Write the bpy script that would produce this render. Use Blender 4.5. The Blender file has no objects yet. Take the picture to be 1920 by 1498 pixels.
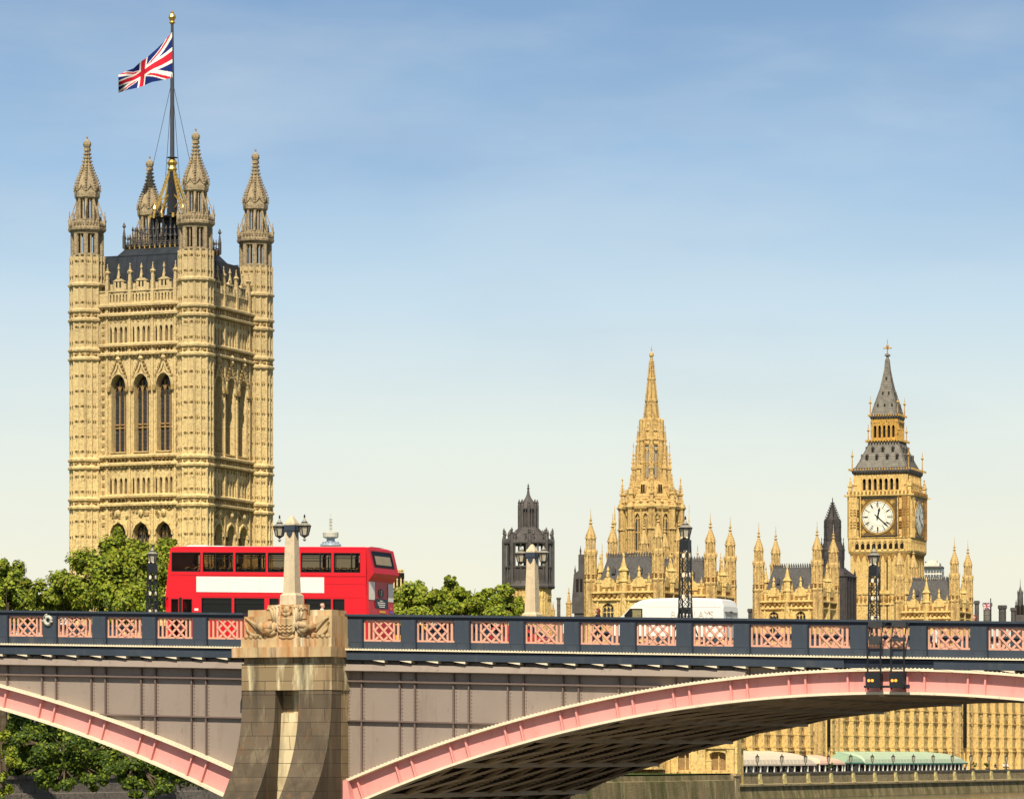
import bpy, math, random
import numpy as np
from mathutils import Vector, Matrix
random.seed(7)
R = math.radians
PI = math.pi
SC = bpy.context.scene
COL = SC.collection

# ------------------------------------------------------------------ camera
FPX, CX, HY, CAMZ = 7000.0, 960.0, 1415.0, 6.5     # focal length in photo pixels, centre column, horizon row, eye height above the river
cam_d = bpy.data.cameras.new('camera')
cam = bpy.data.objects.new('camera', cam_d)
COL.objects.link(cam)
cam.location = (0, 0, CAMZ)
cam.rotation_euler = (R(90), 0, 0)
cam_d.sensor_width = 36
cam_d.lens = FPX / 1920 * 36
cam_d.shift_y = (HY - 749) / 1920
cam_d.clip_start = 1
cam_d.clip_end = 30000
SC.camera = cam

# ------------------------------------------------------------------ sky, sun, exposure
SUN_EL, SUN_AZ = 48.0, -6.0            # elevation; degrees to the right of straight behind the camera
world = bpy.data.worlds.new('World')
SC.world = world
world.use_nodes = True
nt = world.node_tree
bg = nt.nodes['Background']
sky = nt.nodes.new('ShaderNodeTexSky')
sky.sky_type = 'NISHITA'
sky.sun_disc = False
sky.sun_elevation = R(SUN_EL)
sky.sun_rotation = R(180 - SUN_AZ)
sky.air_density = 1.0
sky.dust_density = 1.2
sky.ozone_density = 1.0
tc = nt.nodes.new('ShaderNodeTexCoord')
sep = nt.nodes.new('ShaderNodeSeparateXYZ')
nt.links.new(tc.outputs['Generated'], sep.inputs[0])
ramp = nt.nodes.new('ShaderNodeValToRGB')
mr = nt.nodes.new('ShaderNodeMapRange')
mr.inputs['From Min'].default_value = 0.0
mr.inputs['From Max'].default_value = 0.25
nt.links.new(sep.outputs['Z'], mr.inputs['Value'])
nt.links.new(mr.outputs[0], ramp.inputs[0])
SKYK = 14.9                          # the sky radiance behind strength 0.055
def lin(r, g, b):
    f = lambda c: (c/255/12.92) if c/255 <= .04045 else ((c/255+.055)/1.055)**2.4
    return (f(r), f(g), f(b))
els = ramp.color_ramp.elements
stops = [(0.0, (246, 242, 218)), (0.20, (243, 242, 222)), (0.34, (230, 239, 232)), (0.48, (200, 223, 237)),
         (0.62, (163, 196, 227)), (0.78, (136, 171, 209)), (1.0, (115, 147, 189))]
els[0].position = 0; els[1].position = 1
for p, c in stops[1:-1]: els.new(p)
for e, (p, c) in zip(els, stops):
    e.position = p; e.color = (*lin(*c), 1)
# soft thin clouds
mp = nt.nodes.new('ShaderNodeMapping'); mp.inputs['Scale'].default_value = (7, 7, 26)
nt.links.new(tc.outputs['Generated'], mp.inputs[0])
nz = nt.nodes.new('ShaderNodeTexNoise'); nz.inputs['Scale'].default_value = 1.35; nz.inputs['Detail'].default_value = 7; nz.inputs['Roughness'].default_value = .55
nt.links.new(mp.outputs[0], nz.inputs['Vector'])
cr = nt.nodes.new('ShaderNodeMapRange'); cr.inputs['From Min'].default_value = .42; cr.inputs['From Max'].default_value = .78
cr.inputs['To Max'].default_value = .30
nt.links.new(nz.outputs['Fac'], cr.inputs['Value'])
mixc = nt.nodes.new('ShaderNodeMix'); mixc.data_type = 'RGBA'
nt.links.new(cr.outputs[0], mixc.inputs['Factor'])
nt.links.new(ramp.outputs[0], mixc.inputs['A'])
mixc.inputs['B'].default_value = (*lin(228, 232, 232), 1)
mp2 = nt.nodes.new('ShaderNodeMapping'); mp2.inputs['Scale'].default_value = (9, 9, 30); mp2.inputs['Location'].default_value = (3.1, 1.7, .4)
nt.links.new(tc.outputs['Generated'], mp2.inputs[0])
nz2 = nt.nodes.new('ShaderNodeTexNoise'); nz2.inputs['Scale'].default_value = 1.1; nz2.inputs['Detail'].default_value = 6
nt.links.new(mp2.outputs[0], nz2.inputs['Vector'])
cr2 = nt.nodes.new('ShaderNodeMapRange'); cr2.inputs['From Min'].default_value = .48; cr2.inputs['From Max'].default_value = .8
cr2.inputs['To Max'].default_value = .20
nt.links.new(nz2.outputs['Fac'], cr2.inputs['Value'])
mixd = nt.nodes.new('ShaderNodeMix'); mixd.data_type = 'RGBA'
low = nt.nodes.new('ShaderNodeMath'); low.operation = 'MULTIPLY'
lr = nt.nodes.new('ShaderNodeMapRange'); lr.inputs['From Min'].default_value = .25; lr.inputs['From Max'].default_value = .7; nt.links.new(mr.outputs[0], lr.inputs['Value'])
lr.inputs['To Min'].default_value = .25; lr.inputs['To Max'].default_value = 1.35
nt.links.new(cr2.outputs[0], low.inputs[0]); nt.links.new(lr.outputs[0], low.inputs[1])
nt.links.new(low.outputs[0], mixd.inputs['Factor'])
nt.links.new(mixc.outputs['Result'], mixd.inputs['A'])
mixd.inputs['B'].default_value = (*lin(128, 156, 196), 1)
scl = nt.nodes.new('ShaderNodeVectorMath'); scl.operation = 'SCALE'; scl.inputs['Scale'].default_value = SKYK
nt.links.new(mixd.outputs['Result'], scl.inputs[0])
# low air band blends into the physical sky overhead
bl = nt.nodes.new('ShaderNodeMapRange'); bl.inputs['From Min'].default_value = .24; bl.inputs['From Max'].default_value = .45
nt.links.new(sep.outputs['Z'], bl.inputs['Value'])
mixs = nt.nodes.new('ShaderNodeMix'); mixs.data_type = 'RGBA'
nt.links.new(bl.outputs[0], mixs.inputs['Factor'])
nt.links.new(scl.outputs[0], mixs.inputs['A'])
nt.links.new(sky.outputs[0], mixs.inputs['B'])
nt.links.new(mixs.outputs['Result'], bg.inputs[0])
bg.inputs[1].default_value = 0.055

sun_d = bpy.data.lights.new('sun', 'SUN')
sun_d.energy = 5.0
sun_d.angle = R(0.53)
sun_d.color = (1.0, .90, .70)
sun = bpy.data.objects.new('sun', sun_d)
COL.objects.link(sun)
sd = Vector((math.sin(R(SUN_AZ))*math.cos(R(SUN_EL)), -math.cos(R(SUN_AZ))*math.cos(R(SUN_EL)), math.sin(R(SUN_EL))))
sun.rotation_euler = sd.to_track_quat('Z', 'Y').to_euler()
sun.location = sd * 300
SC.view_settings.view_transform = 'Standard'
SC.view_settings.look = 'None'
SC.view_settings.exposure = 0.30
SC.view_settings.gamma = 1

# ------------------------------------------------------------------ frames: photo pixel -> local metres of a rotated building
class Frame:
    def __init__(s, ox, oy, deg):
        s.ox, s.oy, s.deg = ox, oy, deg
        s.c, s.s = math.cos(R(deg)), math.sin(R(deg))      # e1 = (c,-s), e2 = (s,c)
    def w(s, x, y): return (s.ox + x*s.c + y*s.s, s.oy - x*s.s + y*s.c)
    def x(s, px, y=0):
        k = (px-CX)/FPX
        return (k*(s.oy+y*s.c) - (s.ox+y*s.s)) / (s.c + k*s.s)
    def z(s, py, x=0, y=0):
        return CAMZ + (HY-py)*s.w(x, y)[1]/FPX
    def place(s, o, x=0, y=0, z=0):
        a, b = s.w(x, y); o.location = (a, b, z); o.rotation_euler = (0, 0, -R(s.deg)); return o
def at_px(px, Y): return (px-CX)*Y/FPX
def at_py(py, Y): return CAMZ + (HY-py)*Y/FPX

# ------------------------------------------------------------------ objects
def tag(o, label=None, cat=None, group=None, kind=None):
    if label: o['label'] = label
    if cat: o['category'] = cat
    if group: o['group'] = group
    if kind: o['kind'] = kind
    return o
def empty(name, label, cat, group=None, loc=(0, 0, 0), rz=0):
    o = bpy.data.objects.new(name, None); COL.objects.link(o)
    o.empty_display_size = .5
    o.location = loc; o.rotation_euler = (0, 0, rz)
    return tag(o, label, cat, group)
def put(name, mesh, parent=None, loc=(0, 0, 0), rz=0, sc=None):
    o = bpy.data.objects.new(name, mesh); COL.objects.link(o)
    if parent: o.parent = parent
    o.location = loc; o.rotation_euler = (0, 0, rz)
    if sc: o.scale = sc
    return o
def kids(o): return [c for c in bpy.data.objects if c.parent == o]
def dup(root, loc=None, rz=None, label=None, sc=None, kidmap=None):
    def rec(o, par):
        c = o.copy(); COL.objects.link(c); c.parent = par
        for k in o.children: rec(k, c)
        return c
    r = rec(root, None)
    if loc is not None: r.location = loc
    if rz is not None: r.rotation_euler = (0, 0, rz)
    if sc is not None: r.scale = sc
    if label: r['label'] = label
    return r

# ------------------------------------------------------------------ mesh builder
class MB:
    def __init__(s, xf=None): s.v = []; s.f = []; s.m = []; s.mi = 0; s.xf = xf; s.sm = []; s.smooth = False
    def poly(s, pts):
        i = len(s.v)
        s.v += [s.xf(*p) if s.xf else tuple(p) for p in pts]
        s.f.append(tuple(range(i, i+len(pts)))); s.m.append(s.mi); s.sm.append(s.smooth)
    def mesh(s, vs, fs):
        i = len(s.v)
        s.v += [s.xf(*p) if s.xf else tuple(p) for p in vs]
        for f in fs: s.f.append(tuple(i+k for k in f)); s.m.append(s.mi); s.sm.append(s.smooth)
    def merge(s, o):
        i = len(s.v); s.v += [s.xf(*p) if s.xf else tuple(p) for p in o.v]
        for f, m_, k in zip(o.f, o.m, o.sm): s.f.append(tuple(i+q for q in f)); s.m.append(m_); s.sm.append(k)
    def box(s, x0, x1, y0, y1, z0, z1):
        s.mesh([(x0,y0,z0),(x1,y0,z0),(x1,y1,z0),(x0,y1,z0),(x0,y0,z1),(x1,y0,z1),(x1,y1,z1),(x0,y1,z1)],
               [(0,3,2,1),(4,5,6,7),(0,1,5,4),(1,2,6,5),(2,3,7,6),(3,0,4,7)])
    def cbox(s, x, y, z, w, d, h): s.box(x-w/2, x+w/2, y-d/2, y+d/2, z, z+h)
    def loft(s, rings, cap0=True, cap1=True, closed=True):
        n = len(rings[0]); vs = [p for r in rings for p in r]; fs = []
        for k in range(len(rings)-1):
            for i in range(n if closed else n-1):
                j = (i+1) % n
                fs.append((k*n+i, k*n+j, (k+1)*n+j, (k+1)*n+i))
        if cap0: fs.append(tuple(reversed(range(n))))
        if cap1: fs.append(tuple((len(rings)-1)*n+i for i in range(n)))
        s.mesh(vs, fs)
    def lathe(s, cx, cy, prof, n=8, rot=None, caps=True):
        if rot is None: rot = PI/n
        s.loft([[(cx+r*math.cos(rot+2*PI*i/n), cy+r*math.sin(rot+2*PI*i/n), z) for i in range(n)] for r, z in prof], caps, caps)
    def prism(s, pts, axis, a, b):                       # polygon in the two other axes, extruded along axis from a to b
        if axis == 'y': r = [[(p, q, ) for p, q in pts]]; f = lambda p, q, t: (p, t, q)
        elif axis == 'x': f = lambda p, q, t: (t, p, q)
        else: f = lambda p, q, t: (p, q, t)
        s.loft([[f(p, q, a) for p, q in pts], [f(p, q, b) for p, q in pts]])
    def bar(s, p, q, w, d=None, up=(0, 0, 1)):           # square bar from p to q
        d = d or w
        p, q = Vector(p), Vector(q); t = (q-p).normalized(); u = Vector(up)
        if abs(t.dot(u)) > .95: u = Vector((0, 1, 0))
        a = t.cross(u).normalized(); b = a.cross(t).normalized()
        a *= w/2; b *= d/2
        s.loft([[tuple(c+a+b), tuple(c-a+b), tuple(c-a-b), tuple(c+a-b)] for c in (p, q)])
    def tube(s, pts, r, n=6):
        rings = []
        for i, p in enumerate(pts):
            p = Vector(p); a = Vector(pts[max(i-1, 0)]); b = Vector(pts[min(i+1, len(pts)-1)])
            t = (b-a).normalized(); u = Vector((0, 0, 1)) if abs(t.z) < .9 else Vector((1, 0, 0))
            e = t.cross(u).normalized(); g = t.cross(e)
            rr = r[i] if isinstance(r, (list, tuple)) else r
            rings.append([tuple(p+(e*math.cos(2*PI*k/n)+g*math.sin(2*PI*k/n))*rr) for k in range(n)])
        s.loft(rings)
    def ball(s, c, r, n=8, m=5, sz=1):
        prof = [(max(r*math.sin(PI*k/m), .001), c[2]-r*sz*math.cos(PI*k/m)) for k in range(m+1)]
        s.lathe(c[0], c[1], prof, n)
    def data(s, name, mats):
        me = bpy.data.meshes.new(name)
        me.from_pydata(s.v, [], s.f)
        for m in (mats if isinstance(mats, (list, tuple)) else [mats]): me.materials.append(m)
        me.polygons.foreach_set('material_index', s.m)
        me.polygons.foreach_set('use_smooth', s.sm)
        me.update()
        return me
    def build(s, name, mats, parent=None, loc=(0, 0, 0), rz=0, sc=None):
        return put(name, s.data(name, mats), parent, loc, rz, sc)

def arch_pts(xl, xr, zs, zt, n=5):
    """left spring -> apex -> right spring of a pointed arch (round-shouldered)"""
    xc = (xl+xr)/2; h = (xr-xl)/2; k = zt-zs
    L = []
    for i in range(n+1):
        t = i/n
        L.append((xl + h*(1-math.cos(t*PI/2*.92))/(1-math.cos(PI/2*.92)), zs + k*math.sin(t*PI/2*.92)/math.sin(PI/2*.92)))
    return L + [(2*xc-x, z) for x, z in reversed(L[:-1])]
def wall_row(mb, x0, x1, z0, z1, ops, d, y=0, n=5):
    """front wall (facing -y) with a row of openings (xc, w, zb, zs, zt); zt == zs gives a square head"""
    x = x0
    for xc, w, zb, zs, zt in sorted(ops):
        xl, xr = xc-w/2, xc+w/2
        if xl > x+1e-6: mb.poly([(x,y,z0),(xl,y,z0),(xl,y,z1),(x,y,z1)])
        x = xr
        if zb > z0+1e-6: mb.poly([(xl,y,z0),(xr,y,z0),(xr,y,zb),(xl,y,zb)])
        a = arch_pts(xl, xr, zs, zt, n) if zt > zs+1e-6 else [(xl, zs), (xr, zs)]
        for (xa, za), (xb, zb2) in zip(a, a[1:]):
            mb.poly([(xa,y,za),(xb,y,zb2),(xb,y,z1),(xa,y,z1)])
        out = [(xl, zb)] + a + [(xr, zb), (xl, zb)]
        for (xa, za), (xb, zb2) in zip(out, out[1:]):
            mb.poly([(xa,y,za),(xa,y+d,za),(xb,y+d,zb2),(xb,y,zb2)])
    if x1 > x+1e-6: mb.poly([(x,y,z0),(x1,y,z0),(x1,y,z1),(x,y,z1)])
def win_mesh(name, w, h, hs, glass, frame, mull=1, trans=(), bw=.12, fd=.14, lead=False):
    """window: glass behind a frame; origin bottom centre, facing -y; h apex height, hs spring height"""
    mb = MB()
    a = arch_pts(-w/2, w/2, hs, h, 5) if h > hs+1e-6 else [(-w/2, hs), (w/2, hs)]
    mb.poly([(w/2, 0, 0), (-w/2, 0, 0)] [::-1] + [(x, 0, z) for x, z in reversed(a)])
    mb.mi = 1
    for k in range(mull):
        x = -w/2 + w*(k+1)/(mull+1)
        mb.box(x-bw/2, x+bw/2, -fd, .0, 0, hs + (h-hs)*.75*(1-abs(x)/(w/2)*.6))
    for t in trans:
        mb.box(-w/2, w/2, -fd*.8, .0, t-bw/2, t+bw/2)
    if h > hs+1e-6:
        seg = w/(mull+1)
        for k in range(mull+1):           # small pointed heads over each light
            xl = -w/2+k*seg; p = arch_pts(xl, xl+seg, hs-.1*h, hs+seg*.5, 3)
            for (xa, za), (xb, zb) in zip(p, p[1:]): mb.bar((xa, -fd/2, za), (xb, -fd/2, zb), bw*.7, fd, (0, 1, 0))
    if lead:
        mb.mi = 2
        z = .5
        while z < hs: mb.box(-w/2, w/2, -.03, .0, z-.03, z+.03); z += .62
    return mb.data(name, [glass, frame] + ([lead] if lead else []))
def pinn(mb, x, y, z, h, w, n=4):
    """little pinnacle: shaft, collar, crocketed spike, knob"""
    mb.cbox(x, y, z, w, w, h*.42)
    mb.cbox(x, y, z+h*.42, w*1.45, w*1.45, h*.05)
    mb.lathe(x, y, [(w*.72, z+h*.47), (w*.36, z+h*.68), (w*.14, z+h*.88), (w*.3, z+h*.92), (w*.06, z+h)], n)
    for k in (.55, .63, .72): mb.cbox(x, y, z+h*k, w*(1.5-1.25*(k-.47)/.41), w*.28, h*.03); mb.cbox(x, y, z+h*k, w*.28, w*(1.5-1.25*(k-.47)/.41), h*.03)

# ------------------------------------------------------------------ materials
class NM:
    def __init__(s, name, rough=.8, metal=0, spec=.3):
        s.m = bpy.data.materials.new(name); s.m.use_nodes = True
        s.t = s.m.node_tree; s.b = s.t.nodes['Principled BSDF']
        s.b.inputs['Roughness'].default_value = rough; s.b.inputs['Metallic'].default_value = metal
        s.b.inputs['Specular IOR Level'].default_value = spec
        s.tc = None
    def n(s, t, **kw):
        o = s.t.nodes.new(t)
        for k, v in kw.items():
            if k in o.inputs: o.inputs[k].default_value = v
            else: setattr(o, k, v)
        return o
    def l(s, a, b): s.t.links.new(a, b)
    def obj(s, scale=(1, 1, 1), world=False):
        if not s.tc: s.tc = s.n('ShaderNodeTexCoord')
        mp = s.n('ShaderNodeMapping'); mp.inputs['Scale'].default_value = scale
        if world:
            g = s.n('ShaderNodeNewGeometry'); s.l(g.outputs['Position'], mp.inputs[0])
        else: s.l(s.tc.outputs['Object'], mp.inputs[0])
        return mp.outputs[0]
    def noise(s, scale, vs=(1, 1, 1), detail=4, rough=.6, lo=.3, hi=.7, world=False):
        nz = s.n('ShaderNodeTexNoise'); nz.inputs['Scale'].default_value = scale; nz.inputs['Detail'].default_value = detail; nz.inputs['Roughness'].default_value = rough
        s.l(s.obj(vs, world), nz.inputs['Vector'])
        r = s.n('ShaderNodeMapRange'); r.inputs['From Min'].default_value = lo; r.inputs['From Max'].default_value = hi
        s.l(nz.outputs['Fac'], r.inputs['Value']); return r.outputs[0]
    def mix(s, fac, a, b, mode='MIX'):
        x = s.n('ShaderNodeMix'); x.data_type = 'RGBA'; x.blend_type = mode
        for sock, v in ((x.inputs['Factor'], fac), (x.inputs['A'], a), (x.inputs['B'], b)):
            if hasattr(v, 'is_linked'): s.l(v, sock)
            else: sock.default_value = v if isinstance(v, (int, float)) else (*v[:3], 1)
        return x.outputs['Result']
    def mul(s, a, k):
        x = s.n('ShaderNodeMath', operation='MULTIPLY'); s.l(a, x.inputs[0])
        if hasattr(k, 'is_linked'): s.l(k, x.inputs[1])
        else: x.inputs[1].default_value = k
        return x.outputs[0]
    def col(s, v):
        if hasattr(v, 'is_linked'): s.l(v, s.b.inputs['Base Color'])
        else: s.b.inputs['Base Color'].default_value = (*v, 1)
    def bump(s, h, strength=.4, dist=.05):
        b = s.n('ShaderNodeBump'); b.inputs['Strength'].default_value = strength; b.inputs['Distance'].default_value = dist
        s.l(h, b.inputs['Height']); s.l(b.outputs[0], s.b.inputs['Normal'])
def plain(name, c, rough=.6, metal=0, spec=.3, var=.25, scale=1.5):
    m = NM(name, rough, metal, spec)
    m.col(m.mix(m.noise(scale), [x*(1-var) for x in c], [min(1, x*(1+var)) for x in c]))
    return m.m
def stone(name, c, dark, streak=.5, block=(1.1, .55), bs=.25, soot=.0, grey=None, bd=.16):
    m = NM(name, .9, 0, .15)
    big = m.noise(.09, detail=5, lo=.35, hi=.65)
    base = m.mix(big, [x*.88 for x in c], [min(1, x*1.1) for x in c])
    # block to block variation
    vo = m.n('ShaderNodeTexVoronoi'); vo.inputs['Scale'].default_value = 1
    vo.distance = 'CHEBYCHEV'
    m.l(m.obj((1/block[0], 1/block[0], 1/block[1])), vo.inputs['Vector'])
    sp = m.n('ShaderNodeSeparateColor'); m.l(vo.outputs['Color'], sp.inputs[0])
    base = m.mix(m.mul(sp.outputs[0], bs), base, [x*.62 for x in c])
    base = m.mix(m.mul(sp.outputs[1], bs*.7), base, [min(1, x*1.35) for x in c])
    st = m.noise(1.1, (1, 1, .10), 6, .7, .52, .70)          # rain streaks
    base = m.mix(m.mul(st, streak), base, dark)
    sp2 = m.noise(2.3, (1, 1, .8), 5, .75, .52, .62)        # blotchy soot in the carving
    base = m.mix(m.mul(sp2, streak*.8), base, [x*.75 for x in dark])
    pa = m.noise(.9, (1, 1, .5), 4, .65, .56, .70)          # pale replaced stones
    base = m.mix(m.mul(pa, .55), base, [min(.85, x*1.32) for x in c])
    if grey:                                     # weathering: greyer stone towards the exposed top
        g = m.n('ShaderNodeSeparateXYZ'); m.l(m.obj(), g.inputs[0])
        r = m.n('ShaderNodeMapRange'); r.inputs['From Min'].default_value = grey[0]; r.inputs['From Max'].default_value = grey[1]; r.inputs['To Max'].default_value = .75
        m.l(g.outputs[2], r.inputs['Value']); base = m.mix(r.outputs[0], base, m.mix(big, (.44, .35, .21), (.54, .43, .26)))
    if soot: base = m.mix(m.mul(m.noise(.35, (1, 1, .6), 5, .6, .38, .66), soot), base, (.10, .085, .075))
    m.col(base)
    m.bump(m.noise(3.0, detail=5, rough=.7), .6, bd)
    return m.m
M = {}
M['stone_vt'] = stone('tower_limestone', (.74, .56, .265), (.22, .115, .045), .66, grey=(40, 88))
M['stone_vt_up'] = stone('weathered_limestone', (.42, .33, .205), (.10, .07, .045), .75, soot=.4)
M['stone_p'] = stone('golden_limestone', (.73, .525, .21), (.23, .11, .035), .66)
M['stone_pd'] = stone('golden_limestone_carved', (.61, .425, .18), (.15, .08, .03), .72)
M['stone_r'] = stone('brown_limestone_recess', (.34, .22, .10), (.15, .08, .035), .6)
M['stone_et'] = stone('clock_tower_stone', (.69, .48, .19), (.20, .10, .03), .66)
M['carved_vt'] = stone('soot_and_shade_limestone', (.40, .275, .115), (.12, .065, .025), .75)  # soot tone that also paints shade into turret marks and band recesses
M['carved_p'] = stone('brown_carved_limestone', (.36, .205, .065), (.11, .05, .015), .75)  # browner tone that paints shade into corbels and small relief
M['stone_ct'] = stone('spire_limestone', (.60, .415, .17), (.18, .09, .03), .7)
M['stone_w'] = stone('river_wall_stone', (.34, .27, .155), (.10, .09, .05), .8, (2.2, .7), .35)
M['stone_dk'] = stone('dark_wall_stone', (.17, .15, .13), (.07, .06, .05), .7, (1.8, .6), .35)
M['pillar'] = stone('pale_granite', (.60, .50, .35), (.34, .26, .16), .4, (3, 2), .12, bd=.02)
M['slate'] = plain('slate_roof', (.075, .072, .072), .6, 0, .4, .35, 3)
M['lead'] = plain('dark_lead_roof', (.028, .034, .045), .5, .2, .4, .3, .8)
M['iron'] = plain('cast_iron_grey', (.085, .076, .072), .6, .1, .4, .3, .8)
M['slate_et'] = plain('clock_tower_slate', (.17, .155, .13), .6, .1, .4, .35, 1.2)
M['gold'] = plain('gilding', (.75, .48, .13), .35, .75, .5, .15)
M['gold_stone'] = plain('gilded_stone', (.55, .33, .08), .5, .3, .4, .35, 2)
M['glass_dk'] = plain('leaded_glass', (.028, .034, .042), .25, 0, .6, .5, 1)
M['void'] = plain('dark_opening', (.02, .016, .014), .9, 0, .1, .3)
M['pole'] = plain('flagpole_paint', (.045, .05, .065), .5, 0, .4, .1)
M['black'] = plain('black_iron', (.016, .018, .022), .45, .2, .5, .3)
M['white'] = plain('white_paint', (.78, .76, .70), .4, 0, .4, .05)
M['dial'] = plain('opal_dial_glass', (.80, .77, .66), .3, 0, .4, .04)
# ================================================================== the great square tower (left)
G = 4.4
VT = Frame(at_px(367, 575), 575, 22)
VW, VD = 18.9, 21.0
vt = empty('square_gothic_tower', 'huge square stone gothic tower with four corner turrets and a tall flagpole, behind the bus', 'tower')
VT.place(vt)
zt = lambda py: VT.z(py, 0, -2.6)          # courses measured on the front turret
za = lambda py: VT.z(py, 0, 0)             # its pinnacle, on the axis
zf = lambda py: VT.z(py, -VW/2, -.5)       # the front wall
BANDS = [(572.6, 590), (647, 664), (856, 871), (931, 946.5)]

def oct_turret(mb, r, z0, z1, ribs=True, step=2.15, marks=None):
    ap = r*math.cos(PI/8)
    mb.lathe(0, 0, [(r, z0), (r, z1)], 8)
    if not ribs: return
    for i in range(8):
        a = PI/8+2*PI*i/8
        mb.lathe(r*math.cos(a)*1.0, r*math.sin(a)*1.0, [(.2, z0), (.2, z1)], 4, a, False)
        b = 2*PI*i/8
        for off in (-.52, 0, .52):
            x = ap*math.cos(b)-off*math.sin(b)*r*.62; y = ap*math.sin(b)+off*math.cos(b)*r*.62
            mb.lathe(x, y, [(.11 if off else .2, z0), (.11 if off else .2, z1)], 4, b, False)
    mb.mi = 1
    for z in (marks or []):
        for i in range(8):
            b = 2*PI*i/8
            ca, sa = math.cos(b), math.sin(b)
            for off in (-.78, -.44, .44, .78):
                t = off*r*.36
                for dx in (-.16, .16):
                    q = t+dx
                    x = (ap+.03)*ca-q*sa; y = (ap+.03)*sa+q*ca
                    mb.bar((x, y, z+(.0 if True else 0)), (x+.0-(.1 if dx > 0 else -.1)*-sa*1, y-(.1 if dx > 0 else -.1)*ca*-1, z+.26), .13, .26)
def ring8(mb, r, z, h, p, n=8):
    mb.lathe(0, 0, [(r, z-h*.4), (r+p*.9, z-h*.15), (r+p, z+h*.2), (r, z+h*.65)], n)

def vt_turret_low():
    mb = MB(); r = 2.6
    lv = [G] + [zt(b) for b in (946.5, 931, 871, 856, 664, 647, 590, 572.6, 523)] + [zt(466)]
    zs = []
    for a, b in ((1100, 950), (929, 873), (853, 668), (645, 592), (570, 525), (520, 468)):
        zz = zt(a)+1.0
        while zz < zt(b)-.5: zs.append(zz); zz += 2.35
    oct_turret(mb, r, G, zt(466), True, marks=zs)
    mb.mi = 0
    for py in (523, 572.6, 590, 647, 664, 856, 871, 931, 946.5):
        ring8(mb, r, zt(py), .8, .45)
    mb.mi = 1
    for a, b in BANDS:                       # carved bands between double strings
        z0, z1 = zt(b)+.35, zt(a)-.3
        for i in range(8):
            t = 2*PI*i/8; ap = r*math.cos(PI/8)
            for off in (-.62, .62):
                x = ap*math.cos(t)-off*math.sin(t); y = ap*math.sin(t)+off*math.cos(t)
                mb.lathe(x, y, [(.12, z0+.1), (.42, (z0+z1)/2), (.12, z1-.1)], 4, t)
    return mb
def vt_turret_up():
    mb = MB(); r = 2.5
    z0, z1 = zt(466), zt(424)
    # open arcade: 8 corner piers, 8 mullions
    for i in range(8):
        a = PI/8+2*PI*i/8
        mb.lathe((r-.3)*math.cos(a), (r-.3)*math.sin(a), [(.40, z0), (.40, z1)], 6, a)
        b = 2*PI*i/8; ap = (r-.3)*math.cos(PI/8)
        mb.lathe(ap*math.cos(b), ap*math.sin(b), [(.14, z0), (.14, z1)], 4, b)
        for sgn in (-1, 1):                  # pointed heads
            for k in (.28, .72):
                pass
    mb.lathe(0, 0, [(r, z1-.1), (r+.1, z1+.2), (r+.45, z1+.5), (r+.5, z1+.85), (r+.25, z1+1.0), (r+.25, zt(402))], 8)
    mb.lathe(0, 0, [(r+.1, z0-.25), (r+.1, z0+.15), (r-.2, z0+.3)], 8)
    mb.lathe(0, 0, [(.3, z0), (.3, z1)], 8)           # stair newel
    for i in range(8):
        a = PI/8+2*PI*i/8
        x, y = (r+.25)*math.cos(a), (r+.25)*math.sin(a)
        pinn(mb, x, y, z1+.8, zt(380)-z1-.8, .3)
        b = 2*PI*i/8; ap = (r+.3)*math.cos(PI/8)
        for off in (-.75, -.25, .25, .75): mb.lathe(ap*math.cos(b)-off*math.sin(b), ap*math.sin(b)+off*math.cos(b), [(.1, z1+1.2), (.22, z1+1.6), (.1, z1+2.0)], 4, b)
        mb.bar((x*.98, y*.98, z1+2.2), (x*.6, y*.6, za(365)), .16)
    # upper stage
    r2 = 1.5; z2, z3 = zt(402), za(359)
    for i in range(8):
        a = PI/8+2*PI*i/8
        mb.lathe(r2*math.cos(a), r2*math.sin(a), [(.24, z2), (.24, z3)], 6, a)
        b = 2*PI*i/8
        mb.lathe(r2*.92*math.cos(b), r2*.92*math.sin(b), [(.1, z2), (.1, z3)], 4, b)
    mb.lathe(0, 0, [(r2, z2-.4), (r2, z2+.55)], 8)
    mb.lathe(0, 0, [(.2, z2), (.2, z3)], 6)
    s = 575/7000
    prof = [(1.7, z3-.25), (1.95, z3), (24*s*1.02, za(354)), (24.5*s, za(350)), (23.5*s, za(347)), (23*s, za(338)), (19.5*s, za(327)), (15.5*s, za(318)),
            (11.5*s, za(308)), (8.2*s, za(298)), (5.6*s, za(284)), (4*s, za(270)), (3.4*s, za(264)), (6.2*s, za(262.5)), (8*s, za(258)), (7.6*s, za(254)), (4*s, za(250.5)), (1.6*s, za(248)), (1.2*s, za(245)), (2.2*s, za(243.5)), (.5*s, za(240))]
    mb.lathe(0, 0, prof, 8)
    for (ra, zza), (rb, zzb) in zip(prof[4:12], prof[5:13]):   # crockets up the ribs
        for i in range(8):
            a = PI/8+2*PI*i/8
            for k in (0.0, .5):
                rr = ra+(rb-ra)*k+.06; z = zza+(zzb-zza)*k
                mb.cbox(rr*math.cos(a), rr*math.sin(a), z, .3, .3, .24)
    for i in range(8):                        # little gables on the crown
        b = 2*PI*i/8; ap = 24.2*s*math.cos(PI/8)
        x, y = ap*math.cos(b), ap*math.sin(b)
        tx, ty = -math.sin(b), math.cos(b)
        for sg in (-1, 1): mb.bar((x+tx*.7*sg, y+ty*.7*sg, za(348)), (x, y, za(336)), .2)
    return mb
tl = vt_turret_low().data('turret_shaft', [M['stone_vt'], M['carved_vt']]); tu = vt_turret_up().data('turret_crown', M['stone_vt_up'])
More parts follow.
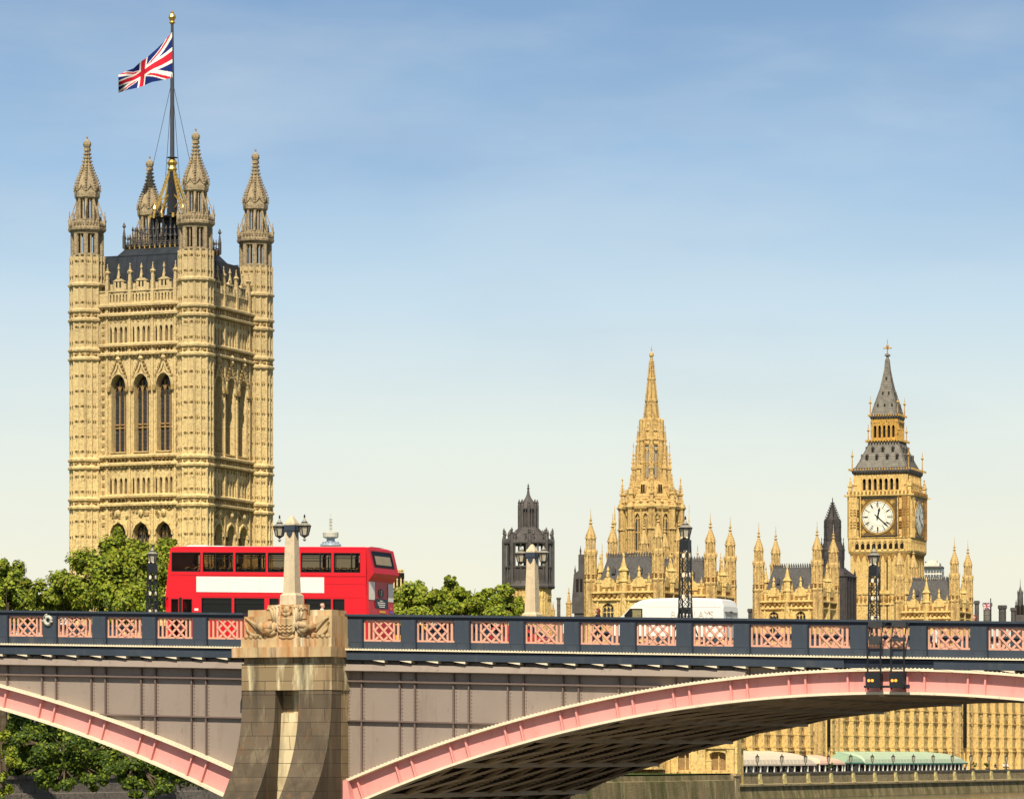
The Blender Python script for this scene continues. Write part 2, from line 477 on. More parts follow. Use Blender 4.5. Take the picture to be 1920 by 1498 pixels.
for cx, cy in ((0, 0), (-VW, 0), (0, VD), (-VW, VD)):
    t = put('corner_turret', tl, vt, (cx, cy, 0)); put('turret_crown', tu, t)

# one face, canonical: x 0..VW between turret centres, outward -y
BAYPX = (222.8, 265.3, 307.8)
fx = lambda px: VT.x(px, -.5)+VW
def vt_face():
    mb = MB(); y = -.5; X0, X1 = 2.1, VW-2.1
    bx = [fx(p) for p in BAYPX]; pitch = bx[1]-bx[0]
    small = [b+o*pitch for b in bx for o in (-.375, -.145, .1, .315)]
    row = lambda a, b, t, sp, bt: wall_row(mb, X0, X1, zf(b), zf(a), [(x, .50, zf(bt), zf(sp), zf(t)) for x in small], 1.0, y)
    row(590, 647, 611, 617, 649-3)
    row(871, 931, 895, 901, 928)
    wall_row(mb, X0, X1, zf(856), zf(664), [(b, 2.62, zf(848), zf(726), zf(702)) for b in bx], 1.5, y, 7)
    wall_row(mb, X0, X1, G, zf(946.5), [(b, 2.7, zf(1090), zf(998), zf(979)) for b in bx], 1.3, y, 7)
    # strings and carved bands
    for py in (572.6, 590, 647, 664, 856, 871, 931, 946.5):
        z = zf(py); mb.prism([(y+.1, z-.3), (y-.62, z-.12), (y-.66, z+.16), (y+.1, z+.5)], 'x', X0, X1)
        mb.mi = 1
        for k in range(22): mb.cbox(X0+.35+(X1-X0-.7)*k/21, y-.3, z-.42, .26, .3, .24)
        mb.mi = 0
    for a, b in BANDS:
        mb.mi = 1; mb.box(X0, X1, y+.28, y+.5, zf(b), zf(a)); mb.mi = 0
        n = 21
        for k in range(n+1): x = X0+(X1-X0)*k/n; mb.box(x-.1, x+.1, y-.08, y+.4, zf(b), zf(a))
        for k in range(n):
            x = X0+(X1-X0)*(k+.5)/n; zc = (zf(a)+zf(b))/2
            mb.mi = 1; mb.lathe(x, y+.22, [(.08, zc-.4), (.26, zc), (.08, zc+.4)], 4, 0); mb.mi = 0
    # hood moulds over the big windows: ogee rising to a finial at the band above
    for b in bx:
        def seg(pts, w=.28):
            for p, q in zip(pts, pts[1:]): mb.bar((p[0], y-.12, p[1]), (q[0], y-.12, q[1]), w, .4, (0, 1, 0))
        for sg in (-1, 1):
            seg([(b+sg*1.55, zf(729)), (b+sg*1.5, zf(718)), (b+sg*1.2, zf(706)), (b+sg*.75, zf(698)), (b+sg*.35, zf(690)), (b, zf(676))])
            seg([(b+sg*1.42, zf(729)), (b+sg*1.38, zf(719)), (b+sg*1.05, zf(708)), (b+sg*.5, zf(701)), (b, zf(699.5))], .2)
            mb.mi = 1
            for k in range(5): mb.cbox(b+sg*(1.35-.24*k), y-.3, zf(707-7*k), .34, .3, .34)
            mb.cbox(b+sg*1.6, y-.25, zf(733), .5, .45, .8); mb.mi = 0
        mb.lathe(b, y-.25, [(.15, zf(678)), (.55, zf(672)), (.3, zf(668)), (.62, zf(663)), (.1, zf(656))], 5)
        for sg in (-1, 1):
            seg([(b+sg*1.5, zf(1003)), (b+sg*1.46, zf(995)), (b+sg*1.0, zf(984)), (b, zf(976))], .24)
        mb.lathe(b, y-.2, [(.15, zf(968)), (.42, zf(963)), (.42, zf(959)), (.1, zf(955))], 6)
        mb.mi = 1
        for k in range(9): mb.cbox(b+random.uniform(-1.5, 1.5), y-.05, zf(972-random.random()*18), random.uniform(.25, .5), .3, random.uniform(.3, .6))
        mb.mi = 0
        mb.box(b-1.35, b+1.35, y-.25, y+.3, zf(848), zf(847.0)+.06)
        mb.mi = 1
        for k in range(6): mb.cbox(b-1.1+.44*k, y-.03, zf(855), .3, .1, .4)
        mb.mi = 0
    # buttress strips between bays with niche marks, thin vertical ribs
    for x in [bx[0]-pitch/2, bx[0]+pitch/2, bx[1]+pitch/2, bx[2]+pitch/2]:
        mb.box(x-.16, x+.16, y-.28, y+.1, zf(1090), zf(571))
        for sg in (-1, 1): mb.box(x+sg*.42-.06, x+sg*.42+.06, y-.1, y+.1, zf(1090), zf(592))
    for x in (X0+.5, X1-.5):
        mb.box(x-.12, x+.12, y-.2, y+.1, zf(1090), zf(571))
        for k in range(26):
            zz = zf(985)+k*.95*1.3
            mb.mi = 1
            if zz < zf(600): mb.cbox(x+(.55 if x < 8 else -.55), y-.02, zz, .5, .3, .55)
    for x in small:
        mb.mi = 1
        for dz in (603, 883): mb.cbox(x, y-.02, zf(dz), .34, .16, .5)
    mb.mi = 0
    # pierced parapet with gablets and pinnacles
    z0, z1 = zf(571), zf(545.5)
    ops = []
    n = 5
    for k in range(3):
        for j in range(6):
            ops.append((bx[k]-pitch/2+.52+j*.56, .26, z0+.55, z1-.7, z1-.35))
    wall_row(mb, X0, X1, z0, z1, ops, .5, y)
    wall_row(mb, X0, X1, z0+.01, z1-.01, ops, -.01, y+.5)
    mb.box(X0, X1, y-.15, y+.6, z1, z1+.22)
    for x in ([bx[0]-pitch, ] if False else []) + [bx[0]-pitch/2, bx[0]+pitch/2, bx[1]+pitch/2, bx[2]+pitch/2]:
        mb.cbox(x, y, z0, .5, .6, zf(526)-z0); pinn(mb, x, y, zf(526), zf(492)-zf(526), .42)
        mb.lathe(x, y, [(.3, zf(512)), (.5, zf(509)), (.3, zf(506))], 6)
    for b in bx:
        mb.box(b-.9, b+.9, y-.1, y+.45, z1, zf(526)); 
        mb.prism([(b-1.05, zf(526)), (b, zf(519)), (b+1.05, zf(526))], 'y', y-.2, y+.5)
        for sg in (-1, 1): mb.cbox(b+sg*1.15, y, z1, .45, .5, zf(531)-z1)
        mb.lathe(b, y, [(.34, zf(521)), (.2, zf(512)), (.09, zf(504)), (.22, zf(502)), (.04, zf(493))], 4)
    return mb, bx, small
fm, vbx, vsm = vt_face()
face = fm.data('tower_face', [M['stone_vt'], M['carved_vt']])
w_big = win_mesh('tall_window', 2.62, zf(702)-zf(848), zf(726)-zf(848), M['glass_dk'], M['stone_r'], 2, (zf(794)-zf(848), zf(800)-zf(848)), .2, .35, M['void'])
w_lo = win_mesh('lower_window', 2.7, zf(979)-zf(1090), zf(998)-zf(1090), M['glass_dk'], M['stone_r'], 3, (5.2,), .2, .3)
w_s1 = win_mesh('narrow_window', .5, zf(611)-zf(646), zf(617)-zf(646), M['void'], M['stone_vt'], 0)
gbl = MB()                                    # blind twin light on a gablet
gbl.box(-.42, -.18, 0, .05, 0, 1.7); gbl.box(.18, .42, 0, .05, 0, 1.7)
w_g = gbl.data('gablet_light', M['void'])
for (lx, ly, rz, sx) in ((-VW, 0, 0, 1), (0, 0, 90, VD/VW), (0, VD, 180, 1), (-VW, VD, 270, VD/VW)):
    fo = put('tower_face', face, vt, (lx, ly, 0), R(rz), (sx, 1, 1))
    if rz > 90: continue
    for b in vbx:
        put('tall_window', w_big, fo, (b, 1.0, zf(848))); put('lower_window', w_lo, fo, (b, .8, zf(1090)))
        put('gablet_light', w_g, fo, (b, -.66, zf(537)))
    for x in vsm:
        put('narrow_window', w_s1, fo, (x, .48, zf(646))); put('narrow_window', w_s1, fo, (x, .48, zf(928)))
# roof: steep lead slopes, lantern platform with iron cresting, ribbed frame carrying the pole
mb = MB(); cx, cy = -VW/2, VD/2
def rect(hx, hy, z): return [(cx-hx, cy-hy, z), (cx+hx, cy-hy, z), (cx+hx, cy+hy, z), (cx-hx, cy+hy, z)]
zr = lambda py: VT.z(py, cx, cy-6)
mb.loft([rect(VW/2-.3, VD/2-.3, zf(575)), rect(VW/2-1.2, VD/2-1.2, zf(545)), rect(VW/2-1.9, VD/2-1.9, zr(484)), rect(VW/2-2.2, VD/2-2.2, zr(482.5))])
mb.loft([rect(6.6, 7.2, zr(484)), rect(5.2, 5.7, zr(463))])
for sx, sy in ((1, 0), (-1, 0), (0, 1), (0, -1)):       # lead rolls down the slopes
    for k in range(9):
        t = -.92+1.84*k/8
        P0 = (cx+((VW/2-1.2)*sx if sx else (VW/2-1.2)*t), cy+((VD/2-1.2)*sy if sy else (VD/2-1.2)*t), zf(545)); P1 = (cx+((VW/2-1.9)*sx if sx else (VW/2-1.9)*t), cy+((VD/2-1.9)*sy if sy else (VD/2-1.9)*t), zr(484))
        mb.bar(P0, P1, .16)
for sg in (-1, 1):
    mb.box(cx-VW/2+2, cx+VW/2-2, cy+sg*(VD/2-2.1)-.08, cy+sg*(VD/2-2.1)+.08, zr(482.5), zr(480.5))
mb.build('tower_roof', M['lead'], vt)
mb = MB()
mb.loft([rect(5.3, 5.8, zr(463)), rect(5.5, 6.0, zr(461)), rect(5.3, 5.8, zr(460))])
for sx, sy in ((1, 0), (-1, 0), (0, 1), (0, -1)):
    for k in range(13):
        t = -1+2*k/12
        x = cx+(5.3*sx if sx else 5.3*t); y = cy+(5.8*sy if sy else 5.8*t)
        mb.cbox(x, y, zr(478), .14, .14, zr(446)-zr(478)); mb.lathe(x, y, [(.08, zr(446)), (.26, zr(444)), (.1, zr(441)), (.03, zr(436))], 4)
        x2 = cx+(4.4*sx if sx else 4.4*t); y2 = cy+(4.9*sy if sy else 4.9*t); mb.cbox(x2, y2, zr(460), .12, .12, zr(430)-zr(460)); mb.lathe(x2, y2, [(.06, zr(430)), (.22, zr(428)), (.03, zr(421))], 4)
        mb.cbox(x, y, zr(459), .45, .45, .3)
    if sx: mb.box(cx+5.3*sx-.06, cx+5.3*sx+.06, cy-5.8, cy+5.8, zr(453), zr(452)); mb.box(cx+5.3*sx-.05, cx+5.3*sx+.05, cy-5.8, cy+5.8, zr(456), zr(455.4))
    else: mb.box(cx-5.3, cx+5.3, cy+5.8*sy-.06, cy+5.8*sy+.06, zr(453), zr(452)); mb.box(cx-5.3, cx+5.3, cy+5.8*sy-.05, cy+5.8*sy+.05, zr(456), zr(455.4))
for sx in (-1, 1):
    for sy in (-1, 1):
        x, y = cx+5.4*sx, cy+5.9*sy
        mb.cbox(x, y, zr(463), .4, .4, zr(440)-zr(463)); mb.lathe(x, y, [(.25, zr(440)), (.08, zr(425)), (.3, zr(422)), (.05, zr(414))], 6)
mb.build('roof_cresting', M['iron'], vt)
mb = MB()                                     # gilded knobs of the cresting
for sx, sy in ((1, 0), (-1, 0), (0, 1), (0, -1)):
    for k in range(13):
        t = -1+2*k/12
        x = cx+(5.38*sx if sx else 5.3*t); y = cy+(5.88*sy if sy else 5.8*t)
        mb.cbox(x, y, zr(465), .2, .2, .5); mb.cbox(x, y, zr(471), .12, .12, .35)
mb.build('gilded_knobs', M['gold'], vt)
mb = MB()
zp = lambda py: VT.z(py, cx, cy)
# iron lantern: clustered posts, then four gilded braces to the pole collar
for k in range(16):
    a = 2*PI*k/16
    mb.lathe(cx+3.1*math.cos(a), cy+3.1*math.sin(a), [(.17, zp(470)), (.17, zp(408))], 6)
    mb.lathe(cx+3.1*math.cos(a), cy+3.1*math.sin(a), [(.1, zp(408)), (.32, zp(405)), (.05, zp(398))], 4)
mb.lathe(cx, cy, [(3.3, zp(414)), (3.5, zp(411)), (3.3, zp(409))], 16); mb.lathe(cx, cy, [(3.3, zp(448)), (3.5, zp(446)), (3.3, zp(444))], 16)
mb.lathe(cx, cy, [(1.5, zp(470)), (1.5, zp(410))], 8)
mb.lathe(cx, cy, [(.9, zp(410)), (.6, zp(320))], 8)
mb.build('roof_lantern', M['black'], vt)
mb = MB()
for k in range(4):
    a = R(237)+PI/2*k
    mb.lathe(cx+3.2*math.cos(a), cy+3.2*math.sin(a), [(.2, zp(408)), (.2, zp(398)), (.4, zp(396)), (.1, zp(388)), (.02, zp(380))], 6)
    p, q = (cx+3.2*math.cos(a), cy+3.2*math.sin(a), zp(405)), (cx+.45*math.cos(a), cy+.45*math.sin(a), zp(322))
    mb.bar(p, q, .34)
    m_ = lambda t: tuple(p[i]+(q[i]-p[i])*t for i in range(3))
    mb.bar(m_(.3), (cx, cy, m_(.52)[2]), .2); mb.bar(m_(.3), (cx, cy, m_(.1)[2]), .16)
    for t in range(1, 12): 
        c_ = m_(t/12); mb.cbox(c_[0]+.15*math.cos(a), c_[1]+.15*math.sin(a), c_[2], .3, .3, .22)
mb.lathe(cx, cy, [(.5, zp(324)), (.8, zp(318)), (.55, zp(312)), (.85, zp(306)), (.5, zp(300)), (.35, zp(298))], 10)
for k in range(12):
    a = 2*PI*k/12
    mb.cbox(cx+3.35*math.cos(a), cy+3.35*math.sin(a), zp(413), .34, .34, .7)
mb.build('gilded_brace', M['gold'], vt)
pole = MB(); pole.lathe(cx, cy, [(.36, zp(312)), (.31, zp(150)), (.22, zp(46))], 10)
pole.lathe(cx, cy, [(.3, zp(297)), (.9, zp(296.3)), (.9, zp(295.6)), (.3, zp(295))], 10)
po = pole.build('flagpole', M['pole'], vt)
k = MB(); k.lathe(cx, cy, [(.25, zp(46)), (.5, zp(43)), (.3, zp(40)), (.42, zp(38)), (.62, zp(33)), (.45, zp(28)), (.15, zp(26)), (.3, zp(24)), (.05, zp(21))], 10)
k.build('pole_finial', M['gold'], po)
st = MB()
for dx, dy in ((5, 5), (-5, 5), (5, -5), (-5, -5)):
    st.tube([(cx, cy, zp(150)), (cx+dx*.55, cy+dy*.55, zp(350))], .045, 4)
st.build('stay_wires', M['pole'], po)
# ------------------------------------------------------------------ union flags: cross pattern by position on the cloth
def jack_colour(u, v):
    """u along the fly 0..2, v down 0..1"""
    x, y = u-1, v-.5
    if abs(y) < .1 or abs(x) < .1: return 1
    if abs(y) < .1667 or abs(x) < .1667: return 0
    # diagonals
    d1 = (y-x*.5)/math.sqrt(1.25); d2 = (y+x*.5)/math.sqrt(1.25)
    for d, s_ in ((d1, x), (d2, -x)):
        if abs(d) < .1:
            dd = d if (s_ < 0) else -d
            if d is d1: red = (0 < -d < .0667) if x < 0 else (0 < d < .0667)
            else: red = (0 < d < .0667) if x > 0 and False else ((0 < -d < .0667) if x > 0 else (0 < d < .0667))
            return 1 if red else 0
    return 2
M['flag_w'] = plain('flag_white', (.74, .74, .70), .8, 0, .1, .05)
M['flag_r'] = plain('flag_red', (.52, .018, .04), .8, 0, .1, .08)
M['flag_b'] = plain('flag_blue', (.012, .024, .15), .8, 0, .1, .1)
def flag(name, label, pos_fn, nu=110, nv=64, group=None, parent=None):
    mb = MB()
    for j in range(nv):
        for i in range(nu):
            mb.mi = jack_colour(2*(i+.5)/nu, (j+.5)/nv)
            mb.poly([pos_fn(i/nu, (j+1)/nv), pos_fn((i+1)/nu, (j+1)/nv), pos_fn((i+1)/nu, j/nv), pos_fn(i/nu, j/nv)])
    for k_ in range(len(mb.sm)): mb.sm[k_] = True
    o = mb.build(name, [M['flag_w'], M['flag_r'], M['flag_b']])
    tag(o, label, 'flag', group)
    return o
def lerp_poly(P, t):
    n = len(P)-1; i = min(int(t*n), n-1); k = t*n-i
    return tuple(P[i][a]+(P[i+1][a]-P[i][a])*k for a in range(len(P[0])))
PX0, PY0 = VT.w(cx, cy)
FT = [(322.5, 61), (306, 79), (291, 95), (277, 108), (264, 116), (250, 129), (237, 134), (222, 141)]
FB = [(323.5, 146), (304, 151), (285, 155), (269, 161), (258, 164), (246, 168), (236, 170.5), (222, 174.5)]
def big_flag(t, v):
    a = lerp_poly(FT, t); b = lerp_poly(FB, t)
    px, py = a[0]+(b[0]-a[0])*v, a[1]+(b[1]-a[1])*v
    Y = PY0 - .3 + (1-math.exp(-3*t))*(.9*math.sin(t*11+v*2.2) + .5*math.sin(t*5.2-v*3))
    px += 2.2*math.sin(t*9+v*4)*t*(1-t)*2
    py += 1.6*math.sin(t*12+1)*t*(1-t)*2
    return (at_px(px, Y), Y, at_py(py, Y))
flag('union_flag', 'large red white and blue flag flying from the pole on the great square tower', big_flag)
# ================================================================== central octagonal spire
CT = Frame(at_px(1221.5, 690), 690, 22)
ct = empty('stone_spire_tower', 'octagonal golden stone tower with slender crocketed spire behind the pavilion roofs', 'tower')
CT.place(ct); ct.rotation_euler[2] = -math.atan2(CT.ox, CT.oy)    # an edge towards the river bank we look from
zc = lambda py: at_py(py, 690); sC = 690/7000
px8 = lambda p: p*sC*.94                # half width in photo px -> circumradius
mb = MB()
rot = 0
def o8(prof): mb.lathe(0, 0, [(px8(w), zc(p)) for w, p in prof], 8, 0)
# main octagon walls with tall windows
rM = px8(57); apM = rM*math.cos(PI/8); wM = 2*rM*math.sin(PI/8)
ctwin = []
for i in range(8):
    a = PI/8+PI/4*i                       # face normal direction
    def xf(x, y, z, a=a): 
        q = y*-1+apM                      # outward
        return (q*math.cos(a)-x*math.sin(a), q*math.sin(a)+x*math.cos(a), z)
    sub = MB(xf)
    ww = wM*.24
    ops = [(-wM*.2, ww, zc(1034), zc(975), zc(965)), (wM*.2, ww, zc(1034), zc(975), zc(965))]
    wall_row(sub, -wM/2, wM/2, zc(1130), zc(952), ops, .7, 0, 5)
    for x in (-wM*.36, 0, wM*.36): sub.box(x-.13, x+.13, -.25, .05, zc(1110), zc(955))
    sub.mi = 1
    for k in range(9): sub.cbox(-wM*.42+wM*.84*k/8, -.05, zc(959), .38, .35, .55)
    for k in range(7):
        for py in (1040, 1052, 1064): sub.cbox(-wM*.4+wM*.8*k/6, -.05, zc(py), .3, .25, .5)
    sub.mi = 0
    for py in (1036, 1047, 1076): sub.box(-wM/2, wM/2, -.2, .1, zc(py)-.2, zc(py)+.2)
    mb.merge(sub)
    ctwin.append(a)
for i in range(8):                        # corner buttresses with pinnacles
    a = PI/4*i
    x, y = rM*math.cos(a), rM*math.sin(a)
    mb.lathe(x*1.03, y*1.03, [(.75, zc(1130)), (.65, zc(958)), (1.0, zc(953)), (.6, zc(945))], 6, a)
    for k in range(2): mb.lathe(x*1.03, y*1.03, [(.9, zc(1040-45*k)), (.95, zc(1038.6-45*k)), (.7, zc(1037-45*k))], 6, a)
    xo, yo = px8(62)*math.cos(a), px8(62)*math.sin(a)
    pinn(mb, px8(58)*math.cos(a), px8(58)*math.sin(a), zc(953), zc(896)-zc(953), .75)
    mb.bar((px8(57)*math.cos(a), px8(57)*math.sin(a), zc(922)), (px8(36)*math.cos(a), px8(36)*math.sin(a), zc(915)), .25)
    # inner ring of flying pinnacles beside the lantern
    pinn(mb, px8(36)*math.cos(a), px8(36)*math.sin(a), zc(918), zc(829)-zc(918), .62)
    pinn(mb, px8(40.5)*math.cos(a), px8(40.5)*math.sin(a), zc(935), zc(888)-zc(935), .7)
    mb.bar((px8(36)*math.cos(a), px8(36)*math.sin(a), zc(855)), (px8(26)*math.cos(a), px8(26)*math.sin(a), zc(848)), .25)
    mb.bar((px8(36)*math.cos(a), px8(36)*math.sin(a), zc(888)), (px8(26)*math.cos(a), px8(26)*math.sin(a), zc(886)), .25)
    pinn(mb, px8(27)*math.cos(a), px8(27)*math.sin(a), zc(850), zc(797)-zc(850), .5)
    mb.lathe(px8(26)*math.cos(a), px8(26)*math.sin(a), [(.62, zc(918)), (.55, zc(836))], 6, a)
    mb.lathe(px8(20)*math.cos(a), px8(20)*math.sin(a), [(.5, zc(836)), (.45, zc(788)), (.2, zc(785))], 6, a)
    for k in range(9): mb.cbox(px8(61-2.6*k)*math.cos(a), px8(61-2.6*k)*math.sin(a), zc(947-3.5*k), .55, .55, .9)
o8([(57, 958), (61, 956), (62, 951), (59, 948), (58, 944), (56, 943)])
o8([(54, 945), (50, 937), (47, 930), (44, 922), (40, 914), (34, 908), (30, 903)])
for k in range(5): o8([(52-3.2*k, 939-5*k), (52.8-3.2*k, 938.2-5*k), (51.8-3.2*k, 937-5*k)])
o8([(24, 836), (25.5, 833), (24.5, 829), (23, 826), (22.5, 815), (21, 813), (20.5, 800), (20.8, 797), (19.5, 793)])
o8([(22.5, 909), (21.5, 838)])             # glimpse stopper below: lantern core is glazed
sp = [(16.5, 793), (12.1, 756), (13.2, 753), (13.2, 750.5), (11.4, 748), (7.6, 714), (8.6, 712), (8.6, 709.5), (7, 708), (3.2, 676), (2.6, 670), (4.6, 667), (4.4, 663.5), (1.8, 661), (1.0, 657), (1.6, 655.5), (.7, 654), (.4, 648)]
o8(sp)
for (wa, pa), (wb, pb) in zip(sp[:9], sp[1:10]):
    n = int(abs(pa-pb)/3.2)
    for k in range(n):
        w_ = wa+(wb-wa)*k/n; p_ = pa+(pb-pa)*k/n
        for i in range(8):
            mb.cbox(px8(w_+.5)*math.cos(PI/4*i), px8(w_+.5)*math.sin(PI/4*i), zc(p_), .22, .22, .17)
mb.mi = 1
for i in range(8):                         # carved gables on drum and parapets
    a = PI/8+PI/4*i
    for w_, p_, ww in ((20, 812, 1.4), (23, 829, 1.5), (58, 947, 2.2)):
        ap = px8(w_)*math.cos(PI/8)
        for off in (-.28, 0, .28):
            o_ = off*px8(w_)*1.0
            mb.lathe(ap*math.cos(a)-o_*math.sin(a), ap*math.sin(a)+o_*math.cos(a), [(.15, zc(p_)), (.42, zc(p_-4)), (.1, zc(p_-9))], 5)
    mb.mi = 0
    for off in (-.33, .33):                # dormer vents on the stone slope
        pass
    ap = px8(42)*math.cos(PI/8)
    mb.lathe(ap*math.cos(a), ap*math.sin(a), [(.75, zc(925)), (.75, zc(916)), (.05, zc(908))], 4, a+PI/4)
mb.build('tower_wall', [M['stone_ct'], M['carved_p']], ct)
ctw = win_mesh('tall_window', wM*.24, zc(965)-zc(1034), zc(975)-zc(1034), M['glass_dk'], M['stone_ct'], 1, (zc(1000)-zc(1034),), .18, .25)
rL = px8(22.3); apL = rL*math.cos(PI/8)+.03; wL = 2*rL*math.sin(PI/8)
M['glass_pale'] = plain('pale_louvres', (.22, .24, .24), .4, 0, .5, .3)
ltw = win_mesh('lantern_window', wL*.8, zc(838)-zc(897), zc(846)-zc(897), M['glass_pale'], M['stone_ct'], 1, (zc(868)-zc(897), zc(872)-zc(897)), .2, .2)
vent = MB(); vent.box(-.36, -.05, -.05, .05, 0, 1.3); vent.box(.05, .36, -.05, .05, 0, 1.3); vent = vent.data('vent', M['void'])
for a in ctwin:
    for s_ in (-1, 1):
        q = apM-.55
        put('tall_window', ctw, ct, (q*math.cos(a)-s_*wM*.2*math.sin(a), q*math.sin(a)+s_*wM*.2*math.cos(a), zc(1034)), a+PI/2)
    put('lantern_window', ltw, ct, (apL*math.cos(a), apL*math.sin(a), zc(897)), a+PI/2)
    q = px8(42)*math.cos(PI/8)+.58
    put('vent', vent, ct, (q*math.cos(a), q*math.sin(a), zc(924)), a+PI/2)

# ================================================================== clock tower
CLY = 800.0
ET = Frame(at_px(1664, CLY), CLY, 20)
et = empty('clock_tower', 'tall golden stone clock tower with two white dials and a pointed grey roof', 'tower')
ET.place(et)
HW = 6.75
ze = lambda py: ET.z(py, 0, -HW)
zx = lambda py: at_py(py, CLY)
mb = MB()
def sq(mb, prof): mb.lathe(0, 0, [(h*math.sqrt(2), z) for h, z in prof], 4, PI/4)
sq(mb, [(6.35, G), (6.35, ze(1041)), (6.75, ze(1036)), (6.9, ze(1033)), (6.75, ze(1031)), (6.75, ze(1010)), (7.05, ze(1008)), (6.7, ze(1005)), (6.7, ze(932)), (7.15, ze(929)), (7.15, ze(926)), (6.3, ze(923)), (6.0, ze(920))])
def four(fn):
    for k in range(4):
        a = PI/2*k
        sub = MB(lambda x, y, z, a=a: (x*math.cos(a)-y*math.sin(a), x*math.sin(a)+y*math.cos(a), z)); fn(sub)
        mb.merge(sub)
def et_face(b):
    y = -6.35
    for x in (-5.9, -4.9, -3.9, -2.3, -.8, .8, 2.3, 3.9, 4.9, 5.9): b.box(x-.16, x+.16, y-.22, y+.1, G, ze(1046))
    for x in (-4.4, 4.4): b.box(x-1.9, x+1.9, y-.12, y+.1, G, ze(1041))
    for py in (1112, 1132): b.box(-6.5, 6.5, y-.3, y+.1, ze(py)-.2, ze(py)+.2)
    b.mi = 1
    for k in range(14): b.lathe(-5.85+11.7*k/13, y-.15, [(.15, ze(1130)), (.4, ze(1122)), (.15, ze(1116))], 4)
    b.mi = 1
    for k in range(9):                    # corbel arches under the dial stage
        x = -5.4+10.8*k/8
        b.prism([(x-.66, ze(1036)), (x, ze(1053)), (x+.66, ze(1036))], 'y', y-.28, y+.1)
    b.mi = 0
    y = -6.75
    for k in range(10):                   # little arcade under the dial
        x = -5.5+11*k/9; b.box(x-.2, x+.2, y-.25, y+.1, ze(1031), ze(1012))
        b.prism([(x-.6, ze(1010)), (x-.6, ze(1014)), (x, ze(1019)), (x+.6, ze(1014)), (x+.6, ze(1010))], 'y', y-.18, y+.1)
    for sx in (-1, 1):                    # panelled corner strips
        b.box(sx*5.9-.8, sx*5.9+.8, y-.2, y+.1, ze(1006), ze(931))
        for x in (4.15, 5.0, 5.75, 6.5):
            b.box(sx*x-.1, sx*x+.1, y-.34, y+.1, ze(1008), ze(930))
        b.mi = 1
        for py in (955, 960, 965, 978, 983, 988): b.box(sx*5.3-1.1, sx*5.3+1.1, y-.28, y+.1, ze(py)-.12, ze(py)+.12)
    b.mi = 0
    # belfry arcade wall above
    y = -5.95
    ops = [(-3.6+7.2*k/6, .72, ze(918), ze(901), ze(896)) for k in range(7)]
    wall_row(b, -5.95, 5.95, ze(922), ze(889), ops, .8, y)
    for k in range(8): b.box(-4.2+8.4*k/7-.1, -4.2+8.4*k/7+.1, y-.25, y+.05, ze(922), ze(891))
    b.mi = 1
    for k in range(16): b.cbox(-6.2+12.4*k/15, -7.1, ze(926), .4, .3, .6)
    for k in range(22): b.cbox(-6.2+12.4*k/21, -6.72, ze(1006.5), .26, .3, .5)
    b.mi = 0
four(et_face)
for sx in (-1, 1):
    for sy in (-1, 1):
        mb.lathe(6.4*sx, 6.4*sy, [(.6, ze(1033)), (.6, ze(926))], 8); 
        pinn(mb, 6.5*sx, 6.5*sy, ze(925), ze(893)-ze(925), .75)
        mb.bar((6.6*sx, 6.6*sy, ze(930)), (7.5*sx, 7.5*sy, ze(928.5)), .35)
        pinn(mb, 5.7*sx, 5.7*sy, ze(922), ze(890)-ze(922), .7)
mb.build('tower_shaft', [M['stone_et'], M['carved_p']], et)
def et_lantern(b):
    y = -2.85
    ops = [(-2.0+4.0*k/4, .6, zx(822), zx(804), zx(799)) for k in range(5)]
    wall_row(b, -2.9, 2.9, zx(826), zx(787), ops, .6, y)
    for k in range(6): b.box(-2.5+5*k/5-.1, -2.5+5*k/5+.1, y-.2, y+.05, zx(825), zx(789))
    for k in range(11): b.cbox(-2.7+5.4*k/10, y-.1, zx(794), .18, .2, .45)
mb = MB(); four(et_lantern)
for h_, pa, pb in ((3.45, 829, 826.5),): sq(mb, [(h_-.3, zx(pa)), (h_, zx(pa-1)), (h_, zx(pb)), (h_-.3, zx(pb-.5))])
def gilt_row(b):
    for k in range(13): b.cbox(-3.7+7.4*k/12, -3.85, zx(830.5), .3, .2, .45)
    for k in range(23): b.cbox(-6.5+13*k/22, -6.85, zx(885), .22, .14, .4)
    for k in range(13): b.cbox(-3.3+6.6*k/12, -3.4, zx(782.5), .25, .16, .4)
four(gilt_row)
for sx in (-1, 1):
    for sy in (-1, 1):
        for h_, pb, pt in ((3.35, 829, 797), (3.0, 778, 745), (6.15, 882, 846)):
            mb.lathe(h_*sx, h_*sy, [(.14, zx(pb)), (.09, zx(pt+14)), (.38, zx(pt+12)), (.08, zx(pt+9)), (.04, zx(pt))], 6)
mb.build('gilded_lantern', M['gold_stone'], et)
mb = MB()
sq(mb, [(5.9, zx(893)), (6.2, zx(890)), (6.3, zx(886)), (6.2, zx(881)), (5.7, zx(879))])
sq(mb, [(3.1, zx(833)), (3.45, zx(829.5)), (3.1, zx(829))])
sq(mb, [(2.8, zx(788)), (3.05, zx(786)), (3.1, zx(780)), (2.8, zx(778))])
sq(mb, [(2.3, zx(826)), (2.3, zx(786))])
mb.build('eaves', M['iron'], et)
mb = MB()
prof = [(5.6, zx(880)), (4.9, zx(868)), (4.2, zx(854)), (3.6, zx(842)), (3.15, zx(830))]
sq(mb, prof)
sp2 = [(2.8, zx(779)), (2.5, zx(768)), (1.85, zx(748)), (1.3, zx(731)), (.86, zx(712)), (.5, zx(693)), (.3, zx(674)), (.22, zx(669)), (.55, zx(667)), (.5, zx(665)), (.2, zx(663))]
sq(mb, sp2)
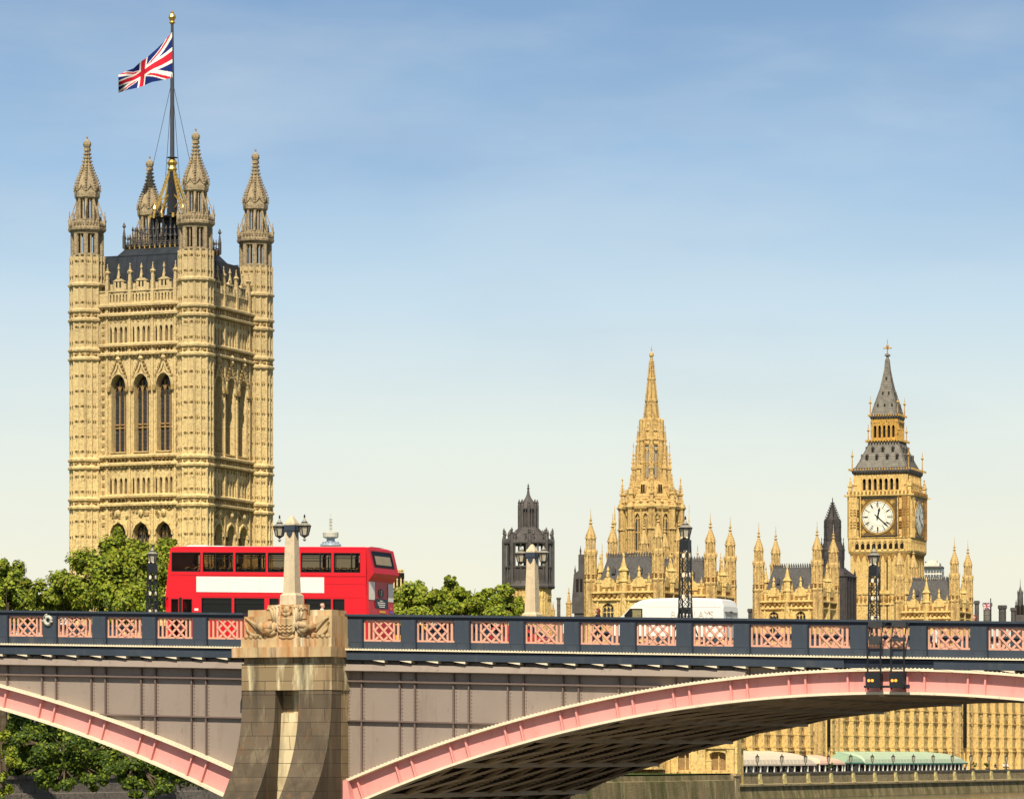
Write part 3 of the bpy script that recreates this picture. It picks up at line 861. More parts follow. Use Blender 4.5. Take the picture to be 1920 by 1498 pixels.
for pr in (prof, sp2[:7]):                 # ridge rolls and slate courses
    for (ha, z_a), (hb, z_b) in zip(pr, pr[1:]):
        for sx in (-1, 1):
            for sy in (-1, 1): mb.bar((ha*sx, ha*sy, z_a), (hb*sx, hb*sy, z_b), .2)
        n = max(2, int((z_b-z_a)/.45))
        for k in range(n):
            h_ = ha+(hb-ha)*k/n; z_ = z_a+(z_b-z_a)*k/n
            sq(mb, [(h_+.005, z_-.02), (h_+.045, z_), (h_+.03, z_+.1), (h_-.02, z_+.12)])
mb.build('spire_roof', M['slate_et'], et)
mb = MB()
mb.lathe(0, 0, [(.16, zx(665)), (.1, zx(652)), (.3, zx(650)), (.3, zx(648)), (.1, zx(646)), (.05, zx(636))], 6)
mb.box(-.75, .75, -.08, .08, zx(654), zx(651.5)); mb.box(-.08, .08, -.75, .75, zx(654), zx(651.5))
for a in (0, 90, 180, 270): mb.ball((.75*math.cos(R(a)), .75*math.sin(R(a)), zx(652.7)), .2, 6, 4)
mb.build('spire_cross', M['gold_stone'], et)
dm = MB(); dm.box(-.3, .3, -.05, .6, 0, .9); dm.prism([(-.38, .9), (0, 1.35), (.38, .9)], 'y', -.12, .6); dm.mi = 1; dm.box(-.2, .2, -.09, -.05, .1, .9)
dm = dm.data('dormer', [M['iron'], M['void']])
for k in range(4):
    a = PI/2*k
    for hh, py, xs in ((4.72, 864.5, (-3.3, -1.15, 1.15, 3.3)), (3.98, 850, (-2.2, 0, 2.2)), (2.36, 764, (-1.5, 0, 1.6)), (1.6, 741, (-.6, .7)), (.88, 713, (0,))):
        for x in xs:
            y = -hh-.12; s_ = 1 if hh > 3 else .55
            put('dormer', dm, et, (x*math.cos(a)-y*math.sin(a), x*math.sin(a)+y*math.cos(a), zx(py)), a, (s_, s_, s_))
ew = MB(); ew.box(-.36, .36, 0, .05, 0, ze(896)-ze(918)); ew = ew.data('belfry_opening', M['void'])
lw = MB(); lw.box(-.31, .31, 0, .05, 0, zx(799)-zx(822)); lw = lw.data('lantern_opening', M['void'])
aw = MB(); aw.box(-.4, .4, 0, .03, 0, .9); aw.prism([(-.4, .9), (0, 1.35), (.4, .9)], 'y', 0, .03); aw = aw.data('arcade_light', M['void'])
sw = MB(); sw.box(-.13, .13, 0, .05, 0, 8.2); sw.box(-.13, .13, 0, .05, -8.6, -1.2); sw = sw.data('slit_window', M['void'])
# dial: opal disc, ring, chapters and hands, in a gilded square frame
R1 = 3.45
fr = MB(); fr.box(-4.0, 4.0, -.12, 0, -4.0, 4.0)
fr.mi = 1
for sx in (-1, 1):
    for sz in (-1, 1):
        fr.lathe(sx*3.1, 0, [(0, 0)], 3) if False else None
        for k in range(3): fr.prism([(sx*3.15+.42*math.cos(t), sz*3.15+.42*math.sin(t)) for t in [2*PI*i/10 for i in range(10)]], 'y', -.2-.02*k, -.1) if k == 0 else None
        fr.box(sx*3.15-.62, sx*3.15+.62, -.17, -.1, sz*3.15-.06, sz*3.15+.06); fr.box(sx*3.15-.06, sx*3.15+.06, -.17, -.1, sz*3.15-.62, sz*3.15+.62)
fr.mi = 2
for s_ in (-1, 1):
    fr.box(-4.15, 4.15, -.22, 0, s_*4.02-.13, s_*4.02+.13); fr.box(s_*4.02-.13, s_*4.02+.13, -.215, 0, -4.15, 4.15)
fr.mi = 1
for k in range(40):
    for s_ in (-1, 1):
        t = -3.95+7.9*k/39
        fr.box(t-.05, t+.05, -.18, -.1, s_*3.85-.05, s_*3.85+.05); fr.box(s_*3.85-.05, s_*3.85+.05, -.18, -.1, t-.05, t+.05)
for k in range(48):
    a = 2*PI*k/48; b = 2*PI*(k+1)/48
    fr.poly([(r*math.cos(t), -.26, r*math.sin(t)) for r, t in ((R1, a), (R1+.24, a), (R1+.24, b), (R1, b))])
    fr.poly([((R1+.24)*math.cos(a), -.26, (R1+.24)*math.sin(a)), ((R1+.24)*math.cos(a), -.1, (R1+.24)*math.sin(a)), ((R1+.24)*math.cos(b), -.1, (R1+.24)*math.sin(b)), ((R1+.24)*math.cos(b), -.26, (R1+.24)*math.sin(b))])
M['frame_gilt'] = plain('gilt_and_black_frame', (.16, .095, .03), .5, .2, .4, .7, 6)
frm = fr.data('dial_frame', [M['frame_gilt'], M['gold_stone'], M['black']])
df = MB(); df.prism([(R1*math.cos(2*PI*i/48), R1*math.sin(2*PI*i/48)) for i in range(48)], 'y', -.2, -.1); dfm = df.data('dial_face', M['dial'])
ch = MB()
def arc(mb, r, w, y, n=60):
    for k in range(n):
        a = 2*PI*k/n; b = 2*PI*(k+1)/n
        mb.poly([(q*math.cos(t), y, q*math.sin(t)) for q, t in ((r, a), (r+w, a), (r+w, b), (r, b))])
arc(ch, 3.36, .09, -.206); arc(ch, 2.98, .05, -.206); arc(ch, 2.05, .05, -.206); arc(ch, 1.72, .04, -.206)
for k in range(12):
    a = PI/2-2*PI*k/12
    w_ = .16 if k % 3 else .2
    tx, tz = math.cos(a), math.sin(a)
    ch.poly([(r*tx-o*tz, -.209, r*tz+o*tx) for r, o in ((2.1, -w_/2), (3.4, -w_/2), (3.4, w_/2), (2.1, w_/2))])
NUM = ['XII', 'I', 'II', 'III', 'IV', 'V', 'VI', 'VII', 'VIII', 'IX', 'X', 'XI']
for k, t in enumerate(NUM):               # roman chapters as strokes
    a = PI/2-2*PI*k/12; n = len(t)
    for j, c in enumerate(t):
        o = (j-(n-1)/2)*.26
        tx, tz = math.cos(a), math.sin(a)
        st = {'I': [(0, 0)], 'V': [(-.09, 0), (.09, 0)], 'X': [(-.1, .1), (.1, -.1)]}[c]
        for d0, d1 in st:
            ch.poly([(r*tx-q*-tz*-1, -.212, r*tz+q*tx) for r, q in ((2.25, -(o+d1)-.035), (2.9, -(o+d0)-.035), (2.9, -(o+d0)+.035), (2.25, -(o+d1)+.035))])
for k in range(60):
    a = 2*PI*k/60; tx, tz = math.cos(a), math.sin(a)
    ch.poly([(r*tx-o*tz, -.21, r*tz+o*tx) for r, o in ((3.02, -.03), (3.36, -.03), (3.36, .03), (3.02, .03))])
chm = ch.data('chapter_ring', M['black'])
def hand(ang, ln, w, tail):
    h = MB(); a = PI/2-R(ang); tx, tz = math.cos(a), math.sin(a)
    h.poly([(r*tx-o*tz, 0, r*tz+o*tx) for r, o in ((-tail, -w*.7), (0, -w), (ln*.55, -w*1.0), (ln*.72, -w*1.7), (ln, -.02), (ln, .02), (ln*.72, w*1.7), (ln*.55, w*1.0), (0, w), (-tail, w*.7))])
    return h
hh = hand(12, 2.05, .17, .7).data('hour_hand', M['black']); mh = hand(132, 3.25, .12, .9).data('minute_hand', M['black'])
hub = MB(); hub.prism([(.3*math.cos(2*PI*i/12), .3*math.sin(2*PI*i/12)) for i in range(12)], 'y', -.3, -.2); hub = hub.data('hub', M['black'])
zd = ze(969.3)
for k in range(4):
    a = PI/2*k
    L = lambda x, y: (x*math.cos(a)-y*math.sin(a), x*math.sin(a)+y*math.cos(a))
    dx = -.35 if k == 0 else 0
    d = put('clock_dial', frm, et, (*L(dx, -6.85), zd), a)
    f_ = put('dial_face', dfm, d); put('chapter_ring', chm, d); put('hour_hand', hh, d, (0, -.24, 0)); put('minute_hand', mh, d, (0, -.27, 0)); put('hub', hub, d)
    for j in range(7): put('belfry_opening', ew, et, (*L(-3.6+7.2*j/6, -5.2), ze(918)), a)
    for j in range(5): put('lantern_opening', lw, et, (*L(-2.0+4.0*j/4, -2.3), zx(822)), a)
    for j in range(9): put('arcade_light', aw, et, (*L(-4.9+9.8*j/8, -6.79), ze(1029)), a)
    for x in (-1.55, 0, 1.55): put('slit_window', sw, et, (*L(x, -6.42), ze(1106)), a)

# ================================================================== river pavilions: four alike
PV = Frame(at_px(1332, 562), 562, 22)
zv = lambda py: PV.z(py, 0, -.8)
A1F = Frame(at_px(1234, 549), 549, 22)
zq = lambda py: A1F.z(py, -5, -.4)
PW, PD = 10.6, 9.3
def pav_turret():
    mb = MB(); s = .0803; r8 = 1.05
    q = lambda w: w*s*r8
    mb.lathe(0, 0, [(q(10.5), G), (q(10.5), zv(1097)), (q(12.2), zv(1095)), (q(12.2), zv(1092)), (q(10.8), zv(1090)), (q(10.8), zv(1083)), (q(11.3), zv(1081.5)), (q(9), zv(1080))], 8)
    for i in range(8):
        a = PI/8+2*PI*i/8; b = 2*PI*i/8
        mb.lathe(q(8.6)*math.cos(a), q(8.6)*math.sin(a), [(.21, zv(1081)), (.21, zv(1048))], 5, a)
        mb.lathe(q(10.6)*math.cos(a), q(10.6)*math.sin(a), [(.1, G), (.1, zv(1095))], 4, a)
        mb.lathe(q(8.2)*math.cos(b), q(8.2)*math.sin(b), [(.085, zv(1081)), (.085, zv(1048))], 4, b)
        mb.mi = 1
        for k in range(3):
            mb.lathe(q(10.3)*math.cos(b), q(10.3)*math.sin(b), [(.05, zv(1090-3*k)), (.24, zv(1088.7-3*k)), (.05, zv(1087.4-3*k))], 4, b)
        mb.mi = 0
        pinn(mb, q(11)*math.cos(a), q(11)*math.sin(a), zv(1045), zv(1033)-zv(1045), .16)
        mb.lathe(q(7.4)*math.cos(a), q(7.4)*math.sin(a), [(.13, zv(1038)), (.13, zv(1017))], 4, a)
        mb.lathe(q(6.9)*math.cos(b), q(6.9)*math.sin(b), [(.07, zv(1038)), (.07, zv(1017))], 4, b)
        for k in range(6):
            rr = q(9.2-1.4*k); mb.cbox(rr*math.cos(a), rr*math.sin(a), zv(1015-4*k), .18, .18, .16)
    mb.lathe(0, 0, [(q(1.2), zv(1081)), (q(1.2), zv(1048))], 4)
    mb.lathe(0, 0, [(q(8.8), zv(1050)), (q(11), zv(1047.5)), (q(11.2), zv(1041)), (q(9.6), zv(1038)), (q(8), zv(1037))], 8)
    mb.lathe(0, 0, [(q(7.6), zv(1019)), (q(9.4), zv(1016.5)), (q(8.6), zv(1012)), (q(7.2), zv(1006)), (q(4.4), zv(999)), (q(2.5), zv(991.5)), (q(1.6), zv(989)), (q(4.2), zv(987.5)), (q(1.5), zv(985.5)), (q(1.2), zv(983)), (q(3.2), zv(981.5)), (q(1), zv(979)), (q(.7), zv(974)), (.02, zv(961))], 8)
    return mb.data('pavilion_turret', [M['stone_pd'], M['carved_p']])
pt = pav_turret()
def pav_wall():
    mb = MB(); y = -.35
    win = [(PW*.27, 1.75, zq(1175), zq(1140), zq(1130)), (PW*.73, 1.75, zq(1175), zq(1140), zq(1130))]
    wall_row(mb, 0, PW, zq(1240), zq(1124.5), win, .5, y, 6)
    low = [(PW*.27, 1.5, zq(1330), zq(1275), zq(1266)), (PW*.73, 1.5, zq(1330), zq(1275), zq(1266))]
    wall_row(mb, 0, PW, G, zq(1240), low, .4, y)
    mb.box(0, PW, y+.01, y+.3, zq(1124.5), zq(1092))
    for py, p in ((1124.5, .35), (1111, .5)):
        z = zq(py); mb.prism([(y+.05, z-.3), (y-p, z-.05), (y-p, z+.12), (y+.05, z+.3)], 'x', 0, PW)
    mb.mi = 1
    for k in range(12):                    # corbel row
        x = .6+(PW-1.2)*k/11
        mb.prism([(x-.3, zq(1112)), (x+.3, zq(1112)), (x+.12, zq(1119)), (x-.12, zq(1119))], 'y', y-.35, y+.05)
        mb.lathe(x, y-.02, [(.05, zq(1123)), (.22, zq(1121.4)), (.05, zq(1119.8))], 4, 0)
    mb.mi = 0
    for k in range(11):                    # parapet merlons
        x = .9+(PW-1.8)*k/10
        mb.cbox(x, y+.1, zq(1092), .5, .4, .45)
        mb.mi = 1; mb.box(x-.22, x+.22, y-.08, y+.1, zq(1107), zq(1096)); mb.mi = 0
    for x in (PW*.27, PW*.73):             # parapet gable with statue
        mb.prism([(x-1.0, zq(1100)), (x-1.0, zq(1090)), (x-.45, zq(1083)), (x, zq(1080)), (x+.45, zq(1083)), (x+1.0, zq(1090)), (x+1.0, zq(1100))], 'y', y-.15, y+.3)
        mb.lathe(x, y, [(.32, zq(1081)), (.28, zq(1074)), (.12, zq(1071)), (.26, zq(1068)), (.05, zq(1061))], 5)
        for sg in (-1, 1): pinn(mb, x+sg*1.55, y+.05, zq(1091), zq(1074)-zq(1091), .24)
    for x in (PW*.12, PW*.42, PW*.58, PW*.88): mb.box(x-.12, x+.12, y-.2, y+.1, G, zq(1112))
    # middle turret against the parapet
    mb.lathe(PW/2, y+.1, [(.62, zq(1240)), (.62, zq(1092)), (.8, zq(1090)), (.66, zq(1086)), (.62, zq(1072)), (.85, zq(1069)), (.5, zq(1064)), (.3, zq(1054)), (.1, zq(1044)), (.2, zq(1042)), (.03, zq(1034))], 6)
    return mb.data('pavilion_wall', [M['stone_p'], M['carved_p']])
pw = pav_wall()
w_pav = win_mesh('arched_window', 1.75, zq(1130)-zq(1175), zq(1140)-zq(1175), M['glass_dk'], M['stone_p'], 2, (1.2, 2.2), .13, .2)
w_pl = win_mesh('lower_window', 1.5, zq(1266)-zq(1330), zq(1275)-zq(1330), M['glass_dk'], M['stone_p'], 2, (2.0,), .13, .2)
def pav_roof():
    mb = MB()
    r_ = lambda a, b, z: [(-PW+a, b, z), (-a, b, z), (-a, PD-b, z), (-PW+a, PD-b, z)]
    mb.loft([r_(.6, .6, zq(1100)), r_(.9, .9, zq(1092)), r_(2.0, 2.0, zq(1042)), r_(2.2, 2.2, zq(1041))])
    for k in range(17):
        t = -PW+2.0+(PW-4)*k/16
        for y in (2.0, PD-2.0): mb.cbox(t, y, zq(1042), .1, .1, .55); mb.lathe(t, y, [(.16, zq(1042)+.4), (.02, zq(1042)+.75)], 4)
    for y in (2.0, PD-2.0): mb.box(-PW+2, -2, y-.04, y+.04, zq(1042)+.25, zq(1042)+.32)
    for k in range(12):
        t = 2+(PD-4)*k/11
        for x in (-PW+2, -2): mb.cbox(x, t, zq(1042), .1, .1, .6)
    for x in (-PW*.7, -PW*.5, -PW*.3):      # small roof dormers
        mb.prism([(x-.28, zq(1074)), (x-.28, zq(1066)), (x, zq(1061)), (x+.28, zq(1066)), (x+.28, zq(1074))], 'y', 1.0, 2.2)
    return mb.data('pavilion_roof', M['slate'])
pr = pav_roof()
def pavilion(px, Y, label, sx=1, sy=1, sz=1):
    f = Frame(at_px(px, Y), Y, 22)
    e = empty('palace_pavilion', label, 'pavilion', 'turreted pavilion towers of the riverside palace'); f.place(e); e.scale = (sx, sy, sz); e.location[2] = CAMZ*(1-sz)
    for x, y in ((0, 0), (-PW, 0), (0, PD), (-PW, PD)): put('pavilion_turret', pt, e, (x, y, 0), 0, (1/sx, 1/sy, 1))
    for lx, ly, rz, k in ((-PW, 0, 0, 1), (0, 0, 90, PD/PW), (0, PD, 180, 1), (-PW, PD, 270, PD/PW)):
        w = put('pavilion_wall', pw, e, (lx, ly, 0), R(rz), (k, 1, 1))
        if rz > 90: continue
        for t in (.27, .73): put('arched_window', w_pav, w, (PW*t, .1, zq(1175))); put('lower_window', w_pl, w, (PW*t, .0, zq(1330)))
    put('pavilion_roof', pr, e)
    return e
pavilion(1234, 549, 'turreted palace pavilion in front of the slender spire, behind the white van cab')
pavilion(1332, 562, 'turreted palace pavilion behind the white van rear, right of the near lattice lamp')
pavilion(1532, 600, 'turreted palace pavilion just left of the clock tower, with the dark spire behind it', .93, .96, 600/582)
pavilion(1789.5, 664, 'turreted palace pavilion right of the clock tower, last before the grey chimneys', .955, .985, 664/625)

# ================================================================== dark cast iron ventilation tower (centre) and dark spire (behind the third pavilion)
IY = 640.0
ir = empty('dark_lantern_tower', 'dark grey openwork lantern tower on a pale stone base behind the far stone pillar', 'tower')
ir.location = (at_px(990.5, IY), IY, 0); ir.rotation_euler = (0, 0, R(-20+45*0))
zi = lambda py: at_py(py, IY); si = IY/7000
mb = MB()
k8 = 1.06
def oi(prof, n=8): mb.lathe(0, 0, [(w*si*k8, zi(p)) for w, p in prof], n)
for i in range(8):
    a = PI/8+2*PI*i/8; b = 2*PI*i/8
    rr = 43*si*k8; 
    mb.lathe(rr*math.cos(a), rr*math.sin(a), [(.36, zi(1104)), (.36, zi(1014)), (.3, zi(1010)), (.15, zi(1002)), (.32, zi(1000)), (.12, zi(998)), (.24, zi(996)), (.04, zi(990))], 6)
    ap = rr*math.cos(PI/8); hw = rr*math.sin(PI/8)
    for t in (-.5, 0, .5):
        mb.lathe(ap*math.cos(b)-t*hw*2*.66*math.sin(b), ap*math.sin(b)+t*hw*2*.66*math.cos(b), [(.15, zi(1104)), (.15, zi(1018))], 4, b)
        for d in (-.17, .17):
            tt = t+d; mb.lathe((ap-.12)*math.cos(b)-tt*hw*1.33*math.sin(b), (ap-.12)*math.sin(b)+tt*hw*1.33*math.cos(b), [(.09, zi(1100)), (.09, zi(1064))], 4, b)
    for t in (-.27, .27): mb.lathe(rr*.94*math.cos(b)-t*hw*2*math.sin(b), rr*.94*math.sin(b)+t*hw*2*math.cos(b), [(.12, zi(1015)), (.12, zi(1005)), (.25, zi(1003)), (.03, zi(995))], 5)
    r2 = 16*si*k8
    mb.lathe(r2*math.cos(a), r2*math.sin(a), [(.26, zi(990)), (.26, zi(948)), (.2, zi(945)), (.26, zi(943)), (.03, zi(936))], 6)
    mb.lathe(r2*.93*math.cos(b), r2*.93*math.sin(b), [(.12, zi(990)), (.12, zi(955))], 4, b)
    mb.bar((42*si*math.cos(a), 42*si*math.sin(a), zi(1014)), (17*si*math.cos(a), 17*si*math.sin(a), zi(990)), .28)
oi([(36, 1105), (46.5, 1103.5), (47.5, 1100), (46.5, 1097), (44, 1095), (43, 1090)])
oi([(43, 1066), (44.2, 1065), (44.2, 1062.5), (42.5, 1062)])
oi([(41, 1095), (41, 1066)])
oi([(42, 1022), (45, 1020), (45, 1017), (43, 1014), (40, 1012), (34, 1006), (27, 999.5), (20, 993), (17.5, 989)])
oi([(12, 990), (12, 955)])
oi([(15, 957), (17, 955), (17, 953), (14.5, 951), (11.5, 944), (7.5, 937), (4.6, 932), (2.6, 926), (1.7, 918), (1.5, 917), (3, 915.5), (1.2, 914), (1, 911.5), (2.2, 910.5), (.7, 909), (.2, 905.5)])
mb.build('lantern', M['iron'], ir)
mb = MB(); oi([(41, 2), (41, 1)]) if False else None
mb.lathe(0, 0, [(41*si*k8, G), (41*si*k8, zi(1106)), (43*si*k8, zi(1104.5)), (40*si, zi(1103))], 8)
for i in range(8):
    b = 2*PI*i/8
    for t in (-.6, -.2, .2, .6):
        hw = 41*si*k8*math.sin(PI/8); ap = 41*si*k8*math.cos(PI/8)
        mb.lathe(ap*math.cos(b)-t*hw*math.sin(b), ap*math.sin(b)+t*hw*math.cos(b), [(.14, G), (.14, zi(1124)), (.3, zi(1119)), (.14, zi(1107))], 4, b)
mb.build('stone_base', M['stone_p'], ir)
# dark spire behind
DY = 640.0
ds = empty('dark_spire', 'dark grey slate roofed spire turret behind the pavilion left of the clock tower', 'tower'); ds.location = (at_px(1561, DY), DY, 0); ds.rotation_euler = (0, 0, R(-20))
z_ = lambda py: at_py(py, DY); sd_ = DY/7000
mb = MB()
mb.lathe(0, 0, [(w*sd_*1.06, z_(p)) for w, p in ((15, 1025), (15, 1012), (13.5, 975), (12, 972), (9, 967), (5, 955), (2, 946), (1.8, 944), (2.8, 943), (1, 941), (.8, 936), (.2, 932))], 8)
mb.lathe(0, 0, [(w*sd_*1.06, z_(p)) for w, p in ((21, 1090), (21, 1030), (17, 1020), (14, 1014))], 8)
for i in range(8):
    a = PI/8+2*PI*i/8
    pinn(mb, 14*sd_*math.cos(a), 14*sd_*math.sin(a), z_(1000), z_(971)-z_(1000), .3)
    pinn(mb, 20.5*sd_*math.cos(a), 20.5*sd_*math.sin(a), z_(1050), z_(1008)-z_(1050), .36)
M['iron_dk'] = plain('sooty_slate', (.048, .042, .042), .7, 0, .3, .4, 2)
for i in range(8):
    a = PI/8+2*PI*i/8
    for k in range(7):
        w_ = (12-1.55*k)*sd_*1.06; mb.cbox(w_*math.cos(a), w_*math.sin(a), z_(970-4.2*k), .16, .16, .22)
    mb.lathe(14*sd_*math.cos(a), 14*sd_*math.sin(a), [(.22, z_(1025)), (.22, z_(975))], 4, a)
mb.build('spire_turret', M['iron_dk'], ds)
mb = MB(); hw = 2.9
mb.box(-3.2, 3.4, -3.2, 3.2, G, z_(1082)); mb.loft([[(-3.4, -3.4, z_(1082)), (3.6, -3.4, z_(1082)), (3.6, 3.4, z_(1082)), (-3.4, 3.4, z_(1082))], [(-1.5, -1.5, z_(1062)), (1.5, -1.5, z_(1062)), (1.5, 1.5, z_(1062)), (-1.5, 1.5, z_(1062))]])
for sx in (-3.1, -1, 1, 3.1):
    mb.box(sx-.12, sx+.12, -3.4, -3.1, G, z_(1084)); 
    for sy in (-3.1, 3.1): pinn(mb, sx, sy, z_(1084), z_(1066)-z_(1084), .3)
for sy in (-2, 0, 2): mb.box(3.3, 3.55, sy-.12, sy+.12, G, z_(1084))
mb.build('turret_body', M['iron_dk'], ds)
# dark roofed stair tower left of the first pavilion
DK = 575.0
dt = empty('dark_roof_turret', 'small dark grey slate stair turret at the left edge of the first pavilion', 'turret'); dt.location = (at_px(1089, DK), DK, 0); dt.rotation_euler = (0, 0, R(-22))
zk = lambda py: at_py(py, DK)
mb = MB(); mb.box(-.7, 1.3, -1, 1, G, zk(1077)); mb.box(.0, 1.3, -1.05, .9, zk(1077), zk(1040)); mb.prism([(-1, zk(1150)), (-1, zk(1125)), (-.7, zk(1077)), (.3, zk(1068)), (1.3, zk(1077)), (1.5, zk(1150))], 'y', -1.2, .9)
pinn(mb, .3, -.9, zk(1040), zk(1024)-zk(1040), .2); pinn(mb, -.6, -.9, zk(1078), zk(1060)-zk(1078), .2)
mb.build('turret_body', M['iron'], dt)
mb = MB(); mb.box(-.3, .1, -.03, 0, 0, 2); mb.box(.35, .75, -.03, 0, 0, 2)
mb.build('louvre', M['void'], dt, (0, -1.21, zk(1110)))

# ================================================================== far things on the skyline
def spirelet(px, Y, top, base, w, label, name='stone_pinnacle', mat='stone_pd', ch=False):
    mb = MB(); s = Y/7000; z = lambda py: at_py(py, Y); h = base-top
    x, y = 0, 0
    if ch: mb.lathe(0, 0, [(w*s, G), (w*s*.85, z(top+4)), (w*s*1.15, z(top+3)), (w*s*1.15, z(top)), (w*s*.6, z(top))], 8)
    else: mb.lathe(0, 0, [(w*s, G), (w*s, z(base-h*.4)), (w*s*1.15, z(base-h*.42)), (w*s*1.15, z(base-h*.47)), (w*s*.7, z(base-h*.5)), (w*s*.28, z(base-h*.78)), (w*s*.45, z(base-h*.81)), (w*s*.2, z(base-h*.84)), (.04, z(top))], 8)
    for k in range(4): mb.cbox(0, -w*s*.8, z(base-h*.1*k)-.1, w*s*.8, w*s*.5, .12)
    o = mb.build(name, M[mat]); o.location = (at_px(px, Y), Y, 0)
    return tag(o, label, 'pinnacle' if not ch else 'chimney')
spirelet(1152.5, 600, 948, 1120, 9, 'tall pale stone pinnacle rising behind the dark roof left of the slender spire', mat='stone_p')
spirelet(1129, 605, 1020, 1120, 4, 'thin stone pinnacle behind the left end of the first pavilion roof')
spirelet(1066.5, 560, 1101, 1155, 5.5, 'pale stone pinnacle just left of the dark stair turret')
spirelet(1037, 560, 1128, 1156, 4, 'small thin stone pinnacle right of the dark lantern tower')
spirelet(1047.5, 570, 1120, 1156, 4.2, 'slim grey stone chimney between two small pinnacles right of the dark lantern tower', 'stone_chimney', 'stone_dk', True)
spirelet(1292, 640, 946, 1100, 3.6, 'thin stone pinnacle rising right behind the near black lamp column', mat='stone_p')
spirelet(1308, 585, 1022, 1100, 5, 'small gilded pinnacle between the near black lamp column and the second pavilion turret', mat='gold_stone')
spirelet(1351, 585, 1036, 1110, 5, 'stone pinnacle between the two turrets of the second pavilion')
spirelet(1586, 648, 1122, 1160, 6.5, 'low stone pinnacle between the third pavilion and the clock tower')
for px, w, tp, lb in ((1831.5, 4.5, 1126, 'dark round chimney touching the right edge of the last pavilion'), (1851.5, 8.2, 1130, 'grey round chimney with the small union flag in front of it'), (1879.5, 7.6, 1134.5, 'dark round chimney with pale slotted crown right of the small flag'), (1900, 4.8, 1139, 'narrow dark chimney beside the grey church steeple'), (1410, 7.8, 1141, 'short dark chimney with slotted crown left of the third pavilion')):
    Y = 760.0; s = Y/7000; z = lambda py: at_py(py, Y); mb = MB()
    mb.lathe(0, 0, [(w*s*.95, G), (w*s*.92, z(tp+7)), (w*s*1.1, z(tp+6.4)), (w*s*1.1, z(tp+5.4)), (w*s*.6, z(tp+5.3)), (w*s*.6, z(tp+1.4))], 12)
    for k in range(12): mb.lathe(w*s*1.0*math.cos(k*PI/6), w*s*1.0*math.sin(k*PI/6), [(.16, z(tp+5.4)), (.16, z(tp+1.4))], 4)
    mb.lathe(0, 0, [(w*s*.7, z(tp+1.5)), (w*s*1.1, z(tp+1.4)), (w*s*1.1, z(tp)), (w*s*.5, z(tp-.2))], 12)
    for k in range(4): mb.lathe(0, 0, [(w*s*.93, z(tp+14+9*k)), (w*s*1.0, z(tp+13.6+9*k)), (w*s*.93, z(tp+13+9*k))], 12)
    o = mb.build('chimney_stack', M['iron'] if tp != 1130 else plain('grey_chimney', (.16, .145, .12), .9)); o.location = (at_px(px, Y), Y, 0)
    tag(o, lb, 'chimney')
mb = MB(); Y = 700.0
mb.lathe(0, 0, [(.12, at_py(1175, Y)), (.1, at_py(1122, Y)), (.02, at_py(1121, Y))], 6)
o = mb.build('flagpole', M['black']); o.location = (at_px(1857.5, Y), Y, 0); tag(o, 'thin dark flagpole in front of the grey round chimney', 'flagpole')
def small_flag(t, v):
    return (at_px(1857-14*t+1.0*v*t, Y), Y+.25*math.sin(t*9+v*3)*t, at_py(1129+2.5*t+(12-1.0*t)*v+.9*math.sin(t*8), Y))
flag('union_flag', 'small red white and blue flag in front of the grey round chimney on the right', small_flag, 40, 24)
# grey church steeple at the right edge
Y = 780.0; s = Y/7000; z = lambda py: at_py(py, Y)
ch_ = empty('church_steeple', 'dark grey church tower with small spire at the right edge of the skyline', 'church'); ch_.location = (at_px(1913, Y), Y, 0)
mb = MB(); mb.box(-9*s, 14*s, -9*s, 9*s, G, z(1134)); mb.box(-14*s, 30*s, -6*s, 12*s, G, z(1160))
for x in (-9, 14):
    pinn(mb, x*s, -9*s, z(1136), z(1124)-z(1136), .25)
mb.lathe(0, 0, [(6*s, z(1134)), (5.4*s, z(1112)), (4.6*s, z(1111))], 8)
mb.lathe(0, 0, [(4.4*s, z(1112)), (2*s, z(1104)), (.6*s, z(1098)), (.2*s, z(1085))], 8)
for i in range(8): pinn(mb, 5*s*math.cos(PI/4*i+PI/8), 5*s*math.sin(PI/4*i+PI/8), z(1114), z(1106)-z(1114), .16)
mb.build('steeple', M['iron'], ch_)
mb = MB(); mb.box(-.35, .35, 0, .1, 0, 1.6); mb.prism([(-.35, 1.6), (0, 2.2), (.35, 1.6)], 'y', 0, .1); lm = mb.data('church_window', M['void'])
for x in (-5, 2, 9): put('church_window', lm, ch_, (x*s, -9*s-.06, z(1152)))
# far telecom tower
Y = 2600.0; s = Y/7000; z = lambda py: at_py(py, Y)
bt = empty('telecom_tower', 'far pale cylindrical telecom tower with a mast, seen just above the bus', 'tower'); bt.location = (at_px(620, Y), Y, 0)
M['far_pale'] = plain('pale_concrete', (.52, .50, .44), .8); M['far_blue'] = plain('blue_grey_glass', (.30, .36, .44), .4)
mb = MB()
mb.lathe(0, 0, [(11*s, G), (11*s, z(1024))], 20)
mb.lathe(0, 0, [(11*s, z(1009)), (14.5*s, z(1007)), (14.8*s, z(998.5)), (14*s, z(997.5)), (4*s, z(997))], 24)
mb.lathe(0, 0, [(1.2*s, z(997)), (.9*s, z(973))], 6)
for k in range(8):
    a = 2*PI*k/8; mb.lathe(2.6*s*math.cos(a), 2.6*s*math.sin(a), [(.3*s, z(997)), (.3*s, z(973))], 4)
for py in (973, 978, 984, 990): mb.lathe(0, 0, [(1*s, z(py+.8)), (3.2*s, z(py+.4)), (3.2*s, z(py-.4)), (1*s, z(py-.8))], 10)
mb.lathe(0, 0, [(.5*s, z(973)), (.4*s, z(962))], 5)
mb.build('drum', M['far_pale'], bt)
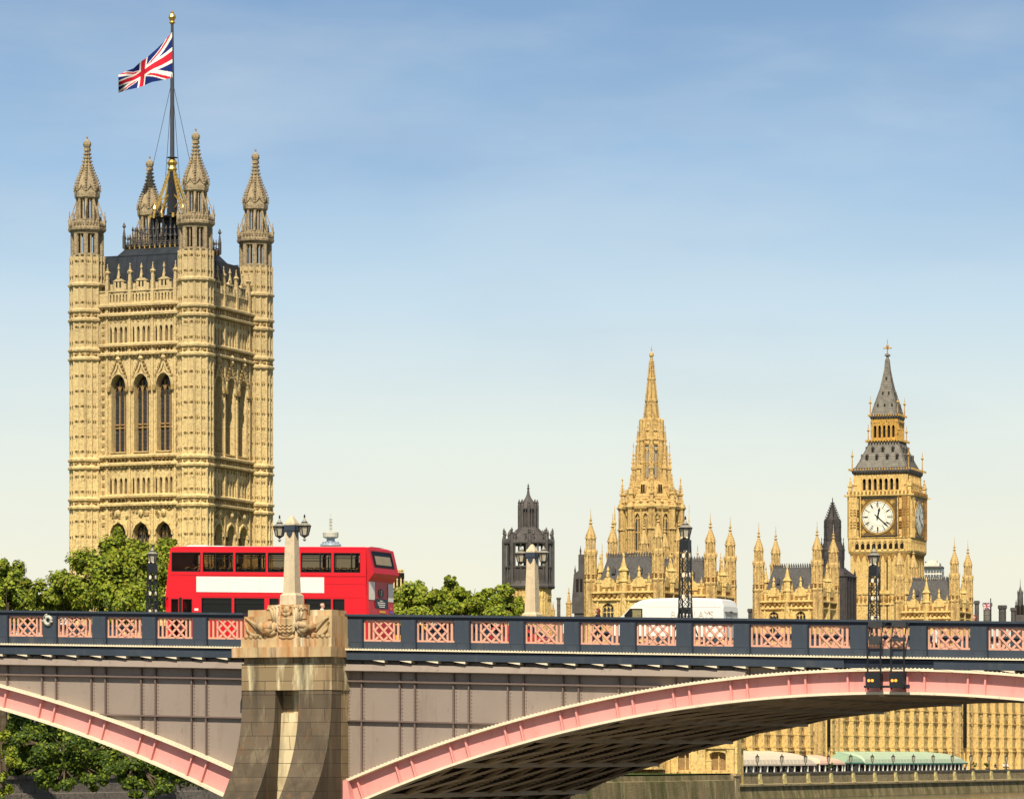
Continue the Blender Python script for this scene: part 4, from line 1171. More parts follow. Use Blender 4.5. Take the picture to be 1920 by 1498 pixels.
mb = MB(); mb.lathe(0, 0, [(8*s, z(1017)), (7.8*s, z(1008))], 20); mb.lathe(0, 0, [(14*s, z(1026)), (20.5*s, z(1023)), (19*s, z(1020)), (12*s, z(1017)), (8*s, z(1016))], 24)
for k in range(14):
    a = 2*PI*k/14; mb.ball((15*s*math.cos(a), 15*s*math.sin(a), z(1016.6)), 1.5*s, 6, 4)
mb.build('antenna_gallery', M['far_blue'], bt)
# modern office block right of the clock tower
Y = 1300.0; s = Y/7000; z = lambda py: at_py(py, Y)
of = empty('office_block', 'modern white office block with dark window bands beyond the clock tower', 'building'); of.location = (at_px(1749, Y), Y, 0); of.rotation_euler = (0, 0, R(-12))
mb = MB(); mb.box(-21*s, 17*s, 0, 40*s, G, z(1063)); mb.box(-19*s, 12*s, 3*s, 38*s, z(1063), z(1055)); mb.box(-10*s, 6*s, 10*s, 30*s, z(1055), z(1050))
mb.build('office_wall', plain('white_cladding', (.66, .62, .53), .6), of)
mb = MB(); mb.box(-21.6*s, 17.6*s, -.8, 40*s, z(1064.5), z(1061.5)); mb.box(-15*s, -13*s, 5*s, 9*s, z(1055), z(1052)); mb.build('office_roof', M['iron'], of)
wn = MB(); wn.box(-2.1*s, 2.1*s, -.15, 0, 0, 5*s); wn = wn.data('office_window', plain('office_glass', (.10, .12, .14), .2, 0, .6))
for j in range(6):
    for k in range(7): put('office_window', wn, of, ((-17.6+5.35*k)*s, -.05, z(1073+9*j)))
    for k in range(5): put('office_window', wn, of, (17*s+.05, (4+7*k)*s, z(1073+9*j)), R(90))
# pale stone stair turret at the back of the bus
Y = 610.0; s = Y/7000; z = lambda py: at_py(py, Y)
tt = empty('stone_turret', 'pale stone turret with flat top just right of the rear of the bus', 'turret'); tt.location = (at_px(748.5, Y), Y, 0)
mb = MB(); mb.lathe(0, 0, [(10*s, G), (10*s, z(1086)), (9.4*s, z(1082)), (8*s, z(1079)), (8*s, z(1072)), (8.8*s, z(1070)), (8.8*s, z(1068)), (7*s, z(1067))], 8)
for i in range(8): mb.lathe(9.4*s*math.cos(PI/8+PI/4*i), 9.4*s*math.sin(PI/8+PI/4*i), [(.16, G), (.16, z(1085))], 4)
mb.build('turret_wall', M['stone_vt'], tt)
mb = MB(); mb.box(-.3, .3, 0, .08, 0, 2.6); lm = mb.data('slit_window', M['void'])
for i in range(8):
    a = PI/4*i; put('slit_window', lm, tt, (9.5*s*math.cos(a), 9.5*s*math.sin(a), z(1104)), a+PI/2)
# ================================================================== river bank: land, water, walls, palace front, terrace
TF = Frame(at_px(1423, 555), 555, 25)       # local y runs along the bank away from us, local x towards the river
def ty(px, x):
    k = (px-CX)/FPX
    return (TF.ox + x*TF.c - k*(TF.oy - x*TF.s)) / (k*TF.c - TF.s)
LP = 10.2
m = NM('river_water', .12, 0, .5); m.col(m.mix(m.noise(.05), (.05, .05, .035), (.09, .085, .06)))
m.bump(m.noise(1.2, (1, .5, 1), 4), .35, .3); M['water'] = m.m
M['grass'] = plain('lawn', (.045, .075, .02), .95, 0, .1, .4, .4)
mb = MB(); mb.poly([(-9000, -400, 0), (9000, -400, 0), (9000, 14000, 0), (-9000, 14000, 0)])
tag(mb.build('river', M['water']), kind='structure')
mb = MB(); mb.poly([(-9000, -420, 3.8), (-.3, -420, 3.8), (-.3, 14000, 3.8), (-9000, 14000, 3.8)])
g = mb.build('ground', M['grass']); TF.place(g); tag(g, kind='structure')
mb = MB(); mb.poly([(-14, -12, 3.82), (-.2, -12, 3.82), (-.2, 230, 3.82), (-14, 230, 3.82)])
g = mb.build('terrace_paving', M['stone_w']); TF.place(g); tag(g, kind='structure')

# river wall below the terrace, algae on the lower courses
m = NM('algae_river_wall', .9, 0, .15)
c = m.mix(m.noise(.25, (1, 1, .5), 5), (.27, .21, .11), (.16, .13, .07))
c = m.mix(m.noise(.5, (1, 1, .25), 5, .65, .45, .65), c, (.10, .10, .035))
c = m.mix(m.mul(m.noise(.9, (1, 1, .15), 5, .65, .52, .7), .8), c, (.40, .33, .18))
m.col(c); m.bump(m.noise(3), .5, .1); M['algae'] = m.m
rw = empty('river_wall', 'long stone river wall with pale buttress strips below the palace terrace', 'wall'); TF.place(rw)
mb = MB(); mb.prism([(.0, 3.72), (.0, 2.3), (.35, 2.1), (.35, 1.95), (.15, 1.8), (.15, 1.45), (-.9, 1.45), (-.9, 3.72)], 'y', -10, 230) if False else None
mb.loft([[(0, y, 3.70), (.05, y, 2.25), (.5, y, 2.1), (.5, y, 1.85), (-.9, y, 1.85), (-.9, y, 3.7)] for y in (-10, 230)])
mb.build('upper_wall', M['stone_w'], rw)
mb = MB(); mb.loft([[(.1, y, 1.85), (1.0, y, -1.5), (-1, y, -1.5), (-1, y, 1.85)] for y in (-10.02, 230)]); mb.build('lower_wall', M['algae'], rw)
mb = MB(); mb.box(-.45, .12, -10, 230, 3.7, 3.95); mb.build('coping', M['stone_dk'], rw)
bb = MB()
bb.loft([[(.0, -.42, 3.7), (.28, -.42, 3.7), (.28, .42, 3.7), (0, .42, 3.7)], [(.0, -.42, 2.9), (.34, -.42, 2.9), (.34, .42, 2.9), (0, .42, 2.9)], [(.0, -.28, 2.2), (.55, -.2, 2.2), (.55, .2, 2.2), (0, .28, 2.2)]])
M['wall_pale'] = stone('pale_wall_strip', (.60, .52, .24), (.35, .27, .12), .5)
bbm = bb.data('wall_buttress', M['wall_pale'])
for n in range(-0, 20): put('wall_buttress', bbm, rw, (0.01, n*LP, 0))
# garden wall to the left, seen under the left arch
gw = empty('garden_wall', 'dark grey stone embankment wall under the trees below the left arch', 'wall'); TF.place(gw)
mb = MB(); mb.loft([[(0, y, 4.1), (.25, y, 2.7), (.5, y, 2.6), (.8, y, 1.2), (1.0, y, 1.15), (1.2, y, -1.5), (-1, y, -1.5), (-1, y, 4.1)] for y in (-330, -110)])
mb.build('wall_face', M['stone_dk'], gw)
mb = MB(); mb.box(-.5, .22, -330, -110, 4.1, 4.45); mb.build('coping', M['stone_dk'], gw)
mb = MB(); mb.loft([[(0, y, 3.6), (.1, y, 2.9), (.6, y, 2.8), (.7, y, 1.9), (1.0, y, -1.5), (-1, y, -1.5), (-1, y, 3.6)] for y in (-110, -11.5)])
o = mb.build('low_river_wall', M['algae']); TF.place(o); tag(o, 'low pale stone wall at the foot of the palace corner, just beyond the dark arch underside', 'wall')

# ------------------------------------------------------------------ palace river front
pf = empty('palace_range', 'long golden stone palace front with buttressed bays seen under the right arch', 'building'); TF.place(pf)
FXX = -8.5; BAY = LP/2; NB = 34
lev = [3.8, 7.3, 7.75, 9.75, 12.2, 14.2, 18.5, 23.5]
def bay_wall():
    mb = MB(lambda x, y, z: (-y+0, x, z))     # canonical facing -y becomes facing +x
    for (a, b, wz) in ((lev[2], lev[3], (7.95, 9.2, 9.5)), (lev[3], lev[4], (10.0, 11.5, 11.9)), (lev[5], 18.3, (14.6, 17, 17.7)), (3.8, 7.1, (4.4, 6.2, 6.7))):
        wall_row(mb, 0, BAY, a, b, [(BAY*.5+.35, 2.0, wz[0], wz[1], wz[2])], .45, 0, 4)
    mb.box(0, BAY, .02, .3, 7.1, 7.75); mb.box(0, BAY, -.02, .3, lev[4], lev[5])
    mb.poly([(0, 0, 18.3), (BAY, 0, 18.3), (BAY, 0, 23.5), (0, 0, 23.5)])
    mb.mi = 1
    # buttress
    mb.loft([[(-.0, 0, z), (1.2, 0, z), (1.2, d, z), (-.0, d, z)] for z, d in ((3.8, -1.05), (7.2, -1.0), (14, -.92), (24.2, -.8))])
    for z, p in ((7.2, .35), (7.75, .2), (9.75, .16), (12.2, .26), (14.2, .26), (18.4, .3)):
        mb.box(0, BAY, -p, .1, z-.13, z+.13); mb.box(-.05, 1.25, -1.0-p*.4, 0, z-.1, z+.1)
    mb.mi = 0
    for k in range(5):                          # heraldic panel reliefs
        x = 1.5+k*.72
        mb.lathe(x, -.04, [(.1, 12.5), (.3, 13.0), (.34, 13.5), (.1, 13.9)], 5, 0)
        mb.cbox(x, -.03, 7.35, .3, .12, .28)
    for k in range(4): mb.box(1.4+k*.95-.05, 1.4+k*.95+.05, -.09, .05, 7.9, 12)
    pinn(mb, .6, -.4, 23.4, 1.6, .5)
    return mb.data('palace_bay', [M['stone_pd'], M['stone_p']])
bw = bay_wall()
fw1 = win_mesh('tall_window', 2.0, 1.55, 1.25, M['glass_dk'], M['stone_r'], 2, (.6,), .12, .15)
fw2 = win_mesh('middle_window', 2.0, 1.9, 1.5, M['glass_dk'], M['stone_r'], 2, (.7,), .12, .15)
fw3 = win_mesh('ground_window', 2.0, 2.3, 1.8, M['glass_dk'], M['stone_r'], 2, (.9,), .12, .15)
y_s = -9.8+11
for k in range(NB):
    y = y_s + k*BAY
    w = put('palace_bay', bw, pf, (FXX, y, 0))
    for ms, nm, z in ((fw1, 'tall_window', 7.95), (fw2, 'middle_window', 10.0), (fw3, 'ground_window', 4.4)):
        put(nm, ms, w, (-.38, BAY*.5+.35, z), R(90))
mb = MB(); mb.box(FXX-14, FXX-.6, -9, 185, 3.8, 22); mb.poly([(FXX-14, -9, 22), (FXX-.6, -9, 22), (FXX-4, -9, 23.4)]) if False else None
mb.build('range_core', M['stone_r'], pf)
for px in (1546, 1803):                        # dark upright boxes on the front between blocks
    y = ty(px, FXX+.2); mb = MB(); mb.box(FXX-.1, FXX+1.02, y-.5, y+.5, 7.8, 24); mb.build('dark_strip', M['void'], pf)
# south end: bastion block projecting to the corner
sb = empty('palace_bastion', 'carved stone corner block at the near end of the terrace, left of the white awning', 'building'); TF.place(sb)
mb = MB(); Y0_ = -9.8
X0b, X1b = -34, .2
ops = [(-2.7, 2.6, 4.3, 6.6, 7.0), (-8.0, 2.2, 4.3, 6.8, 7.2), (-13.5, 2.2, 4.3, 6.8, 7.2), (-19, 2.2, 4.3, 6.8, 7.2), (-25, 2.2, 4.3, 6.8, 7.2)]
wall_row(mb, X0b, X1b, 3.6, 7.6, ops, .9, Y0_)
mb.box(X0b, X1b, Y0_+.01, Y0_+3, 7.6, 9.1); mb.box(X0b, X1b, Y0_+1.0, Y0_+3, 2, 7.6)
mb.box(X0b-.1, X1b+.25, Y0_-.3, Y0_+3.1, 7.45, 7.75); mb.box(X0b-.1, X1b+.2, Y0_-.2, Y0_+3.05, 9.0, 9.25)
mb.box(X0b, -4, Y0_+.3, Y0_+10, 9.2, 23)
for x in (-.5, -5.0, -10.6, -16.2, -22, -28): 
    mb.box(x-.55, x+.55, Y0_-.5, Y0_, 3.6, 7.45); mb.box(x-.7, x+.7, Y0_-.6, Y0_, 7.4, 7.8); mb.box(x-.75, x+.75, Y0_-.7, Y0_, 3.6, 4.0)
for x in (-7, -9, -12.5, -14.5): mb.box(x-.12, x+.12, Y0_-.22, Y0_, 4, 7.4)
for x in (-4, -11.8, -17.2, -23): mb.box(x-.45, x+.45, Y0_-.3, Y0_, 3.8, 5.6); mb.prism([(x-.5, 5.6), (x, 6.2), (x+.5, 5.6)], 'y', Y0_-.35, Y0_)
mb.box(X1b-.05, X1b+.35, Y0_-.4, Y0_+1.2, 3.6, 9.1)
mb.build('bastion_wall', M['stone_p'], sb)
mb = MB()
mb.loft([[(X0b, Y0_-.9, 3.75), (X1b+.4, Y0_-.9, 3.75), (X1b+.4, Y0_+.6, 3.75), (X0b, Y0_+.6, 3.75)], [(X0b, Y0_-1.1, 3.45), (X1b+.45, Y0_-1.1, 3.45), (X1b+.45, Y0_+.6, 3.45), (X0b, Y0_+.6, 3.45)], [(X0b, Y0_-.8, 3.4), (X1b+.3, Y0_-.8, 3.4), (X1b+.3, Y0_+.6, 3.4), (X0b, Y0_+.6, 3.4)], [(X0b, Y0_-1.5, -1.5), (X1b+.6, Y0_-1.5, -1.5), (X1b+.6, Y0_+.6, -1.5), (X0b, Y0_+.6, -1.5)]])
for x in (-.1, -5.2, -10.4, -15.6): 
    mb.box(x-.5, x+.5, Y0_-1.5, Y0_-.7, 2.0, 3.5)
for x in (-2.7, -8, -13): mb.prism([(x+1.3*math.cos(PI*i/8), 2.2+1.0*math.sin(PI*i/8)) for i in range(9)], 'y', Y0_-1.25, Y0_-.8)
mb.build('bastion_base', M['stone_w'], sb)
for o_ in ops:
    wm = win_mesh('niche_window', o_[1], o_[4]-o_[2], o_[3]-o_[2], M['stone_r'], M['stone_p'], 1, (), .2, .3)
    put('niche_window', wm, sb, (o_[0], Y0_+.85, o_[2]))

# ------------------------------------------------------------------ terrace awnings
def canvas(name, c): 
    m = NM(name, .85, 0, .1); m.col(m.mix(m.noise(.8, (1, 1, 1), 3), [x*.93 for x in c], c))
    return m.m
M['cv_white'] = canvas('cream_canvas', (.64, .56, .45)); M['cv_pink'] = canvas('pink_canvas', (.72, .50, .38)); M['cv_green'] = canvas('mint_canvas', (.43, .52, .39)); M['cv_greend'] = canvas('sage_canvas', (.30, .42, .30))
def awning(label, px0, px1, m_, zt_, ze_, hip=2.0, hip0=0., post=1.4, valance=None, dark=True, x0=-7.6, x1=-2.0, stripes=False):
    y0, y1 = ty(px0, x1), ty(px1, x1)
    e = empty('awning_tent', label, 'awning', 'canvas dining awnings on the river terrace'); TF.place(e)
    mb = MB()
    prof = [(x1, ze_), (x1-.25, ze_+(zt_-ze_)*.35), (x1-.9, ze_+(zt_-ze_)*.62), (x1-2.2, ze_+(zt_-ze_)*.84), (x0, zt_)]
    N = max(6, int((y1-y0)/1.6)); rings = []
    for k in range(N+1):
        t = k/N; y = y0+(y1-y0)*t
        rings.append((t, y))
    for k in range(N):
        for (xa, z_a), (xb, z_b) in zip(prof, prof[1:]):
            q = []
            for (t, y), (x, z) in (((rings[k]), (xa, z_a)), ((rings[k+1]), (xa, z_a)), ((rings[k+1]), (xb, z_b)), ((rings[k]), (xb, z_b))):
                f = (z-ze_)/(zt_-ze_)
                yy = y
                yy = min(yy, y1-hip*f) ; yy = max(yy, y0+hip0*f)
                sag = .07*math.sin(PI*((k if y == rings[k][1] else k+1) % 2))
                q.append((x, yy, z))
            mb.poly(q)
    f_ = lambda f: y1-hip*f
    mb.poly([(x1, y1, ze_)] + [(x, f_((z-ze_)/(zt_-ze_)), z) for x, z in prof[1:]] + [(x0, y1, ze_)])
    mb.poly([(x1, y0, ze_), (x0, y0, ze_)] + [(x, y0+hip0*(z-ze_)/(zt_-ze_), z) for x, z in reversed(prof[1:])])
    for k in range(N+1):                      # seam ribs
        for (xa, z_a), (xb, z_b) in zip(prof, prof[1:]):
            fa, fb = (z_a-ze_)/(zt_-ze_), (z_b-ze_)/(zt_-ze_)
            y = rings[k][1]
            if y0+hip0 < y < y1-hip: mb.bar((xa+.02, y, z_a+.03), (xb+.02, y, z_b+.03), .06, .06)
    mb.build('canopy', m_, e)
    mb = MB(); mb.box(x1-.03, x1+.03, y0, y1, ze_-.22, ze_); mb.build('valance', valance or m_, e)
    pm = MB(); pm.box(-.09, .09, -.09, .09, 3.82, ze_-.1); pm = pm.data('post', M['white'])
    y = y0+.3
    while y < y1-.2: put('post', pm, e, (x1-.12, y, 0)); y += post
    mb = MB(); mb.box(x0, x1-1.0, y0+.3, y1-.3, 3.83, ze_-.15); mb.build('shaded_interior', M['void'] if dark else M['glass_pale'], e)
    # furniture glimpsed inside: pale curtains and chair backs
    mb = MB(); rnd = random.Random(int(px0))
    for k in range(int((y1-y0)/.55)):
        if rnd.random() < .55: mb.box(x1-.95, x1-.85, y0+.4+k*.55, y0+.4+k*.55+rnd.uniform(.12, .4), 3.83, 3.83+rnd.uniform(.5, 1.15))
    mb.build('curtain', M['glass_pale'], e)
    return e
M['teal'] = plain('teal_trim', (.05, .20, .16), .7)
awning('long cream white awning at the near end of the terrace', 1386, 1531, M['cv_white'], 7.1, 5.1, 5.5, 0, 2.9)
awning('small salmon pink pointed awning between the cream and the green awnings', 1537, 1586, M['cv_pink'], 6.5, 5.2, 5.0, 2.5, 2.6, x0=-5.2)
awning('sage green pointed awning beside the pink one', 1584, 1621, M['cv_greend'], 7.0, 5.3, 2.5, 6, 3.4, M['teal'], x0=-5.4)
awning('long mint green awning with rounded far end on the terrace', 1622, 1815, M['cv_green'], 7.05, 5.15, 7.0, 1.5, 2.2, M['teal'])
# terrace lamp posts
lpm = MB(); lpm.lathe(0, 0, [(.16, 3.9), (.16, 4.1), (.07, 4.2), (.06, 5.25), (.12, 5.3), (.05, 5.35)], 6)
lpm.lathe(0, 0, [(.32, 6.25), (.2, 6.38), (.1, 6.45), (.05, 6.6), (.01, 6.75)], 6)
for k in range(6): a = 2*PI*k/6; lpm.bar((.16*math.cos(a), .16*math.sin(a), 5.35), (.29*math.cos(a), .29*math.sin(a), 6.25), .05)
lpm = lpm.data('post', M['black'])
lgm = MB(); lgm.lathe(0, 0, [(.14, 5.35), (.26, 6.25)], 6); lgm = lgm.data('lantern_glass', plain('pale_lamp_glass', (.50, .46, .34), .3, 0, .5))
for n in range(13):
    e = empty('terrace_lamp', 'slender black lamp post on the terrace wall, number %d' % n, 'lamp post', 'lamp posts along the palace terrace'); TF.place(e, -.25, n*LP, 0)
    e['label'] = ['lamp post before the near part of the cream awning, first on the terrace', 'lamp post before the middle of the cream awning', 'lamp post before the far end of the cream awning', 'lamp post before the salmon pink awning', 'lamp post before the sage green awning', 'lamp post where the mint awning begins', 'lamp post before the near third of the mint awning, second along it', 'lamp post before the middle of the mint awning, third along it', 'lamp post before the far half of the mint awning, fourth along it', 'lamp post before the rounded far end of the mint awning', 'lamp post just past the mint awning beside a ball topiary', 'lamp post right of both topiary trees', 'rightmost lamp post on the terrace'][n]
    put('post', lpm, e); put('lantern_glass', lgm, e)
# ================================================================== trees
def leafmat(name, c1, c2):
    m = NM(name, .55, 0, .25)
    c = m.mix(m.noise(.8, detail=3), c1, c2)
    c = m.mix(m.mul(m.noise(3.5, detail=2), .6), c, [x*.7 for x in c1])
    m.col(c)
    tr = m.n('ShaderNodeBsdfTranslucent'); m.l(c, tr.inputs[0])
    ms = m.n('ShaderNodeMixShader'); ms.inputs[0].default_value = .3
    m.l(m.b.outputs[0], ms.inputs[1]); m.l(tr.outputs[0], ms.inputs[2])
    m.l(ms.outputs[0], m.t.nodes['Material Output'].inputs[0])
    return m.m
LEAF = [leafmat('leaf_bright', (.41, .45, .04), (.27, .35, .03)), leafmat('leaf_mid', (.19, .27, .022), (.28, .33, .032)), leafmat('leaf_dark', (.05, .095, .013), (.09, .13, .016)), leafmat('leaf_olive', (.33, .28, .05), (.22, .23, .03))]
M['bark'] = plain('bark', (.10, .075, .05), .9, 0, .1, .4, 2)
def crown_mesh(name, blobs, n, size, seed, w=(.4, .3, .2, .1)):
    """blobs: (x, y, z, rx, ry, rz) in metres; leaf cards gathered in clumps on and inside each blob"""
    rng = np.random.default_rng(seed)
    vol = np.array([b[3]*b[5] for b in blobs]); cnt = (n*vol/vol.sum()).astype(int)
    P, N_ = [], []
    for b, c in zip(blobs, cnt):
        nc = max(8, int(b[3]*b[5]*2.6))
        d = rng.normal(size=(nc, 3)); d /= np.linalg.norm(d, axis=1)[:, None]
        rr = rng.uniform(.55, 1.0, (nc, 1))
        cc = d*rr
        k = rng.integers(0, nc, c)
        dd = rng.normal(size=(c, 3)); dd /= np.linalg.norm(dd, axis=1)[:, None]
        rad = rng.uniform(.12, .38, (nc, 1))[k]*(rng.uniform(.3, 1.25, (c, 1)))
        p = cc[k]*.92 + dd*rad
        sc = np.array(b[3:6])
        P.append(p*sc + np.array(b[:3]))
        N_.append(dd*.7 + cc[k]*.5 + np.array([0, -.1, .35]))
    P = np.concatenate(P); N_ = np.concatenate(N_)
    N_ += rng.normal(size=N_.shape)*.45
    N_ /= np.linalg.norm(N_, axis=1)[:, None]
    n = len(P)
    t = np.cross(N_, rng.normal(size=(n, 3))); t /= np.linalg.norm(t, axis=1)[:, None]
    bt = np.cross(N_, t)
    s = size*rng.uniform(.55, 1.25, (n, 1))
    V = np.stack([P-t*s*.5, P+bt*s*.32, P+t*s*.5, P-bt*s*.32], 1).reshape(-1, 3)
    me = bpy.data.meshes.new(name)
    me.vertices.add(4*n); me.vertices.foreach_set('co', V.ravel())
    me.loops.add(4*n); me.loops.foreach_set('vertex_index', np.arange(4*n, dtype=np.int32))
    me.polygons.add(n); me.polygons.foreach_set('loop_start', np.arange(0, 4*n, 4, dtype=np.int32))
    for m_ in LEAF: me.materials.append(m_)
    me.polygons.foreach_set('material_index', rng.choice(4, n, p=w).astype(np.int32))
    me.update(); me.validate()
    return me
def tree(name, label, Y, blobs, trunk, n=9000, size=.55, seed=1, w=(.4, .3, .2, .1), zbase=3.8, group='leafy trees on the far bank'):
    """blobs in photo pixels (px, py, rx, ry[, dY])"""
    s = Y/7000; tx = at_px(trunk, Y)
    e = empty(name, label, 'tree', group); e.location = (tx, Y, zbase)
    B = []
    for b in blobs:
        dy = b[4] if len(b) > 4 else 0
        B.append((at_px(b[0], Y)-tx, dy, at_py(b[1], Y)-zbase, b[2]*s, max(b[2], b[3])*s*.9, b[3]*s))
    put('crown', crown_mesh('crown', B, n, size, seed, w), e)
    mb = MB(); h = max(b[2] for b in B)
    rnd = random.Random(seed)
    low = min(b[2]-b[5]*.5 for b in B)
    hf = max(3, h*.45)
    mb.tube([(0, 0, -.5), (.05, 0, .8), (.1, .1, hf*.5), (0, 0, hf)], [.75, .5, .42, .34], 8)
    for b in B:
        x, y, z = b[:3]
        mb.tube([(0, 0, hf*.75), (x*.4, y*.4, hf+(z-hf)*.35), (x*.85, y*.85, z)], [.3, .2, .08], 6)
        for k in range(3):
            q = (x+rnd.uniform(-.7, .7)*b[3], y+rnd.uniform(-.7, .7)*b[4], z+rnd.uniform(-.5, .7)*b[5])
            mb.tube([(x*.6, y*.6, hf+(z-hf)*.6), q], [.12, .03], 5)
    mb.build('trunk', M['bark'], e)
    return e
tree('plane_tree', 'tallest broad tree in front of the great square tower, left of the bus', 390, [(225, 1040, 46, 42), (275, 1068, 62, 55, -2), (180, 1085, 62, 52, -1), (130, 1108, 55, 42), (310, 1040, 34, 36), (240, 1120, 90, 60, -2), (90, 1122, 45, 34, 1), (215, 1015, 30, 28)], 215, 52000, .44, 3, (.42, .28, .16, .14))
tree('plane_tree', 'dark leafy tree at the left edge above the parapet', 380, [(10, 1095, 38, 44), (-10, 1070, 26, 34), (42, 1108, 30, 30), (20, 1130, 50, 40, -1)], 5, 20000, .42, 4, (.25, .33, .32, .1))
tree('plane_tree', 'lower leafy tree left of the tallest one, behind the parapet', 400, [(78, 1122, 42, 30), (55, 1145, 60, 44), (120, 1140, 40, 40)], 80, 16000, .42, 5)
tree('plane_tree', 'leafy tree immediately right of the rear of the bus', 455, [(775, 1122, 38, 32), (800, 1112, 30, 26), (755, 1135, 32, 30), (805, 1135, 34, 28), (780, 1150, 60, 34)], 775, 19000, .46, 6, (.5, .28, .14, .08))
tree('plane_tree', 'middle bright tree with a peaked crown right of the bus', 470, [(860, 1108, 26, 26), (858, 1128, 34, 30), (888, 1122, 28, 28), (830, 1128, 30, 28), (845, 1092, 14, 14), (865, 1150, 60, 30)], 860, 19000, .46, 7, (.5, .28, .14, .08))
tree('plane_tree', 'bright tree touching the base of the dark lantern tower', 465, [(940, 1122, 36, 30), (915, 1128, 34, 28), (962, 1142, 26, 26), (940, 1155, 50, 26)], 940, 17000, .46, 8, (.42, .28, .16, .14))
# foliage hanging over the embankment wall, under the left arch
tree('overhanging_tree', 'bright bushy tree at the left edge under the pink arch', 352, [(-2, 1395, 36, 34), (5, 1435, 34, 40), (-15, 1470, 40, 30)], -6, 9000, .38, 11, (.45, .32, .18, .05), 4)
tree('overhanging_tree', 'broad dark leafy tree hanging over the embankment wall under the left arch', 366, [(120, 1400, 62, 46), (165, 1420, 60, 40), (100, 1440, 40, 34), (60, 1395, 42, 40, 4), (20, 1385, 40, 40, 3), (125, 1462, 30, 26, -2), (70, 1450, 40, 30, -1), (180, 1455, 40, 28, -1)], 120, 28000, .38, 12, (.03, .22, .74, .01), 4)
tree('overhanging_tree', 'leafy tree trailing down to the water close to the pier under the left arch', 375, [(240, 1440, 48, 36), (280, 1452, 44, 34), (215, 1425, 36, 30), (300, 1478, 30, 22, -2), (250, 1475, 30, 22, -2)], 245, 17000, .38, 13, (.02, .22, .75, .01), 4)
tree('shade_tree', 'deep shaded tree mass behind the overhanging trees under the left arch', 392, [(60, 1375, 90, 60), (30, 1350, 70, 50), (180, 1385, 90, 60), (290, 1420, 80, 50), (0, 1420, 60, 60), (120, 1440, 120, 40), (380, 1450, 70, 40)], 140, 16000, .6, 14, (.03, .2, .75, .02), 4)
# clipped ball trees on the terrace
for px, lb in ((1826, 'clipped ball tree just right of the mint awning'), (1850, 'clipped ball tree leaning right between two terrace lamps'), (1557, 'dark round bush under the pink awning')):
    y = ty(px, -1.5); a, b = TF.w(-1.5, y)
    e = empty('ball_topiary', lb, 'topiary', 'clipped ball trees on the terrace'); e.location = (a, b, 3.82)
    put('crown', crown_mesh('crown', [(0, 0, 1.05, .5, .5, .5)], 500, .22, int(px), (0, .1, .9, 0)), e)
    mb = MB(); mb.tube([(0, 0, 0), (0, 0, .9)], .06, 6); mb.lathe(0, 0, [(.22, 0), (.28, .35)], 8); mb.build('stem', M['bark'], e)
# ================================================================== the bridge
BY0 = 159.5
BR = Frame((16.905-960)*BY0/7000, BY0, 23.44)
BW, PITCH, SLOPE = 22.5, 2.4, .0249
ztop = lambda u: 12.66 - SLOPE*u
def shear(u, v, z): return (u, v, ztop(u)+z)
def shear0(u, v, z): return (u, v, z-SLOPE*u)
m = NM('blue_grey_paint', .45, .1, .45)
c = m.mix(m.noise(.5, (1, 1, .3), 5), (.032, .044, .064), (.046, .060, .082))
c = m.mix(m.mul(m.noise(2.2, (1, 1, .35), 5, .7, .55, .72), .55), c, (.10, .095, .085))
m.col(c); m.bump(m.noise(2.5), .12, .02); M['blue'] = m.m
M['blue_dk'] = plain('dark_blue_paint', (.016, .024, .042), .45, .1, .4, .2)
def paint(name, c, dirt, amt=.5, sc=1.2):
    m = NM(name, .5, 0, .35)
    x = m.mix(m.noise(.6, (1, 1, .4), 5), [q*.9 for q in c], c)
    x = m.mix(m.mul(m.noise(sc, (1, 1, .18), 6, .7, .54, .74), amt), x, dirt)
    x = m.mix(m.mul(m.noise(4.5, (1, 1, .6), 4, .7, .62, .72), amt), x, [q*.6 for q in dirt])
    m.col(x); m.bump(m.noise(3), .1, .02); return m.m
M['pink'] = paint('pink_paint', (.70, .315, .295), (.44, .17, .14), .45)
M['salmon'] = paint('salmon_lattice_paint', (.66, .35, .255), (.40, .17, .12), .45, 2.5)
M['cream'] = paint('cream_paint', (.80, .70, .52), (.55, .38, .25), .5, 3)
M['mauve'] = paint('mauve_grey_paint', (.285, .23, .196), (.17, .12, .095), .65)
M['mauve_dk'] = paint('stiffener_paint', (.16, .115, .10), (.10, .07, .06), .4)
M['soffit'] = paint('dark_soffit_paint', (.035, .027, .02), (.025, .02, .015), .5)  # dark tone puts the shade between the ribs into the colour
M['soffit_web'] = paint('shaded_brown_web_paint', (.07, .05, .035), (.04, .03, .02), .5)  # webs darkened in colour to read as shade behind the flanges
M['soffit_lt'] = paint('bounce_lit_brown_paint', (.52, .37, .23), (.28, .19, .11), .5)  # lightened in colour to stand in for bounce light from the water
M['asphalt'] = plain('asphalt', (.05, .05, .052), .9, 0, .1, .2, 2)
M['paving'] = plain('paving', (.25, .22, .18), .9, 0, .1, .2, 1)
EXC = (38.92, -51.976, 61.70); INC = (38.90, -50.317, 59.246)
ext = lambda u: EXC[1]+math.sqrt(max(0, EXC[2]**2-(u-EXC[0])**2))
inn = lambda u: INC[1]+math.sqrt(max(0, INC[2]**2-(u-INC[0])**2))
def lext(u): u = u if u > -15.6 else -31.2-u; return -.00759387*u*u-.236813*u+9.33823
def lint(u): u = u if u > -14.9 else -29.8-u; return -.00870168*u*u-.250976*u+8.488962
UPL, UPR = BR.x(453, -1.65), BR.x(622, -1.65)     # pier sides
AL, AR = (-42.0, UPL+.3), (UPR-.2, 61.6)
br = empty('road_bridge', 'blue and pink iron arch road bridge on a stone pier crossing the whole foreground', 'bridge')
BR.place(br)

